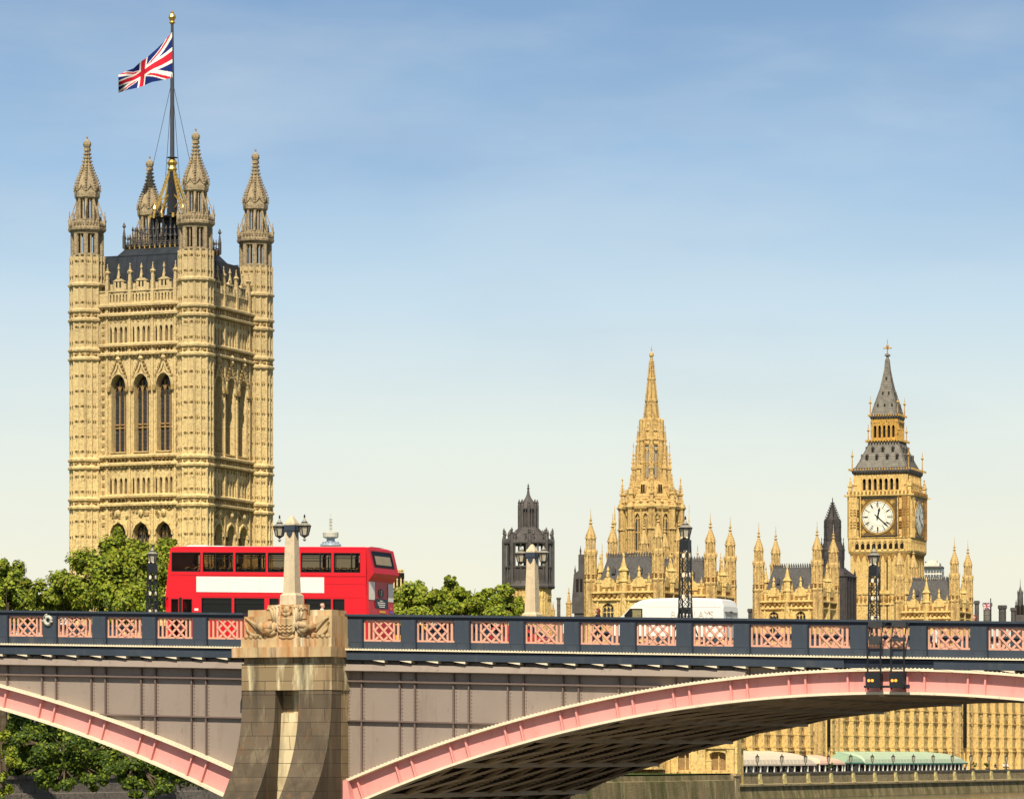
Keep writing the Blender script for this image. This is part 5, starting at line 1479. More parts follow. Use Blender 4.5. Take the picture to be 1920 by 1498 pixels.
# deck and road
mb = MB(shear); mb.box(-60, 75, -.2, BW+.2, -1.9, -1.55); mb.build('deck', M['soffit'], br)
mb = MB(shear); mb.box(-60, 75, .15, BW-.15, -1.545, -1.42); o = mb.build('road', M['asphalt']); BR.place(o); tag(o, kind='structure')
for a, b in ((.2, 4.4), (BW-4.4, BW-.2)):
    mb = MB(shear); mb.box(-60, 75, a, b, -1.415, -1.27); o = mb.build('pavement', M['paving']); BR.place(o); tag(o, kind='structure')
mb = MB(shear)
for k in range(14): mb.box(-40+k*8, -40+k*8+4, BW/2-.06, BW/2+.06, -1.416, -1.412)
o = mb.build('lane_markings', M['white']); BR.place(o); tag(o, kind='structure')

# spandrels
def us(a, b, step=.6):
    n = max(1, int(math.ceil((b-a)/step))); return [a+(b-a)*k/n for k in range(n+1)]
def spandrel(a, b, fe, vface, sgn):
    mb = MB(); L = us(a, b)
    for p, q in zip(L, L[1:]):
        mb.poly([(p, vface, fe(p)-.05), (q, vface, fe(q)-.05), (q, vface, max(ztop(q)-1.9, fe(q)-.04)), (p, vface, max(ztop(p)-1.9, fe(p)-.04))])
    return mb
def stiffeners(a, b, fe):
    mb = MB()
    for k in range(-20, 27):
        for o in (0, 1.72):
            u = k*PITCH+o-.04
            if not a+.15 < u < b-.1: continue
            z0, z1 = fe(u), ztop(u)-1.9
            if z1-z0 > .1: mb.box(u-.03, u+.03, -.13, .02, z0, z1)
    for zz, th, pr in ((-2.76, .07, .20), (-4.37, .06, .16)):
        L = us(a, b, .5)
        for p, q in zip(L, L[1:]):
            if ztop(p)+zz > fe(p)+.02 and ztop(q)+zz > fe(q)+.02:
                mb.loft([[(p, -pr, ztop(p)+zz), (p, .02, ztop(p)+zz), (p, .02, ztop(p)+zz+th), (p, -pr, ztop(p)+zz+th)], [(q, -pr, ztop(q)+zz), (q, .02, ztop(q)+zz), (q, .02, ztop(q)+zz+th), (q, -pr, ztop(q)+zz+th)]])
    return mb
def rivets(a, b, fe):
    mb = MB()
    for k in range(-20, 27):
        for o in (.0, 1.72):
            for d in (-.08, .09) if True else ():
                u = k*PITCH+o-.04+d
                if not a+.15 < u < b-.1: continue
                z = ztop(u)-2.95
                while z > fe(u)+.1: mb.cbox(u, -.012, z, .03, .03, .03); z -= .145
    return mb
def lip(a, b, fe):
    mb = MB(); L = us(a, b, 1.2)
    for p, q in zip(L, L[1:]):
        if ztop(p)-2.36 < fe(p): continue
        zp_, zq_ = ztop(p), ztop(q)
        mb.loft([[(p, .0, zp_-2.0), (p, -.33, zp_-2.02), (p, -.45, zp_-2.30), (p, -.40, zp_-2.33), (p, .0, zp_-2.33)], [(q, .0, zq_-2.0), (q, -.33, zq_-2.02), (q, -.45, zq_-2.30), (q, -.40, zq_-2.33), (q, .0, zq_-2.33)]])
    return mb
for (a, b), fe in ((AL, lext), (AR, ext)):
    sp = spandrel(a, b, fe, 0, 1).build('spandrel_wall', M['mauve'], br)
    stiffeners(a, b, fe).build('stiffeners', M['mauve_dk'], sp)
    rivets(max(a, -2), min(b, 48), fe).build('rivets', M['mauve_dk'], sp)
    lip(a, b, fe).build('sloping_ledge', M['mauve'], sp)
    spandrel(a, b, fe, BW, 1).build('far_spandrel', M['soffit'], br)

# face ribs of the arches, cream flanges and stiffeners
def rib(a, b, fe, fi, v0, v1, fl, mats, name, stiff=True, dots=True):
    mb = MB(); L = us(a, b, .45)
    nrm = lambda f, u: (lambda t: (-t/math.hypot(1, t), 1/math.hypot(1, t)))((f(u+.02)-f(u-.02))/.04)
    for p, q in zip(L, L[1:]):
        mb.mi = 0
        vs = v0
        mb.loft([[(p, vs, fi(p)), (p, v1, fi(p)), (p, v1, fe(p)), (p, vs, fe(p))], [(q, vs, fi(q)), (q, v1, fi(q)), (q, v1, fe(q)), (q, vs, fe(q))]], False, False)
        mb.mi = 1
        for f, th, pr in ((fe, .10, fl), (fi, -.10, fl)):
            A = []
            for u in (p, q):
                nx, nz = nrm(f, u); z = f(u)
                A.append([(u, v0-pr, z), (u, v1+.02, z), (u+nx*th, v1+.02, z+nz*th), (u+nx*th, v0-pr, z+nz*th)])
            mb.loft(A, False, False)
    if stiff:
        mb.mi = 0
        for k in range(-20, 27):
            for o in (0, 1.72):
                u = k*PITCH+o-.04
                if a+.3 < u < b-.3:
                    nx, nz = nrm(fi, u); zt_, zb_ = fe(u), fi(u); d = (zt_-zb_)*nx/nz*.9
                    mb.loft([[(u-d*.5-.035, v0-.16, zb_), (u-d*.5+.035, v0-.16, zb_), (u-d*.5+.035, v0, zb_), (u-d*.5-.035, v0, zb_)], [(u+d*.5-.035, v0-.16, zt_), (u+d*.5+.035, v0-.16, zt_), (u+d*.5+.035, v0, zt_), (u+d*.5-.035, v0, zt_)]])
    if dots:
        mb.mi = 1
        u = max(a, -3)
        while u < min(b, 48):
            nx, nz = nrm(fe, u); mb.cbox(u+nx*.10, v0-fl+.05, fe(u)+nz*.10, .05, .05, .03); u += .17
    return mb.build(name, mats, br)
rib(*AL, lext, lint, -.14, .1, .34, [M['pink'], M['cream']], 'arch_rib')
rib(*AR, ext, inn, -.14, .1, .34, [M['pink'], M['cream']], 'arch_rib')
# bearing block where the right rib lands on the pier
mb = MB(); u = AR[0]
mb.loft([[(u+.02, -.55, inn(u+.3)-.35), (u+.55, -.55, inn(u+.5)-.1), (u+.55, .1, inn(u+.5)-.1), (u+.02, .1, inn(u+.3)-.35)], [(u-.05, -.55, ext(u)+.12), (u+.35, -.55, ext(u+.3)+.1), (u+.35, .1, ext(u+.3)+.1), (u-.05, .1, ext(u)+.12)]])
mb.build('bearing_block', M['pink'], br)

# inner ribs, cross struts and diagonals seen from below
NR = 8
for (a, b), fe, fi in ((AR, ext, inn), (AL, lext, lint)):
    for k in range(1, NR+1):
        v = BW*k/NR - (0.1 if k == NR else 0)
        mb = MB(); L = us(a, b, .9)
        for p, q in zip(L, L[1:]):
            top = lambda u: fi(u)+(.30 if k < NR else 1.1)
            mb.mi = 0
            mb.loft([[(p, v-.03, fi(p)+.06), (p, v+.03, fi(p)+.06), (p, v+.03, top(p)), (p, v-.03, top(p))], [(q, v-.03, fi(q)+.06), (q, v+.03, fi(q)+.06), (q, v+.03, top(q)), (q, v-.03, top(q))]], False, False)
            mb.mi = 1
            mb.loft([[(p, v-.17, fi(p)), (p, v+.17, fi(p)), (p, v+.17, fi(p)+.06), (p, v-.17, fi(p)+.06)], [(q, v-.17, fi(q)), (q, v+.17, fi(q)), (q, v+.17, fi(q)+.06), (q, v-.17, fi(q)+.06)]], False, False)
        u = a+.2
        while u < b and fe is ext:                # rivet heads under the flanges
            for dv in (-.12, .12): mb.cbox(u, v+dv, fi(u)-.035, .06, .06, .04)
            u += .22
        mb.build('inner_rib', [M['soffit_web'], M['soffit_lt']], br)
    mb = MB(); n = 0; u = a+1.4
    while u < b-.5:
        z = fi(u)-.07
        mb.bar((u, 0, z), (u, BW, z), .22, .2)
        u2 = u+3.6
        if u2 < b:
            for k in range(NR):
                va, vb = BW*k/NR, BW*(k+1)/NR
                mb.bar((u, va, fi(u)-.05), (u2, vb, fi(u2)-.05), .17, .1)
                mb.bar((u, vb, fi(u)-.02), (u2, va, fi(u2)-.02), .17, .1)
        u = u2; n += 1
    mb.build('cross_bracing', M['soffit_lt'], br)

# fascia, ledge and wedges painted for light shafts
for a, b in ((-60, UPL-.3), (UPR+.1, 75)):
    segs = [(a, b)] if a < 0 else [(a, 37.6), (41.2, b)]
    for p, q in segs:
        mb = MB(shear); mb.box(p, q, -.50, -.2, -1.86, -1.53)
        mb.build('fascia', M['blue'], br)
    mb = MB(shear); mb.box(a, b, -.42, -.1, -1.85, -1.53); mb.build('fascia_core', M['blue_dk'], br)
    mb = MB(shear); mb.box(a, b, -.60, 0.0, -1.475, -1.43)
    u = max(a, -3)
    while u < min(b, 48): mb.cbox(u, -.55, -1.43, .06, .08, .035); u += .13
    mb.build('ledge', M['cream'], br)
bm = MB(shear0); bm.loft([[(-.55, -.49, 0), (.02, -.49, 0), (.02, -.1, 0), (-.55, -.1, 0)], [(-.12, -.49, -.07), (.02, -.49, -.09), (.02, -.1, -.10), (-.1, -.1, -.10)]])  # cream wedges added to imitate light shafts below the fascia
bm = bm.data('light_shaft_wedge', M['cream'])
k = -10
for k in range(-10, 46):
    u = 1.15+k*1.2
    if UPL-.4 < u < UPR+.8: continue
    put('light_shaft_wedge', bm, br, (u, 0, ztop(u)-1.865))

# parapets: near and far
def clipdiag(x0, x1, z0, z1, c, s):
    pts = []
    for x in (x0, x1):
        z = s*x+c
        if z0-1e-6 <= z <= z1+1e-6: pts.append((x, z))
    for z in (z0, z1):
        x = (z-c)/s
        if x0-1e-6 < x < x1+1e-6: pts.append((x, z))
    pts.sort()
    return (pts[0], pts[-1]) if len(pts) >= 2 and math.dist(pts[0], pts[-1]) > .1 else None
def lattice():
    mb = MB(shear0); W, T, Bt = 1.70, -.215, -1.09
    y0, y1 = -.02, .05
    mb.box(0, .09, y0, y1, Bt, T); mb.box(.22, .30, y0, y1, Bt, T); mb.box(.42, .50, y0, y1, Bt, T)
    mb.box(1.34, 1.42, y0, y1, Bt, T); mb.box(1.52, 1.62, y0, y1, Bt, T)
    mb.box(0, W, y0-.01, y1, T-.07, T); mb.box(0, W, y0-.01, y1, Bt, Bt+.075)
    x0, x1, z0, z1 = .46, 1.38, Bt+.04, T-.04
    P_ = .41
    for s in (1, -1):
        for k in range(-8, 9):
            c = (z0+z1)/2 - s*(x0+x1)/2 + k*P_
            q = clipdiag(x0, x1, z0, z1, c, s)
            if q:
                (xa, za_), (xb, zb_) = q
                mb.bar((xa, y0+.015, za_), (xb, y0+.015, zb_), .085, .05, (0, 1, 0))
                if s < 0: mb.bar((xa, y0-.025, za_), (xb, y0-.025, zb_), .03, .04, (0, 1, 0))
    return mb.data('lattice_panel', M['salmon'])
lat = lattice()
def post():
    mb = MB(shear0)
    mb.box(0, .68, -.10, .16, -1.43, -.17)
    mb.box(.02, .66, -.135, -.10, -1.12, -.20); mb.box(-.01, .70, -.125, .0, -1.43, -1.13)
    for x in (.1, .58):
        for z in (-1.22, -1.36): mb.cbox(x, -.13, z, .045, .04, .045)
    mb.mi = 1
    mb.box(.665, .715, -.13, .1, -1.43, -.17)
    return mb.data('parapet_post', [M['blue'], M['blue_dk']])
pst = post()
def parapet(v, flip, n0, n1, gaps):
    for n in range(n0, n1):
        u = n*PITCH
        if any(a < u+.9 < b for a, b in gaps): pass
        else: put('lattice_panel', lat, br, (u, v, ztop(u)))
        up = u+1.72
        if not any(a < up+.34 < b for a, b in gaps): put('parapet_post', pst, br, (up, v, ztop(up)))
    ed = [n0*PITCH] + [x for g in gaps for x in g] + [n1*PITCH]
    for a, b in zip(ed[::2], ed[1::2]):
        mb = MB(shear); mb.box(a, b, v-.22, v+.26, -.075, 0); mb.box(a, b, v-.2, v+.24, 0, .012); mb.build('handrail', M['blue'], br)
        mb = MB(shear); mb.box(a, b, v-.16, v+.2, -.13, -.075); mb.box(a, b, v-.12, v+.16, -.215, -.13); mb.build('handrail_moulding', M['blue_dk'], br)
        mb = MB(shear); mb.box(a, b, v-.06, v+.1, -1.43, -1.09); mb.build('parapet_base', M['blue'], br)
pier_gap = (BR.x(460, 0), BR.x(650, 0)-.05)
parapet(0, False, -5, 24, [pier_gap])
parapet(BW, True, -9, 24, [(13.0, 18.2)])

# ------------------------------------------------------------------ the stone pier
def granite(name, C1, C2, gt, limek, shift=0.):
  global m
  m = NM(name, .85, 0, .2)
  bk = m.n('ShaderNodeTexBrick'); bk.inputs['Scale'].default_value = 1; bk.inputs['Mortar Size'].default_value = .012; bk.inputs['Brick Width'].default_value = 1.35; bk.inputs['Row Height'].default_value = .56; bk.offset = .5
  sx = m.n('ShaderNodeSeparateXYZ'); m.l(m.obj(), sx.inputs[0])
  cb = m.n('ShaderNodeCombineXYZ')
  ad = m.n('ShaderNodeMath', operation='ADD'); m.l(sx.outputs[0], ad.inputs[0]); m.l(sx.outputs[1], ad.inputs[1])
  m.l(ad.outputs[0], cb.inputs[0]); m.l(sx.outputs[2], cb.inputs[1]); m.l(cb.outputs[0], bk.inputs['Vector'])
  bk.inputs['Color1'].default_value = (*C1, 1); bk.inputs['Color2'].default_value = (*C2, 1); bk.inputs['Mortar'].default_value = (.035, .028, .02, 1)
  # darker grime low down where the river splashes, pale lime runs, rust
  grime = m.n('ShaderNodeMapRange'); grime.inputs['From Min'].default_value = gt; grime.inputs['From Max'].default_value = gt-4.5; m.l(sx.outputs[2], grime.inputs['Value'])
  g2 = m.mul(m.noise(.55, (1, 1, .5), 5, .65, .25, .62), grime.outputs[0])
  c = m.mix(m.mul(g2, .95), bk.outputs[0], (.06, .046, .03))
  lime = m.noise(2.0, (1, 1, .16), 5, .6, .52, .64)
  hi = m.n('ShaderNodeMapRange'); hi.inputs['From Min'].default_value = 5.5; hi.inputs['From Max'].default_value = 9.2; hi.inputs['To Min'].default_value = .12; m.l(sx.outputs[2], hi.inputs['Value'])
  c = m.mix(m.mul(m.mul(lime, hi.outputs[0]), limek), c, (.66, .57, .36))
  dk = m.noise(1.3, (1, 1, .09), 6, .65, .50, .68)
  c = m.mix(m.mul(dk, .75), c, (.055, .043, .032))
  rust = m.noise(1.9, (1, 1, .22), 5, .6, .6, .72)
  c = m.mix(m.mul(rust, .55), c, (.23, .085, .025))
  m.col(c); m.bump(bk.outputs['Fac'], -.6, .03); return m.m

M['pier'] = granite('stained_granite', (.33, .24, .135), (.235, .175, .10), 8.0, 1.1)
M['pier_dk'] = granite('river_stained_granite', (.145, .11, .075), (.105, .08, .055), 8.6, .25)
M['pier_pale'] = granite('lime_washed_granite', (.62, .52, .33), (.46, .37, .22), 5.0, .8)
m = NM('pale_stained_stone', .85, 0, .2)
c = m.mix(m.noise(.7, (1, 1, 1), 4), (.55, .41, .225), (.38, .275, .15))
c = m.mix(m.mul(m.noise(2.1, (1, 1, .07), 5, .62, .48, .62), .7), c, (.38, .13, .03))
c = m.mix(m.mul(m.noise(2.6, (1.0, 1, .08), 5, .62, .52, .66), .8), c, (.12, .07, .04))
c = m.mix(m.mul(m.noise(1.7, (1.3, 1, .06), 4, .6, .55, .66), .7), c, (.74, .66, .48))
m.col(c); m.bump(m.noise(6), .2, .02); M['pier_cap'] = m.m
VF = -1.65
zP = lambda py: BR.z(py, (UPL+UPR)/2, VF)
ux = lambda px, v=VF: BR.x(px, v)
pier = empty('bridge_pier', None, None); pier.parent = br
def pbox(name, px0, px1, py1, py0, v0, v1, mat, uv=None, rz=0):
    a, b = ux(px0, v0), ux(px1, v0)
    mb = MB(); mb.box(a, b, v0, v1, zP(py1), zP(py0)); return mb
mb = MB()
mb.box(UPL, UPR, VF, BW+1.6, zP(1293.5), zP(1243.5))
mb.box(UPL+.05, UPR-.05, VF+.12, BW+1.5, zP(1243.5), zP(1231.8))
mb.box(UPL+.06, UPR-.04, VF+.75, BW+1.2, -1.5, zP(1293.5))
pc = mb.build('pier_core', M['pier'], pier)
mb = MB()
# sloping shelf in the recess
u1, u2, u3, u4 = ux(515.5), ux(559.5), UPL, UPR
mb.loft([[(u1-.2, VF+.6, zP(1336)), (u2+.2, VF+.6, zP(1336)), (u2+.2, VF+.8, zP(1336)), (u1-.2, VF+.8, zP(1336))], [(u1-.2, VF+.25, zP(1460)), (u2+.2, VF+.25, zP(1460)), (u2+.2, VF+.8, zP(1460)), (u1-.2, VF+.8, zP(1460))], [(u1-.2, VF-.3, -1.5), (u2+.2, VF-.3, -1.5), (u2+.2, VF+.8, -1.5), (u1-.2, VF+.8, -1.5)]])
mb.build('recess_shelf', M['pier_pale'], pier)
def butt(a, b, wa=0):
    z1, z0 = zP(1294), zP(1520)
    n = 14; ring = []
    for k in range(n+1):
        t = k/n; z = z1+(z0-z1)*t
        v = VF+.03-2.3*t**2.3
        ring.append([(a, v, z), (b, v, z), (b, VF+.9, z), (a, VF+.9, z)])
    ring.append([(a, v-.6, -1.5), (b, v-.6, -1.5), (b, VF+.9, -1.5), (a, VF+.9, -1.5)])
    m_ = MB(); m_.loft(ring); return m_.build('buttress', M['pier_dk'], pier)
butt(u3+.02, u1); butt(u2, u4-.02)
mb = MB()
mb.box(ux(440), ux(626), VF-.28, BW+1.9, zP(1231.8), zP(1212.8))
mb.box(ux(452.5), ux(622.2), VF-.03, BW+1.65, zP(1212.8), zP(1195.5))
mb.box(ux(457), ux(621), VF+.05, 1.0, zP(1195.5), zP(1154.5)); mb.box(ux(457), ux(621), BW-1.0, BW+1.6, zP(1195.5), zP(1154.5))
mb.box(ux(465, VF+.25), ux(503, VF+.25), VF+.25, -.05, zP(1154.5), zP(1142)); mb.box(ux(581, VF+.25), ux(622, VF+.25), VF+.25, -.05, zP(1154.5), zP(1143.5))
mb.box(BR.x(547.5, -.3)-.46, BR.x(547.5, -.3)+.46, -.78, .2, zP(1154.5), BR.z(1133.6, BR.x(547.5, -.3), -.3))
mb.build('pier_cap', M['pier_cap'], pier)
# carved relief: shield, scrolls, leaves
mb = MB(); yr = VF+.05
uc = ux(538)
S = lambda px: ux(px)
def leaf(pts, r0, r1): 
    n = len(pts); mb.tube([(S(p[0]), yr-.04-(p[2] if len(p) > 2 else 0), zP(p[1])) for p in pts], [r0+(r1-r0)*k/(n-1) for k in range(n)], 7)
mb.smooth = True
shield = [(523, 1157), (553, 1157), (555, 1170), (552, 1182), (545, 1189), (538, 1191), (531, 1189), (524, 1182), (521, 1170)]
mb.smooth = False
mb.loft([[(S(p[0]), yr+.02, zP(p[1])) for p in shield], [(S(p[0]), yr-.14, zP(p[1])) for p in shield], [(S(538+(p[0]-538)*.82), yr-.2, zP(1172+(p[1]-1172)*.82)) for p in shield]])
for k in range(3):                              # wavy bars on the shield
    mb.tube([(S(526+4*j), yr-.21, zP(1172+6*k+(1.4 if j % 2 else -1.4))) for j in range(7)], .035, 5)
mb.tube([(S(p[0]), yr-.12, zP(p[1])) for p in shield+shield[:1]], .05, 6)
mb.smooth = True
for sg in (-1, 1):
    X = lambda d: 538+sg*d
    for k in range(4):                          # plumes curling up beside the crest
        leaf([(X(17+k*2), 1168-k), (X(13+5*k), 1150-k), (X(11+6.5*k), 1139+k*.8), (X(14+7*k), 1135+1.6*k), (X(18+6.4*k), 1139+1.8*k)], .10, .05)
    leaf([(X(2), 1150), (X(9), 1147), (X(13), 1140), (X(9), 1136), (X(5), 1139)], .10, .05)
    leaf([(X(19), 1168), (X(26), 1178), (X(34), 1181, .08), (X(45), 1176, .1), (X(52), 1170, .05)], .16, .2)
    leaf([(X(22), 1182), (X(32), 1188), (X(42), 1185), (X(50), 1189), (X(58), 1192)], .13, .06)
    leaf([(X(26), 1172, .1), (X(38), 1173, .16), (X(47), 1178, .1), (X(40), 1184, .1), (X(30), 1181, .1)], .17, .14)
    for k in range(6):                          # feathered leaves fanning to the ends
        leaf([(X(44+k*1.5), 1186-k*2), (X(54+3*k), 1181-k*3.6), (X(63+2.6*k), 1170-k*2.4), (X(66+2.4*k), 1162-k*.6)], .09, .035)
    leaf([(X(54), 1192), (X(66), 1189), (X(74), 1180), (X(78), 1166)], .10, .05)
    for k in range(5): mb.ball((S(X(40+9*k)), yr-.03, zP(1193)), .11, 7, 4)
leaf([(525, 1192), (532, 1195), (538, 1193), (544, 1195), (551, 1192)], .10, .10)
leaf([(531, 1150, .05), (538, 1153, .1), (545, 1150, .05)], .09, .09)
mb.ball((uc, yr-.06, zP(1144)), .17, 8, 5)
mb.build('carved_relief', M['pier_cap'], pier)
cr_ = MB(); cr_.box(ux(502), ux(574.5), VF-.0, VF+.3, zP(1160), zP(1133.5)); cr_.build('crest_block', M['pier_cap'], pier)

# ------------------------------------------------------------------ lamps
M['lampglass'] = plain('lantern_glass', (.42, .38, .29), .15, 0, .6, .15)
M['lampcap'] = plain('lantern_cap_paint', (.30, .28, .23), .5, .1, .4, .15)
def lantern_meshes(s):
    """six sided street lantern; z=0 bottom of glass, s = metres per photo px"""
    g = MB(); g.lathe(0, 0, [(7.2*s, 0), (11.2*s, 17*s)], 6)
    f = MB()
    for k in range(6):
        a = PI/6+2*PI*k/6; f.bar((7.3*s*math.cos(a), 7.3*s*math.sin(a), 0), (11.4*s*math.cos(a), 11.4*s*math.sin(a), 17*s), 1.5*s)
    f.lathe(0, 0, [(11.6*s, 16.4*s), (13.2*s, 17.4*s), (13.2*s, 18.6*s), (11*s, 18.8*s)], 12)
    f.lathe(0, 0, [(3*s, -3.6*s), (7.6*s, -.4*s), (7.8*s, .6*s), (6*s, .8*s)], 6)
    f.lathe(0, 0, [(6*s, 23.4*s), (6.2*s, 25*s), (5.6*s, 25.4*s)], 10)
    f.lathe(0, 0, [(1.0*s, 33*s), (2.2*s, 34.5*s), (1.2*s, 36*s), (1.9*s, 37*s), (.3*s, 40*s)], 8)
    c = MB(); c.lathe(0, 0, [(13*s, 18.6*s), (9.5*s, 21.4*s), (5.8*s, 23.4*s)], 12); c.lathe(0, 0, [(5.4*s, 25.4*s), (2.4*s, 29.5*s), (1.0*s, 33*s)], 10)
    return g.data('lantern_glass', M['lampglass']), f.data('lantern_frame', M['black']), c.data('lantern_cap', M['lampcap'])
LS = .0222
lg, lf, lc = lantern_meshes(LS)
def lantern(parent, x, y, z, sc=1.0):
    f_ = put('lantern', lf, parent, (x, y, z), 0, (sc, sc, sc)); put('lantern_glass', lg, f_); put('lantern_cap', lc, f_)
def pillar_lamp(u, v, z0, label, cap=True):
    """square tapering granite pillar with a lantern on either side; z measured in the local slope"""
    e = empty('pillar_lamp', label, 'lamp post', 'stone lamp pillars of the bridge'); BR.place(e, u, v, z0)
    s = .0222
    mb = MB()
    q = lambda w, z: [(-w, -w, z), (w, -w, z), (w, w, z), (-w, w, z)]
    mb.loft([q(.37, 0), q(.36, 17*s), q(.285, 21*s), q(.272, 21.5*s), q(.2, 135*s), q(.2, 136*s)])
    mb.loft([q(.23, 147*s), q(.22, 151*s), q(.05, 164*s), q(.01, 165*s)])
    mb.build('shaft', M['pillar'], e)
    for z, w in ((63*s, .247), (110*s, .222)):
        mb = MB(); mb.loft([q(w-.004, z), q(w-.004, z+.9*s)]); mb.build('joint', plain('dark_joint', (.12, .09, .06), .9), e) if False else None
    mb = MB(); mb.loft([q(.225, 135*s), q(.245, 137*s), q(.245, 147*s), q(.24, 147.5*s)])
    for a in range(4):
        sub = MB(lambda x, y, z, a=a: (x*math.cos(a*PI/2)-y*math.sin(a*PI/2), x*math.sin(a*PI/2)+y*math.cos(a*PI/2), z))
        sub.prism([(-.14, 135.2*s), (.14, 135.2*s), (.11, 130*s), (0, 124*s), (-.11, 130*s)], 'y', -.245, -.18)
        mb.mesh(sub.v, sub.f)
    mb.box(-.62, -.2, -.04, .04, 140*s, 143*s); mb.box(.2, .62, -.04, .04, 140*s, 143*s)
    mb.build('iron_band', M['blue'], e)
    for sx_ in (-1, 1): 
        lantern(e, sx_*.575, 0, 128*s, .98)
        mb = MB(); mb.lathe(sx_*.575, 0, [(.02, 117*s), (.075, 120*s), (.03, 123*s), (.05, 124.5*s)], 8); mb.build('pendant', M['lampcap'], e)
    return e
up, vp = BR.x(547.5, -.3), -.3
pillar_lamp(up, vp, BR.z(1133.5, up, vp), 'pale stone lamp pillar with two lanterns standing on the carved pier')
up2, vp2 = BR.x(998, 22.8), 22.8
e2 = pillar_lamp(up2, vp2, BR.z(1020, up2, vp2)-165*.0222*1.0, 'pale stone lamp pillar on the far parapet, in front of the dark lantern tower')
mb = MB(); mb.box(-1.2, 1.2, -.5, .6, -2.2, 0.0); mb.build('pedestal', M['pier_cap'], e2)
def lattice_lamp(px, v, ptop, label):
    u = BR.x(px, v); s = .0222
    zt_ = BR.z(ptop, u, v)
    e = empty('lattice_lamp', label, 'lamp post', 'black iron lattice lamp columns of the bridge'); BR.place(e, u, v, zt_-217*s)
    mb = MB(); Z = lambda p: (217-p)*s               # p: photo px below the tip
    wt, wb = 11.2*s*.5*1.35, 13.6*s*.5*1.35
    hw = lambda p: (wt+(wb-wt)*min(1, (p-55)/120)) + (max(0, p-172)/30)**2*4*s
    for sx_ in (-1, 1):
        for sy_ in (-1, 1):
            pts = [(hw(p)*sx_, hw(p)*sy_, Z(p)) for p in (54, 100, 150, 172, 188, 200, 216)]
            for a, b in zip(pts, pts[1:]): mb.bar(a, b, 2.1*s, 2.1*s)
    lv = [56, 78, 100, 122, 144, 166, 184]
    for a in range(4):
        ca, sa = math.cos(a*PI/2), math.sin(a*PI/2)
        T = lambda x, y, z: (x*ca-y*sa, x*sa+y*ca, z)
        for p0, p1 in zip(lv, lv[1:]):
            h0, h1 = hw(p0), hw(p1)
            mb.bar(T(-h0, -h0, Z(p0)), T(h1, -h1, Z(p1)), 1.05*s); mb.bar(T(h0, -h0, Z(p0)), T(-h1, -h1, Z(p1)), 1.05*s)
        for p in (100, 144, 166, 184): mb.bar(T(-hw(p), -hw(p), Z(p)), T(hw(p), -hw(p), Z(p)), 1.4*s)
        mb.bar(T(-hw(175)*.45, -hw(175), Z(166)), T(-hw(184)*.5, -hw(184), Z(216)), 1.6*s); mb.bar(T(hw(175)*.45, -hw(175), Z(166)), T(hw(184)*.5, -hw(184), Z(216)), 1.6*s)
        sub = MB(T); sub.box(-hw(174)*.5, hw(174)*.5, -hw(174)-.02, -hw(174)+.02, Z(176), Z(167)); mb.mesh(sub.v, sub.f)
    q = lambda w, z: [(-w, -w, z), (w, -w, z), (w, w, z), (-w, w, z)]
    mb.loft([q(hw(56)*1.08, Z(62)), q(hw(56)*1.12, Z(52)), q(8.6*s, Z(44)), q(4.5*s, Z(41))])
    mb.lathe(0, 0, [(3*s, Z(44)), (2.5*s, Z(38)), (4*s, Z(36))], 8)
    mb.build('column', M['black'], e)
    mb = MB()
    for p in (72, 107, 146):
        for a in range(4):
            ca, sa = math.cos(a*PI/2), math.sin(a*PI/2)
            T = lambda x, y, z: (x*ca-y*sa, x*sa+y*ca, z)
            sub = MB(T); h = hw(p)
            sub.prism([(3.0*s*math.cos(t), Z(p)+4.4*s*math.sin(t)) for t in [2*PI*i/12 for i in range(12)]], 'y', -h-.035, -h+.0); mb.mesh(sub.v, sub.f)
    mb.build('roundels', M['cream'], e)
    mb = MB()
    for a in range(4): mb.ball((7.2*s*math.cos(PI/4+a*PI/2), 7.2*s*math.sin(PI/4+a*PI/2), Z(40)), 2.1*s, 8, 5)
    mb.build('neck_balls', M['cream'], e)
    lantern(e, 0, 0, Z(40), 1.0)
    return e
lattice_lamp(1285, 2.2, 967, 'black iron lattice lamp column on the near pavement, in front of the white van')
lattice_lamp(285.5, 20.2, 1020, 'black iron lattice lamp column before the trees, left of the bus')
lattice_lamp(1638.5, 20.2, 1021, 'black iron lattice lamp column in front of the clock tower')

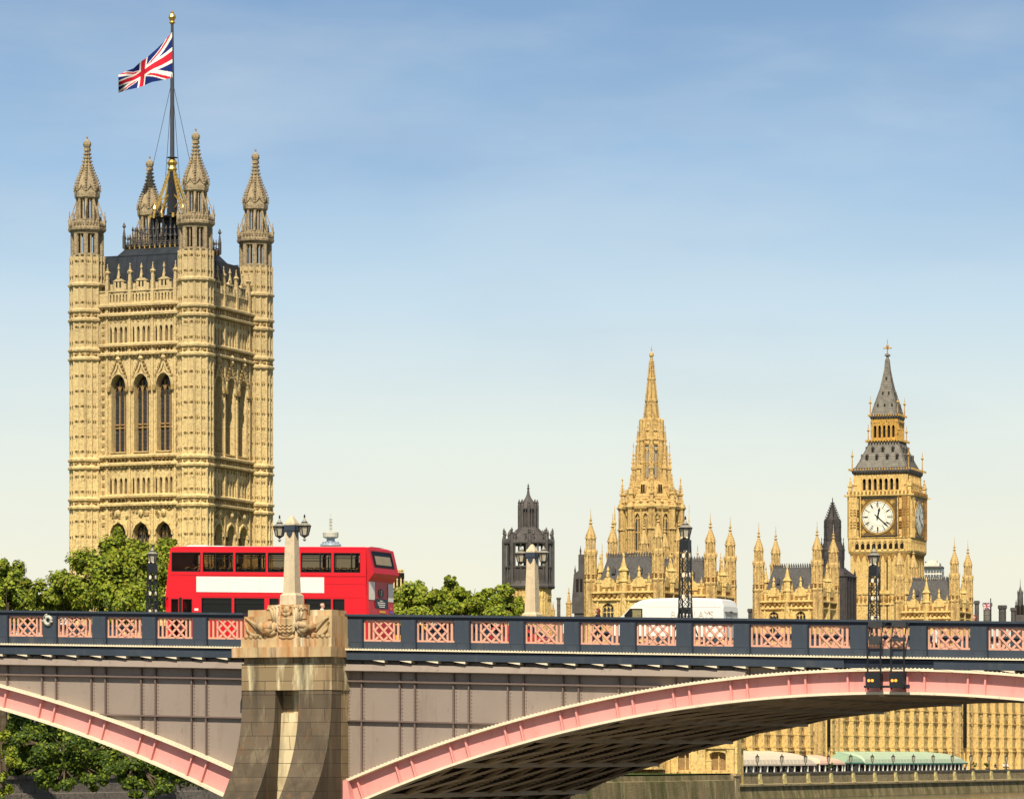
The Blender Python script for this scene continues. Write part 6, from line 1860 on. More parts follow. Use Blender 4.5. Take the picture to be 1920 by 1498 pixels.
# ------------------------------------------------------------------ hanging navigation light frames at the crown of the arch
M['amber'] = None
am = bpy.data.materials.new('amber_lamp'); am.use_nodes = True
b_ = am.node_tree.nodes['Principled BSDF']; b_.inputs['Base Color'].default_value = (.8, .2, .02, 1); b_.inputs['Emission Color'].default_value = (1, .30, .03, 1); b_.inputs['Emission Strength'].default_value = 1.6
M['amber'] = am
def nav(px, label):
    v = -.85; u = BR.x(px, v); e = empty('navigation_light', label, 'navigation light', 'navigation lights hung from the parapet')
    BR.place(e, u, v, 0); zn = lambda py: BR.z(py, u, v); w = .26
    mb = MB(); tilt = .05
    for sx_ in (-1, 1):
        mb.tube([(sx_*w-.02, .1, zn(1292)), (sx_*w-.02, .05, zn(1240)), (sx_*w, -.02, zn(1205)), (sx_*w+.05, .12, zn(1172)), (sx_*w+.06, .5, zn(1166.5))], .035, 6)
    for py in (1236, 1249, 1261): mb.bar((-w-.02, .08, zn(py)), (w-.02, .08, zn(py)), .035)
    mb.build('ladder_rails', M['black'], e)
    mb = MB(); mb.box(-w+.02, w+.06, .0, .14, zn(1175), zn(1165)); mb.box(-w+.04, w+.04, .02, .12, zn(1208 if px < 1650 else 1202), zn(1192 if px < 1650 else 1194.5)); mb.build('hook_plate', plain('grey_hook_plate', (.04, .042, .045), .6), e)
    mb = MB(); mb.box(-w-.03, w-.0, -.12, .3, zn(1285), zn(1262)); mb.box(-w-.1, w+.05, -.16, .3, zn(1289), zn(1285)); mb.lathe(0, 0, [(.01, 0), (.01, .01)], 4)
    mb.build('lamp_housing', M['black'], e)
    mb = MB()
    for x in (-.17, -.03): mb.prism([(x+.055*math.cos(t), zn(1275.5)+.055*math.sin(t)) for t in [2*PI*i/10 for i in range(10)]], 'y', -.15, -.11)
    mb.build('amber_lamp', M['amber'], e)
    return e
nav(1639, 'hanging black ladder frame with two amber lamps, left of the pair')
nav(1683, 'hanging black ladder frame with two amber lamps, right of the pair')
v = -.8; u0, u1 = BR.x(1627, v), BR.x(1705, v); zb = BR.z(1286.5, u0, v)
mb = MB(); mb.bar((u0, v, zb), (u1, v, zb-.03), .09); mb.box(u1-.25, u1, v-.08, v+.08, zb-.09, zb+.06)
o = mb.build('tie_bar', M['black']); BR.place(o); tag(o, 'black horizontal bar joining the two hanging lamp frames on the pink arch', 'bar')
u = BR.x(90, -.2); zz = BR.z(1163, u, -.2); mb = MB()
mb.smooth = True
mb.tube([(u+.16*math.cos(2*PI*k/14), -.19, zz+.16*math.sin(2*PI*k/14)) for k in range(15)], .075, 6); mb.tube([(u-.34, -.18, zz-.03), (u-.15, -.2, zz+.02)], [.02, .06], 5); mb.tube([(u-.25, -.18, zz+.1), (u-.12, -.2, zz+.24), (u-.04, -.2, zz+.26)], .03, 5)
o = mb.build('rope_ring', plain('pale_rope', (.50, .50, .44), .9)); BR.place(o); tag(o, 'small pale grey rope ring on the blue parapet post at far left', 'ring')
# ================================================================== vehicles
M['red'] = NM('bus_red_paint', .3, 0, .5).m; M['red'].node_tree.nodes['Principled BSDF'].inputs['Base Color'].default_value = (.64, .006, .016, 1)
M['red_r'] = plain('bus_rear_red_paint', (.50, .010, .018), .4, 0, .45, .1)  # darker copy of the bus red; the dimmer rear is put into colour
M['rubber'] = plain('tyre_rubber', (.018, .018, .018), .85, 0, .2, .1)
M['yellow'] = plain('yellow_grab_handle', (.70, .42, .05), .5, 0, .3, .1)
M['seat'] = plain('blue_seat_moquette', (.04, .05, .10), .9, 0, .1, .4, 8)
M['ad'] = plain('blank_poster', (.80, .78, .70), .6, 0, .2, .03)
def tint(name, c, k):
    m = bpy.data.materials.new(name); m.use_nodes = True; t = m.node_tree
    tr = t.nodes.new('ShaderNodeBsdfTransparent'); tr.inputs[0].default_value = (*c, 1)
    b = t.nodes['Principled BSDF']; b.inputs['Base Color'].default_value = (.012, .014, .016, 1); b.inputs['Roughness'].default_value = .06
    mx = t.nodes.new('ShaderNodeMixShader'); mx.inputs[0].default_value = k
    t.links.new(tr.outputs[0], mx.inputs[1]); t.links.new(b.outputs[0], mx.inputs[2]); t.links.new(mx.outputs[0], t.nodes['Material Output'].inputs[0])
    return m
M['tint'] = tint('tinted_window_glass', (.52, .46, .37), .12)
M['tint_dk'] = tint('dark_window_glass', (.10, .11, .12), .5)

BV = 5.3; BUSW = 2.5
bu = lambda px, v=BV: BR.x(px, v)
bz = lambda py, px=500, v=BV: BR.z(py, bu(px, v), v) - ztop(bu(px, v))      # height below/above the parapet line
bus = empty('double_decker_bus', 'bright red double decker bus with blank white side panels crossing the bridge', 'bus')
UB = bu(500); BR.place(bus, UB, BV, 0)
def bsh(u, v, z): return (u-UB, v-BV, ztop(u)+z)
ZR, ZWT, ZWB, ZAT, ZAB, ZLT = bz(1026.5), bz(1035.7), bz(1072.6), bz(1081.4), bz(1110.5), bz(1121.3)
ZLB, ZSK, ZRD = ZLT-.80, -1.12, -1.415
U0, U1 = bu(320), bu(688)
UPW = [(321.5, 376), (380, 437.5), (441, 498.5), (502, 560), (564, 621.5), (625.5, 675.5)]
LOW = [(377.5, 434.5), (438.8, 495.8), (505, 523), (527, 567), (570.5, 620.8), (624, 646)]
DOOR = [(320.5, 334.5), (342, 360)]
wd = lambda a, b, zb, zt_: ((bu(a)+bu(b))/2, bu(b)-bu(a), zb, zt_, zt_)
mb = MB(bsh)
upw = [wd(a, b, ZWB, ZWT) for a, b in UPW]; low = [wd(a, b, ZLB, ZLT) for a, b in LOW]; dr = [wd(a, b, -1.25, ZLT-.06) for a, b in DOOR]
for v, d in ((BV, .1), (BV+BUSW, -.1)):
    wall_row(mb, U0, U1, ZWB-.12, ZR-.06, upw, d, v)
    mb.poly([(U0, v, ZLT+.12), (U1, v, ZLT+.12), (U1, v, ZWB-.12), (U0, v, ZWB-.12)])
    wall_row(mb, bu(366), U1, ZSK, ZLT+.12, low, d, v)
    if v == BV: wall_row(mb, U0, bu(366), ZSK-.1, ZLT+.12, dr, d, v)
    else: wall_row(mb, U0, bu(366), ZSK, ZLT+.12, [wd(a+1.5, b+2, -.45, ZLT-.06) for a, b in DOOR], d, v)
    # raked nose
    s_ = 1 if v == BV else 1
    mb.poly([(U0, v, ZR-.06), (U0, v, ZSK), (bu(309.5), v, ZSK), (bu(311), v, ZAB), (bu(316), v, bz(1060)), (bu(319), v, ZR-.1)])
# front
P_ = [(bu(319), ZR-.1), (bu(316), bz(1060)), (bu(311), ZAB), (bu(309.5), ZSK)]
for (ua, za_), (ub, zb_) in zip(P_, P_[1:]): mb.poly([(ua, BV, za_), (ua, BV+BUSW, za_), (ub, BV+BUSW, zb_), (ub, BV, zb_)])
# roof with rounded shoulders
rr = [(BV, ZR-.06), (BV+.05, ZR), (BV+.2, ZR+.05), (BV+.6, ZR+.075), (BV+BUSW-.6, ZR+.075), (BV+BUSW-.2, ZR+.05), (BV+BUSW-.05, ZR), (BV+BUSW, ZR-.06)]
sec = []
for u, k in ((bu(319), 0), (bu(321.5), .8), (U0+.5, 1), (U1-.3, 1), (U1-.05, .8), (U1+.03, 0)):
    sec.append([(u, v, (ZR-.06)+(z-(ZR-.06))*k) for v, z in rr])
mb.loft(sec, False, False, False)
mb.box(U0, U1-.05, BV+.02, BV+BUSW-.02, ZSK-.02, ZSK)
for z in (ZAT+.02, ZAT-.28, ZLT+.06): mb.box(bu(372), U1-.1, BV-.014, BV, z, z+.03)
mb.box(U0, U1, BV-.02, BV, ZWB-.13, ZWB-.1)
mb.build('body', M['red'], bus)
mb = MB(bsh); mb.box(U0+.2, U1-.1, BV+.6, BV+BUSW-.6, ZR+.075, ZR+.09)
mb.loft([[(bu(336), BV+.5, ZR+.06), (bu(380), BV+.5, ZR+.06), (bu(380), BV+2, ZR+.06), (bu(336), BV+2, ZR+.06)], [(bu(342), BV+.6, ZR+.13), (bu(374), BV+.6, ZR+.13), (bu(374), BV+1.9, ZR+.13), (bu(342), BV+1.9, ZR+.13)]])
mb.loft([[(bu(384), BV+.5, ZR+.06), (bu(408), BV+.5, ZR+.06), (bu(408), BV+2, ZR+.06), (bu(384), BV+2, ZR+.06)], [(bu(388), BV+.6, ZR+.11), (bu(404), BV+.6, ZR+.11), (bu(404), BV+1.9, ZR+.11), (bu(388), BV+1.9, ZR+.11)]])
mb.build('roof_panel', M['white'], bus)
# rear: bulged upper panel, undercut, engine cover
RW = .2
def rear(name, pts, mat, ins=0):
    mb = MB(bsh)
    for (ua, za_), (ub, zb_) in zip(pts, pts[1:]): mb.poly([(ua, BV+ins, za_), (ua, BV+BUSW-ins, za_), (ub, BV+BUSW-ins, zb_), (ub, BV+ins, zb_)])
    for v in (BV+ins, BV+BUSW-ins): mb.poly([(p[0], v, p[1]) for p in pts] + [(U1-.05, v, pts[-1][1]), (U1-.05, v, pts[0][1])])
    return mb.build(name, mat, bus)
zb_ = lambda py: bz(py, 690)
RP = [(U1-.02, ZR-.0), (U1+.06, zb_(1028)), (U1+.16, zb_(1045)), (U1+.28, zb_(1066)), (U1+.34, zb_(1074)), (U1+.2, zb_(1081)), (U1+.06, zb_(1089)), (U1+.06, zb_(1125)), (U1+.1, zb_(1150)), (U1+.1, ZSK)]
rear('rear_panel', RP, M['red_r'])
def on_rear(name, v0, v1, py0, py1, mat, off=.0):
    """quad lying on the rear profile between two photo rows"""
    def ur(z):
        for (ua, za_), (ub, zb2) in zip(RP, RP[1:]):
            if zb2 <= z <= za_: return ua+(ub-ua)*((za_-z)/(za_-zb2+1e-9))
        return U1+.1
    mb = MB(bsh); z0, z1 = zb_(py0), zb_(py1)
    mb.poly([(ur(z0)+.012+off, v0, z0), (ur(z1)+.012+off, v0, z1), (ur(z1)+.012+off, v1, z1), (ur(z0)+.012+off, v1, z0)])
    return mb.build(name, mat, bus)
on_rear('rear_window', BV+.26, BV+2.12, 1033.5, 1060.5, M['tint_dk'])
on_rear('rear_window_view', BV+.42, BV+1.95, 1041, 1057.5, plain('pale_window_view', (.30, .25, .17), .7, 0, .2, .1), .006)  # pale patch painted on the glass in place of the view through
mb = MB(bsh)
for a, b, c_, d_ in ((BV+.2, BV+2.18, 1032, 1034), (BV+.2, BV+2.18, 1060, 1062), (BV+.2, BV+.3, 1032, 1062), (BV+2.08, BV+2.18, 1032, 1062)): on_rear('window_rubber', a, b, c_, d_, M['rubber'], .01)
on_rear('white_panel', BV+.02, BV+.62, 1089.5, 1123.5, M['ad'], .005); on_rear('white_panel', BV+1.95, BV+2.48, 1091, 1125, M['ad'], .005)
on_rear('rear_advert', BV+.62, BV+1.92, 1120.5, 1138.5, M['black'], .008)
on_rear('number_plate', BV+1.0, BV+1.6, 1143, 1147, M['yellow'], .01)
for k, (a, b) in enumerate(((1.1, 1.4), (.86, 1.62), (.9, 1.6), (1.0, 1.55))):
    on_rear('advert_line', BV+a, BV+b, 1123.6+3.7*k, 1125.4+3.7*k, M['white'], .014)
on_rear('tail_lamp', BV+2.1, BV+2.3, 1136, 1140, plain('red_lamp', (.7, .1, .05), .2), .01)
on_rear('blue_sticker', BV+2.05, BV+2.35, 1142.5, 1146.5, plain('blue_sticker', (.10, .14, .5), .5), .01)
def lettering(name, text, size, mat, parent, mtx, ext_=.004):
    cu = bpy.data.curves.new(name, 'FONT'); cu.body = text; cu.size = size; cu.align_x = 'CENTER'; cu.align_y = 'CENTER'; cu.extrude = ext_
    cu.materials.append(mat); t_ = bpy.data.objects.new('t', cu); COL.objects.link(t_); bpy.context.view_layer.update()
    me = bpy.data.meshes.new_from_object(t_.evaluated_get(bpy.context.evaluated_depsgraph_get())); bpy.data.objects.remove(t_)
    o = bpy.data.objects.new(name, me); COL.objects.link(o); o.parent = parent; o.matrix_local = mtx; return o
mb = MB(bsh); zc_ = zb_(1110.5); n = 14
mb.poly([(U1+.078, BV+1.24+.29*math.cos(2*PI*k/n)*(1 if abs(math.cos(2*PI*k/n)) < .8 else .92), zc_+.2*math.sin(2*PI*k/n)*1.0+0) for k in range(n)])
mb.build('route_number_box', M['black'], bus)
# text faces +u: local axes x->+v, y->+z
rm = Matrix(((0, 0, 1, U1+.085-UB), (1, 0, 0, 1.24), (0, 1, 0, ztop(U1)+zc_), (0, 0, 0, 1)))
lettering('route_number', '3', .30, M['cream'], bus, rm)
# glazing bars, panes
def pane(name, a, b, z0, z1, v, mat, frame=True, bars=()):
    u0, u1 = bu(a), bu(b)
    mb = MB(bsh); vv = v+.05 if v == BV else v-.05
    mb.poly([(u0, vv, z0), (u1, vv, z0), (u1, vv, z1), (u0, vv, z1)])
    p = mb.build(name, mat, bus)
    mb = MB(bsh); y0, y1 = (v+.005, v+.07) if v == BV else (v-.07, v-.005)
    w = .035
    mb.box(u0, u1, y0, y1, z1-w, z1); mb.box(u0, u1, y0, y1, z0, z0+w); mb.box(u0, u0+w, y0, y1, z0+w, z1-w); mb.box(u1-w, u1, y0, y1, z0+w, z1-w)
    for kind, t in bars:
        if kind == 'h': mb.box(u0+w, u1-w, y0, y1, z1-t-.03, z1-t)
        else: uu = u0+(u1-u0)*t; mb.box(uu-.02, uu+.02, y0, y1, z0+w, z1-w)
    mb.build('window_frame', M['rubber'], p)
for i, (a, b) in enumerate(UPW):
    bars = [[], [('h', .25), ('v', .42)], [('h', .22)], [('h', .22)], [('h', .22), ('v', .62)], [('h', .22), ('v', .66)]][i]
    pane('side_window', a, b, ZWB, ZWT, BV, M['tint'], True, bars)
    pane('far_window', a+3, b-1, ZWB+.02, ZWT-.02, BV+BUSW, M['tint'], True, [('h', .2)] if i in (2, 3) else [])
for a, b in LOW: pane('lower_window', a, b, ZLB, ZLT, BV, M['tint_dk'], True, [('h', .2)] if b-a > 30 else [])
for a, b in LOW: pane('far_lower_window', a, b, ZLB, ZLT, BV+BUSW, M['tint_dk'])
for a, b in DOOR: pane('far_lower_window', a+1.5, b+2, -.45, ZLT-.06, BV+BUSW, M['tint'])
for a, b in DOOR: pane('door', a, b, -1.25, ZLT-.06, BV, M['tint'])
mb = MB(bsh); mb.box(bu(335.5), bu(341), BV-.01, BV+.06, -1.3, ZLT); mb.build('door_pillar', M['rubber'], bus)
mb = MB(bsh); mb.box(bu(309), bu(312), BV-.22, BV-.08, ZLT-.45, ZLT); mb.bar((bu(315), BV, ZLT-.02), (bu(310.5), BV-.15, ZLT-.02), .03); mb.build('wing_mirror', M['rubber'], bus)
mb = MB(bsh); mb.box(bu(368.5), bu(607.8), BV-.018, BV+.0, ZAB, ZAT); ad_ = mb.build('side_poster', M['ad'], bus)
mb = MB(bsh)
for px in (428, 487, 540): mb.box(bu(px), bu(px)+.012, BV-.022, BV-.018, ZAB, ZAT)
mb.build('poster_joint', plain('poster_joint', (.45, .43, .38), .7), ad_)
# decks, bulkheads, seats and handles
mb = MB(bsh)
mb.box(U0+.1, U1-.1, BV+.12, BV+BUSW-.12, ZWB-.28, ZWB-.22); mb.box(U0+.1, U1-.1, BV+.12, BV+BUSW-.12, -1.2, -1.14); mb.box(bu(372), U1-.1, BV+1.2, BV+1.25, -1.2, ZLT+.1)
mb.box(U0+.02, bu(366), BV+BUSW-.08, BV+BUSW-.04, ZWB-.2, ZR-.1) if False else None
mb.box(bu(372), bu(374), BV+.1, BV+BUSW-.1, -1.2, ZLT)
mb.build('deck_floor', M['seat'], bus)
sm = MB(); sm.box(-.05, .05, -.42, .42, -.35, .16); sm.mi = 1; sm.bar((0, -.40, .16), (0, -.16, .24), .045); sm.bar((0, -.16, .24), (0, .4, .24), .04); sm.mi = 0; sm.box(-.4, 0, -.42, .42, -.36, -.28)
smm = sm.data('seat', [M['seat'], M['yellow']])
k = 0
for px in range(345, 680, 16):
    for v in (BV+.55, BV+1.95): 
        u = bu(px); put('seat', smm, bus, (u-UB, v-BV, ztop(u)+ZWB-.02))
# wheels
wm = MB(); wm.xf = lambda x, y, z: (x, z, y)
wm.lathe(0, 0, [(.3, -.14), (.47, -.14), (.5, -.1), (.5, .1), (.47, .14), (.3, .14)], 20); wm.mi = 1; wm.lathe(0, 0, [(.3, -.1), (.12, -.13), (.12, .1)], 14)
wmm = wm.data('wheel', [M['rubber'], M['lampcap']])
for px in (374, 580):
    for v in (BV+.16, BV+BUSW-.16): put('wheel', wmm, bus, (bu(px)-UB, v-BV, ztop(bu(px))-1.415+.5))
mb = MB(bsh); mb.box(bu(310), bu(323), BV+.06, BV+BUSW-.06, ZSK-.25, ZSK+.1); mb.build('bumper', M['red_r'], bus)
mb = MB(bsh); mb.box(bu(365), bu(372), BV-.02, BV, bz(1146), bz(1141.5)); mb.build('side_sign', M['white'], bus)

# ------------------------------------------------------------------ white van
VV = 6.4; VWD = 1.75
vu = lambda px: BR.x(px, VV)
vz = lambda py, px=1280: BR.z(py, vu(px), VV)-ztop(vu(px))
van = empty('white_van', 'plain white delivery van with grey lettering, in front of the pavilion roofs', 'van')
UV = vu(1280); BR.place(van, UV, VV, 0)
def vsh(u, v, z): return (u-UV, v-VV, ztop(u)+z)
M['vanwhite'] = NM('van_white_paint', .3, 0, .5).m; M['vanwhite'].node_tree.nodes['Principled BSDF'].inputs['Base Color'].default_value = (.80, .78, .72, 1)
prof = [(1356, vz(1193)), (1357, vz(1160)), (1356, vz(1135)), (1352, vz(1124)), (1344, vz(1121)), (1300, vz(1119.8)), (1240, vz(1121)), (1212, vz(1123)), (1200, vz(1125.5)), (1189, vz(1131)), (1180, vz(1141)), (1168.5, vz(1154)), (1156, vz(1161)), (1149, vz(1170)), (1147, vz(1182)), (1148, vz(1193))]
mb = MB(vsh)
ins = lambda i: .0
ring = []
zmax = max(p[1] for p in prof)
for v, k in ((VV+.0, 0), (VV+.03, 1)): pass
def vring(v, inset): return [(vu(p[0]) + (0), v, p[1]-(inset*(1 if p[1] > vz(1140) else 0))) for p in prof]
mb.loft([vring(VV, .10), vring(VV+.05, .03), vring(VV+.2, 0), vring(VV+VWD-.2, 0), vring(VV+VWD-.05, .03), vring(VV+VWD, .10)])
mb.box(vu(1206), vu(1352), VV-.012, VV+.02, vz(1137.2), vz(1136.6))
mb.build('body', M['vanwhite'], van)
mb = MB(vsh); y = VV-.012
mb.prism([(vu(1170.5), vz(1154)), (vu(1180.5), vz(1142.3)), (vu(1203), vz(1142.3)), (vu(1203.5), vz(1162)), (vu(1172), vz(1162))], 'y', y, VV+.03); w_ = mb.build('side_window', M['tint_dk'], van)
mb = MB(vsh); mb.box(vu(1183.5), vu(1185.5), y-.01, y+.01, vz(1162), vz(1142.3)); mb.box(vu(1180.5), vu(1204), y-.01, y+.01, vz(1143.4), vz(1141.6)); mb.box(vu(1203), vu(1204.6), y-.01, y+.01, vz(1162), vz(1142)); mb.build('window_frame', M['rubber'], w_)
mb = MB(vsh); mb.prism([(vu(1186), vz(1161)), (vu(1186), vz(1144.3)), (vu(1202.5), vz(1144.3)), (vu(1202.5), vz(1161))], 'y', y-.006, y-.003); mb.build('window_reflection_pane', plain('olive_window', (.22, .19, .09), .2, 0, .5, .4, 6), w_)
mb = MB(vsh); a, b = vu(1180), vu(1168.8)
mb.poly([(a-.02, VV+.1, vz(1141)+.01), (b-.02, VV+.1, vz(1154)+.01), (b-.02, VV+VWD-.1, vz(1154)+.01), (a-.02, VV+VWD-.1, vz(1141)+.01)]); mb.build('windscreen', M['tint_dk'], van)
for px in (1165, 1321):
    for v in (VV+.12, VV+VWD-.12): put('wheel', wmm, van, (vu(px)-UV, v-VV, ztop(vu(px))-1.415+.34), 0, (.68, .9, .68))
mb = MB(vsh); ur_ = vu(1357)+.012
mb.box(ur_-.02, ur_, VV+.12, VV+VWD-.1, vz(1146), vz(1145.2)); mb.box(ur_-.02, ur_+.02, VV+.75, VV+1.0, vz(1145.2), vz(1143.6)); mb.box(ur_-.02, ur_, VV+VWD/2-.01, VV+VWD/2+.01, vz(1190), vz(1146))
mb.build('rear_door_seam', plain('seam', (.12, .11, .10), .6), van)
mb = MB(vsh); mb.box(ur_-.02, ur_+.02, VV+.05, VV+.2, vz(1178), vz(1168)); mb.box(ur_-.02, ur_+.02, VV+VWD-.2, VV+VWD-.05, vz(1178), vz(1168)); mb.build('tail_lamp', plain('red_lamp2', (.55, .06, .04), .3), van)
M['grey_text'] = plain('grey_lettering', (.17, .17, .15), .6); M['faint_text'] = plain('faint_lettering', (.58, .56, .50), .6)
zl = vz(1149.8)
lettering('lettering', 'BARCLAYS', .29, M['grey_text'], van, Matrix(((0, 0, 1, ur_+.006-UV), (1.02, 0, 0, VWD/2), (0, 1, 0, ztop(vu(1357))+zl), (0, 0, 0, 1))))
ul = (vu(1258)+vu(1338))/2
lettering('lettering', 'BARCLAYS', .42, M['faint_text'], van, Matrix(((.95, 0, 0, ul-UV), (0, 0, -1, -.018), (0, 1, 0, ztop(ul)+vz(1152.5)), (0, 0, 0, 1))))
mb = MB(vsh); mb.prism([(vu(1330.5)+.03*math.cos(2*PI*k/8), vz(1148.6)+.04*math.sin(2*PI*k/8)) for k in range(8)], 'y', VV-.02, VV-.012); mb.build('red_mark', plain('red_mark', (.6, .05, .05), .6), van)

# ------------------------------------------------------------------ two cars half hidden by the lattice
def car(px, v, label, col, face=1):
    u = BR.x(px, v); e = empty('parked_car' if False else 'car', label, 'car', 'cars on the bridge'); BR.place(e, u, v, ztop(u)-1.415)
    e.rotation_euler = (0, math.atan(SLOPE), -R(BR.deg))
    L = 4.1
    body = [(-2.05, .3), (-2.05, .62), (-1.9, .78), (-1.05, .9), (1.7, .92), (2.02, .85), (2.05, .5), (2.0, .3)]
    mb = MB(); rg = lambda y, i: [(x*(1-i*.02), y, z-i*.05*(z > .6)) for x, z in body]
    mb.loft([rg(0, 1), rg(.12, 0), rg(1.58, 0), rg(1.7, 1)])
    cab = [(-1.05, .88), (-.35, 1.4), (1.0, 1.43), (1.75, .9)]
    mb.loft([[(x, .16+max(0, z-.9)*.25, z) for x, z in cab], [(x, 1.54-max(0, z-.9)*.25, z) for x, z in cab]])
    c = NM(label[:12].replace(' ', '_')+'_paint', .3, 0, .5).m; c.node_tree.nodes['Principled BSDF'].inputs['Base Color'].default_value = (*col, 1)
    mb.build('body', c, e)
    mb = MB()
    for y in (.12, 1.58):
        mb.poly([(-.85, y+(.02 if y < 1 else -.02), .93), (.3, y+(.02 if y < 1 else -.02), .93), (.3, y+(.12 if y < 1 else -.12), 1.36), (-.3, y+(.12 if y < 1 else -.12), 1.36)])
        mb.poly([(.38, y+(.02 if y < 1 else -.02), .93), (1.55, y+(.02 if y < 1 else -.02), .93), (1.0, y+(.12 if y < 1 else -.12), 1.38), (.38, y+(.12 if y < 1 else -.12), 1.36)])
    mb.poly([(-1.03, .3, .93), (-.4, .38, 1.38), (-.4, 1.32, 1.38), (-1.03, 1.4, .93)]); mb.poly([(1.74, .3, .93), (1.06, .38, 1.40), (1.06, 1.32, 1.40), (1.74, 1.4, .93)])
    mb.build('window_glass', M['tint_dk'], e)
    for x in (-1.3, 1.3):
        for y in (.1, 1.6): put('wheel', wmm, e, (x, y, .31), 0, (.62, .7, .62))
    tl_ = MB(); tl_.box(-.03, .03, -.12, .12, 0, .14); tl_ = tl_.data('tail_lamp', M['red'])
    hl_ = MB(); hl_.box(-.03, .03, -.14, .14, 0, .12); hl_ = hl_.data('headlight', M['white'])
    for y in (.25, 1.45): put('tail_lamp', tl_, e, (2.05, y, .66)); put('headlight', hl_, e, (-2.02, y, .62))
    return e
car(835, 7.5, 'dark car half hidden behind the lattice right of the bus', (.03, .035, .05))
car(935, 13.5, 'red car half hidden behind the lattice below the dark lantern tower', (.45, .03, .03))
car(745, 13.0, 'yellow car half hidden behind the lattice at the rear of the bus', (.60, .35, .06))

# ================================================================== people
M['skin'] = plain('skin', (.52, .28, .18), .6, 0, .3, .08); M['skin2'] = plain('skin_pale', (.58, .36, .26), .6, 0, .3, .08)
def cloth(name, c): return plain(name, c, .9, 0, .1, .15, 5)
def remesh(o, v):
    md = o.modifiers.new('merge', 'REMESH'); md.mode = 'VOXEL'; md.voxel_size = v; md.use_smooth_shade = True
def person(label, loc, rz, shirt, legs, hair, skin='skin', pose='stand', h=1.74, fine=.022, parent_frame=None, hairlong=False, group=None, lean=0, raise_arm=False):
    e = empty('person', label, 'person', group); e.location = loc; e.rotation_euler = (0, 0, rz); e.scale = (h/1.74,)*3
    sit = pose == 'sit'
    dz = -.40 if sit else 0
    hz = .92+dz
    def J(x, y, z): return (x, y, z+dz)
    head = J(0, -.02, 1.62)
    # facing -y ; x is left/right
    stp = .16 if pose == 'walk' else .02
    if sit: legsP = [[(sx*.09, 0, hz), (sx*.11, -.42, hz+.02), (sx*.11, -.44, .08), (sx*.11, -.58, .05)] for sx in (-1, 1)]
    else: legsP = [[(sx*.09, 0, .94), (sx*.095, -sx*stp*.7-.02, .5), (sx*.09, -sx*stp, .09), (sx*.1, -sx*stp-.14, .04)] for sx in (-1, 1)]
    armsP = []
    for sx in (-1, 1):
        if raise_arm and sx == 1: armsP.append([J(.19, 0, 1.42), J(.27, -.12, 1.22), J(.2, -.34, 1.34), J(.2, -.40, 1.42)])
        elif sit: armsP.append([J(sx*.19, 0, 1.42), J(sx*.24, -.06, 1.14), J(sx*.15, -.3, 1.06), J(sx*.13, -.38, 1.05)])
        else: armsP.append([J(sx*.19, 0, 1.42), J(sx*.24, sx*stp*.4, 1.14), J(sx*.24, sx*stp*.8-.06, .9), J(sx*.23, sx*stp*.8-.09, .82)])
    def torso(mb, g):
        mb.loft([[(a*(1+g)*math.cos(2*PI*k/12)+0, (b*(1+g))*math.sin(2*PI*k/12)+yo, z+dz) for k in range(12)] for a, b, z, yo in ((.15, .105, .88, 0), (.165, .11, .95, 0), (.145, .10, 1.1, 0), (.17, .115, 1.28, -.005), (.185, .105, 1.40, 0), (.12, .08, 1.47, .005), (.06, .06, 1.50, .005))])
    mb = MB(); torso(mb, 0)
    mb.tube([J(0, .01, 1.46), J(0, 0, 1.54)], [.06, .055], 8)
    hx, hy, hzz = head
    mb.lathe(hx, hy, [(.001, hzz-.115), (.045, hzz-.11), (.062, hzz-.07), (.072, hzz-.02), (.078, hzz+.03), (.075, hzz+.07), (.055, hzz+.105), (.001, hzz+.122)], 12)
    mb.ball((hx, hy+.03, hzz+.035), .082, 10, 7)
    mb.prism([(hy-.07, hzz+.015), (hy-.102, hzz-.022), (hy-.07, hzz-.03)], 'x', hx-.014, hx+.014)      # nose
    mb.tube([(hx-.03, hy-.066, hzz-.058), (hx, hy-.074, hzz-.055), (hx+.03, hy-.066, hzz-.058)], .008, 5)  # lips
    for sx in (-1, 1):
        mb.ball((hx+sx*.077, hy+.01, hzz-.0), .024, 6, 4, 1.4)
        mb.ball((hx+sx*.03, hy-.064, hzz+.018), .013, 6, 4)
        mb.tube(legsP[(sx+1)//2], [.085, .058, .042, .035], 8)
        A = armsP[(sx+1)//2]; mb.tube(A, [.052, .042, .03, .034], 8)
        w = Vector(A[-1]); d = (Vector(A[-1])-Vector(A[-2])).normalized(); s_ = Vector((1, 0, 0))
        for k in range(4): mb.tube([tuple(w+s_*(-.024+.016*k)), tuple(w+s_*(-.026+.017*k)+d*(.05+.008*(k in (1, 2)))), tuple(w+s_*(-.024+.016*k)+d*.085+Vector((0, .012, 0)))], .009, 5)
        mb.tube([tuple(w-s_*sx*.025), tuple(w-s_*sx*.05+d*.04)], .010, 5)
    b = mb.build('body', M[skin], e); remesh(b, fine*.75 if fine < .03 else fine)
    mb = MB(); torso(mb, .09)
    for A in armsP: mb.tube(A[:3], [.064, .054, .042], 8)
    s = mb.build('shirt', shirt, e); remesh(s, fine)
    mb = MB()
    for L in legsP: mb.tube(L[:3], [.1, .075, .06], 8)
    mb.lathe(0, 0, [(.16, .86+dz), (.17, .92+dz), (.16, .98+dz)], 12)
    s = mb.build('trousers', legs, e); remesh(s, fine)
    mb = MB()
    for L in legsP: mb.tube([(L[2][0], L[2][1]+.05, .05), (L[3][0], L[3][1], .045)], [.05, .045], 8)
    mb.build('shoes', M['rubber'], e)
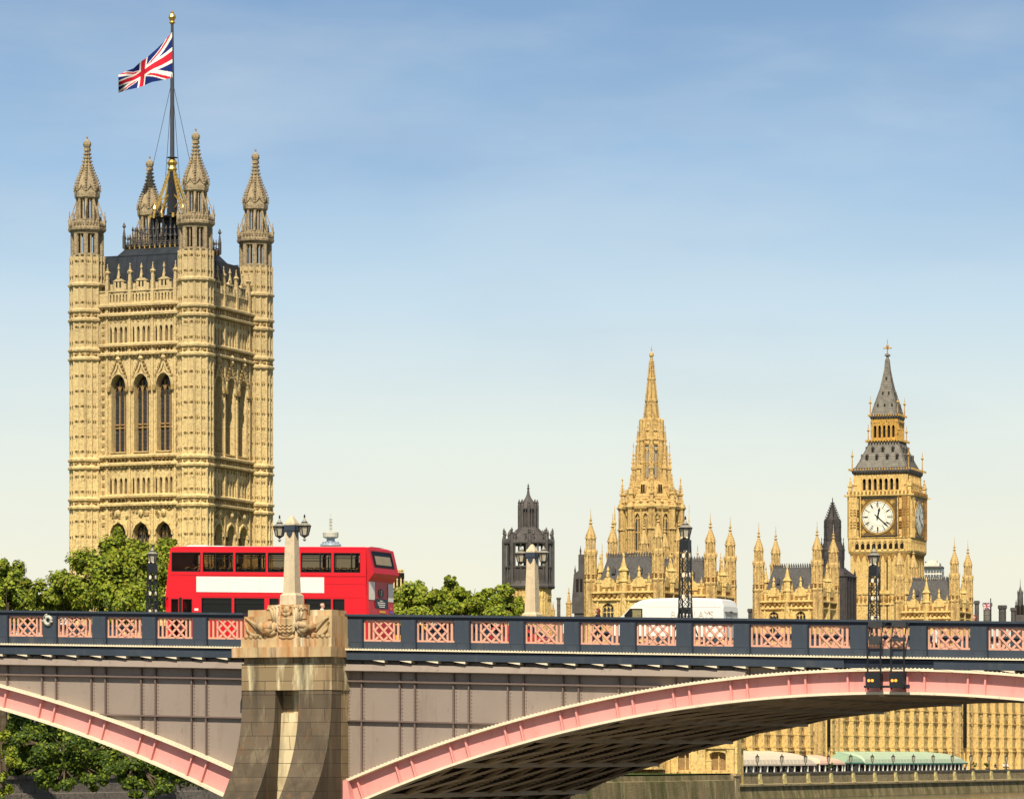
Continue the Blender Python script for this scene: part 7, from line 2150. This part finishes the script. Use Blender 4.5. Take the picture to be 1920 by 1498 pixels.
    if hair:
        mb = MB(); mb.smooth = True
        mb.loft([[(hx+r*math.cos(2*PI*k/12), hy+.028+r*math.sin(2*PI*k/12)+yo, hzz+z) for k in range(12)] for r, z, yo in ((.05, -.04, .045), (.075, -.005, .03), (.088, .04, .012), (.09, .075, .004), (.072, .112, .0), (.03, .132, 0))])
        if hairlong: mb.loft([[(hx+r*math.cos(2*PI*k/10), hy+.05+r*.7*math.sin(2*PI*k/10), hzz+z) for k in range(10)] for r, z in ((.06, -.24), (.09, -.17), (.1, -.05), (.095, .05), (.05, .1))])
        mb.build('hair', hair, e)
    return e
HB = cloth('dark_hair', (.02, .014, .012)); HR = cloth('auburn_hair', (.16, .04, .025)); HG = cloth('grey_hair', (.3, .27, .24))
WS = cloth('white_shirt', (.72, .72, .72)); NV = cloth('navy_cloth', (.02, .025, .05)); DK = cloth('dark_trousers', (.025, .025, .03)); PK = cloth('pink_cloth', (.6, .28, .26)); DR = cloth('wine_jacket', (.10, .02, .03))
def on_bridge(px, v, head_py, h, *a, rz=0, **k):
    u = BR.x(px, v); x, y = BR.w(u, v)
    return (x, y, ztop(u)-1.27)
ex = on_bridge(604, 1.6, 0, 0)
person('bald man in a white shirt walking right, head above the pier stonework', ex, R(90-23.4+20), WS, DK, None, 'skin2', 'walk', 1.78)
ex = on_bridge(1121, 1.4, 0, 0)
person('woman with auburn hair in navy clothes, left of the white van', ex, R(-90-23.4), NV, NV, HR, 'skin2', 'walk', 1.66, hairlong=True)
ex = on_bridge(1827, 1.5, 0, 0)
person('dark red haired person whose head just shows above the parapet at far right', ex, R(-70), DR, DK, HR, 'skin2', 'stand', 1.56, hairlong=True)
ex = on_bridge(1753, 19.8, 0, 0)
person('person in white top and dark trousers seen through the lattice right of the hanging lamps', ex, R(60), WS, DK, HB, 'skin', 'walk', 1.7)
for px, vv, lb, hr, ra in ((352, .6, 'passenger with dark hair on the upper deck, in the front window', HB, False), (366, .6, 'passenger with raised arm on the upper deck, in the front window', HB, True), (391, .7, 'passenger with dark hair alone in the second upper window of the bus', HB, False), (408, 1.9, 'passenger further inside the second upper window of the bus', HB, False), (663.5, .6, 'passenger with dark hair in the last upper window of the bus', HB, False)):
    u = bu(px); x, y = BR.w(u, BV+vv)
    person(lb, (x, y, ztop(u)+ZWB-.78), R(-90-23.4), NV if not ra else PK, DK, hr, 'skin', 'sit', 1.6, .035, raise_arm=ra)
for px, lb, sh in ((1882, 'seated person in a white shirt on the terrace, left of the last two lamp posts', WS), (1888.5, 'second seated person in white on the terrace beside the next to last lamp post', WS), (1866, 'person in dark clothes on the terrace between the topiary and the seated pair', NV)):
    y = ty(px, -1.2); a, b = TF.w(-1.2, y)
    person(lb, (a, b, 3.82), R(30), sh, DK, HB, 'skin', 'sit', 1.7, .06)
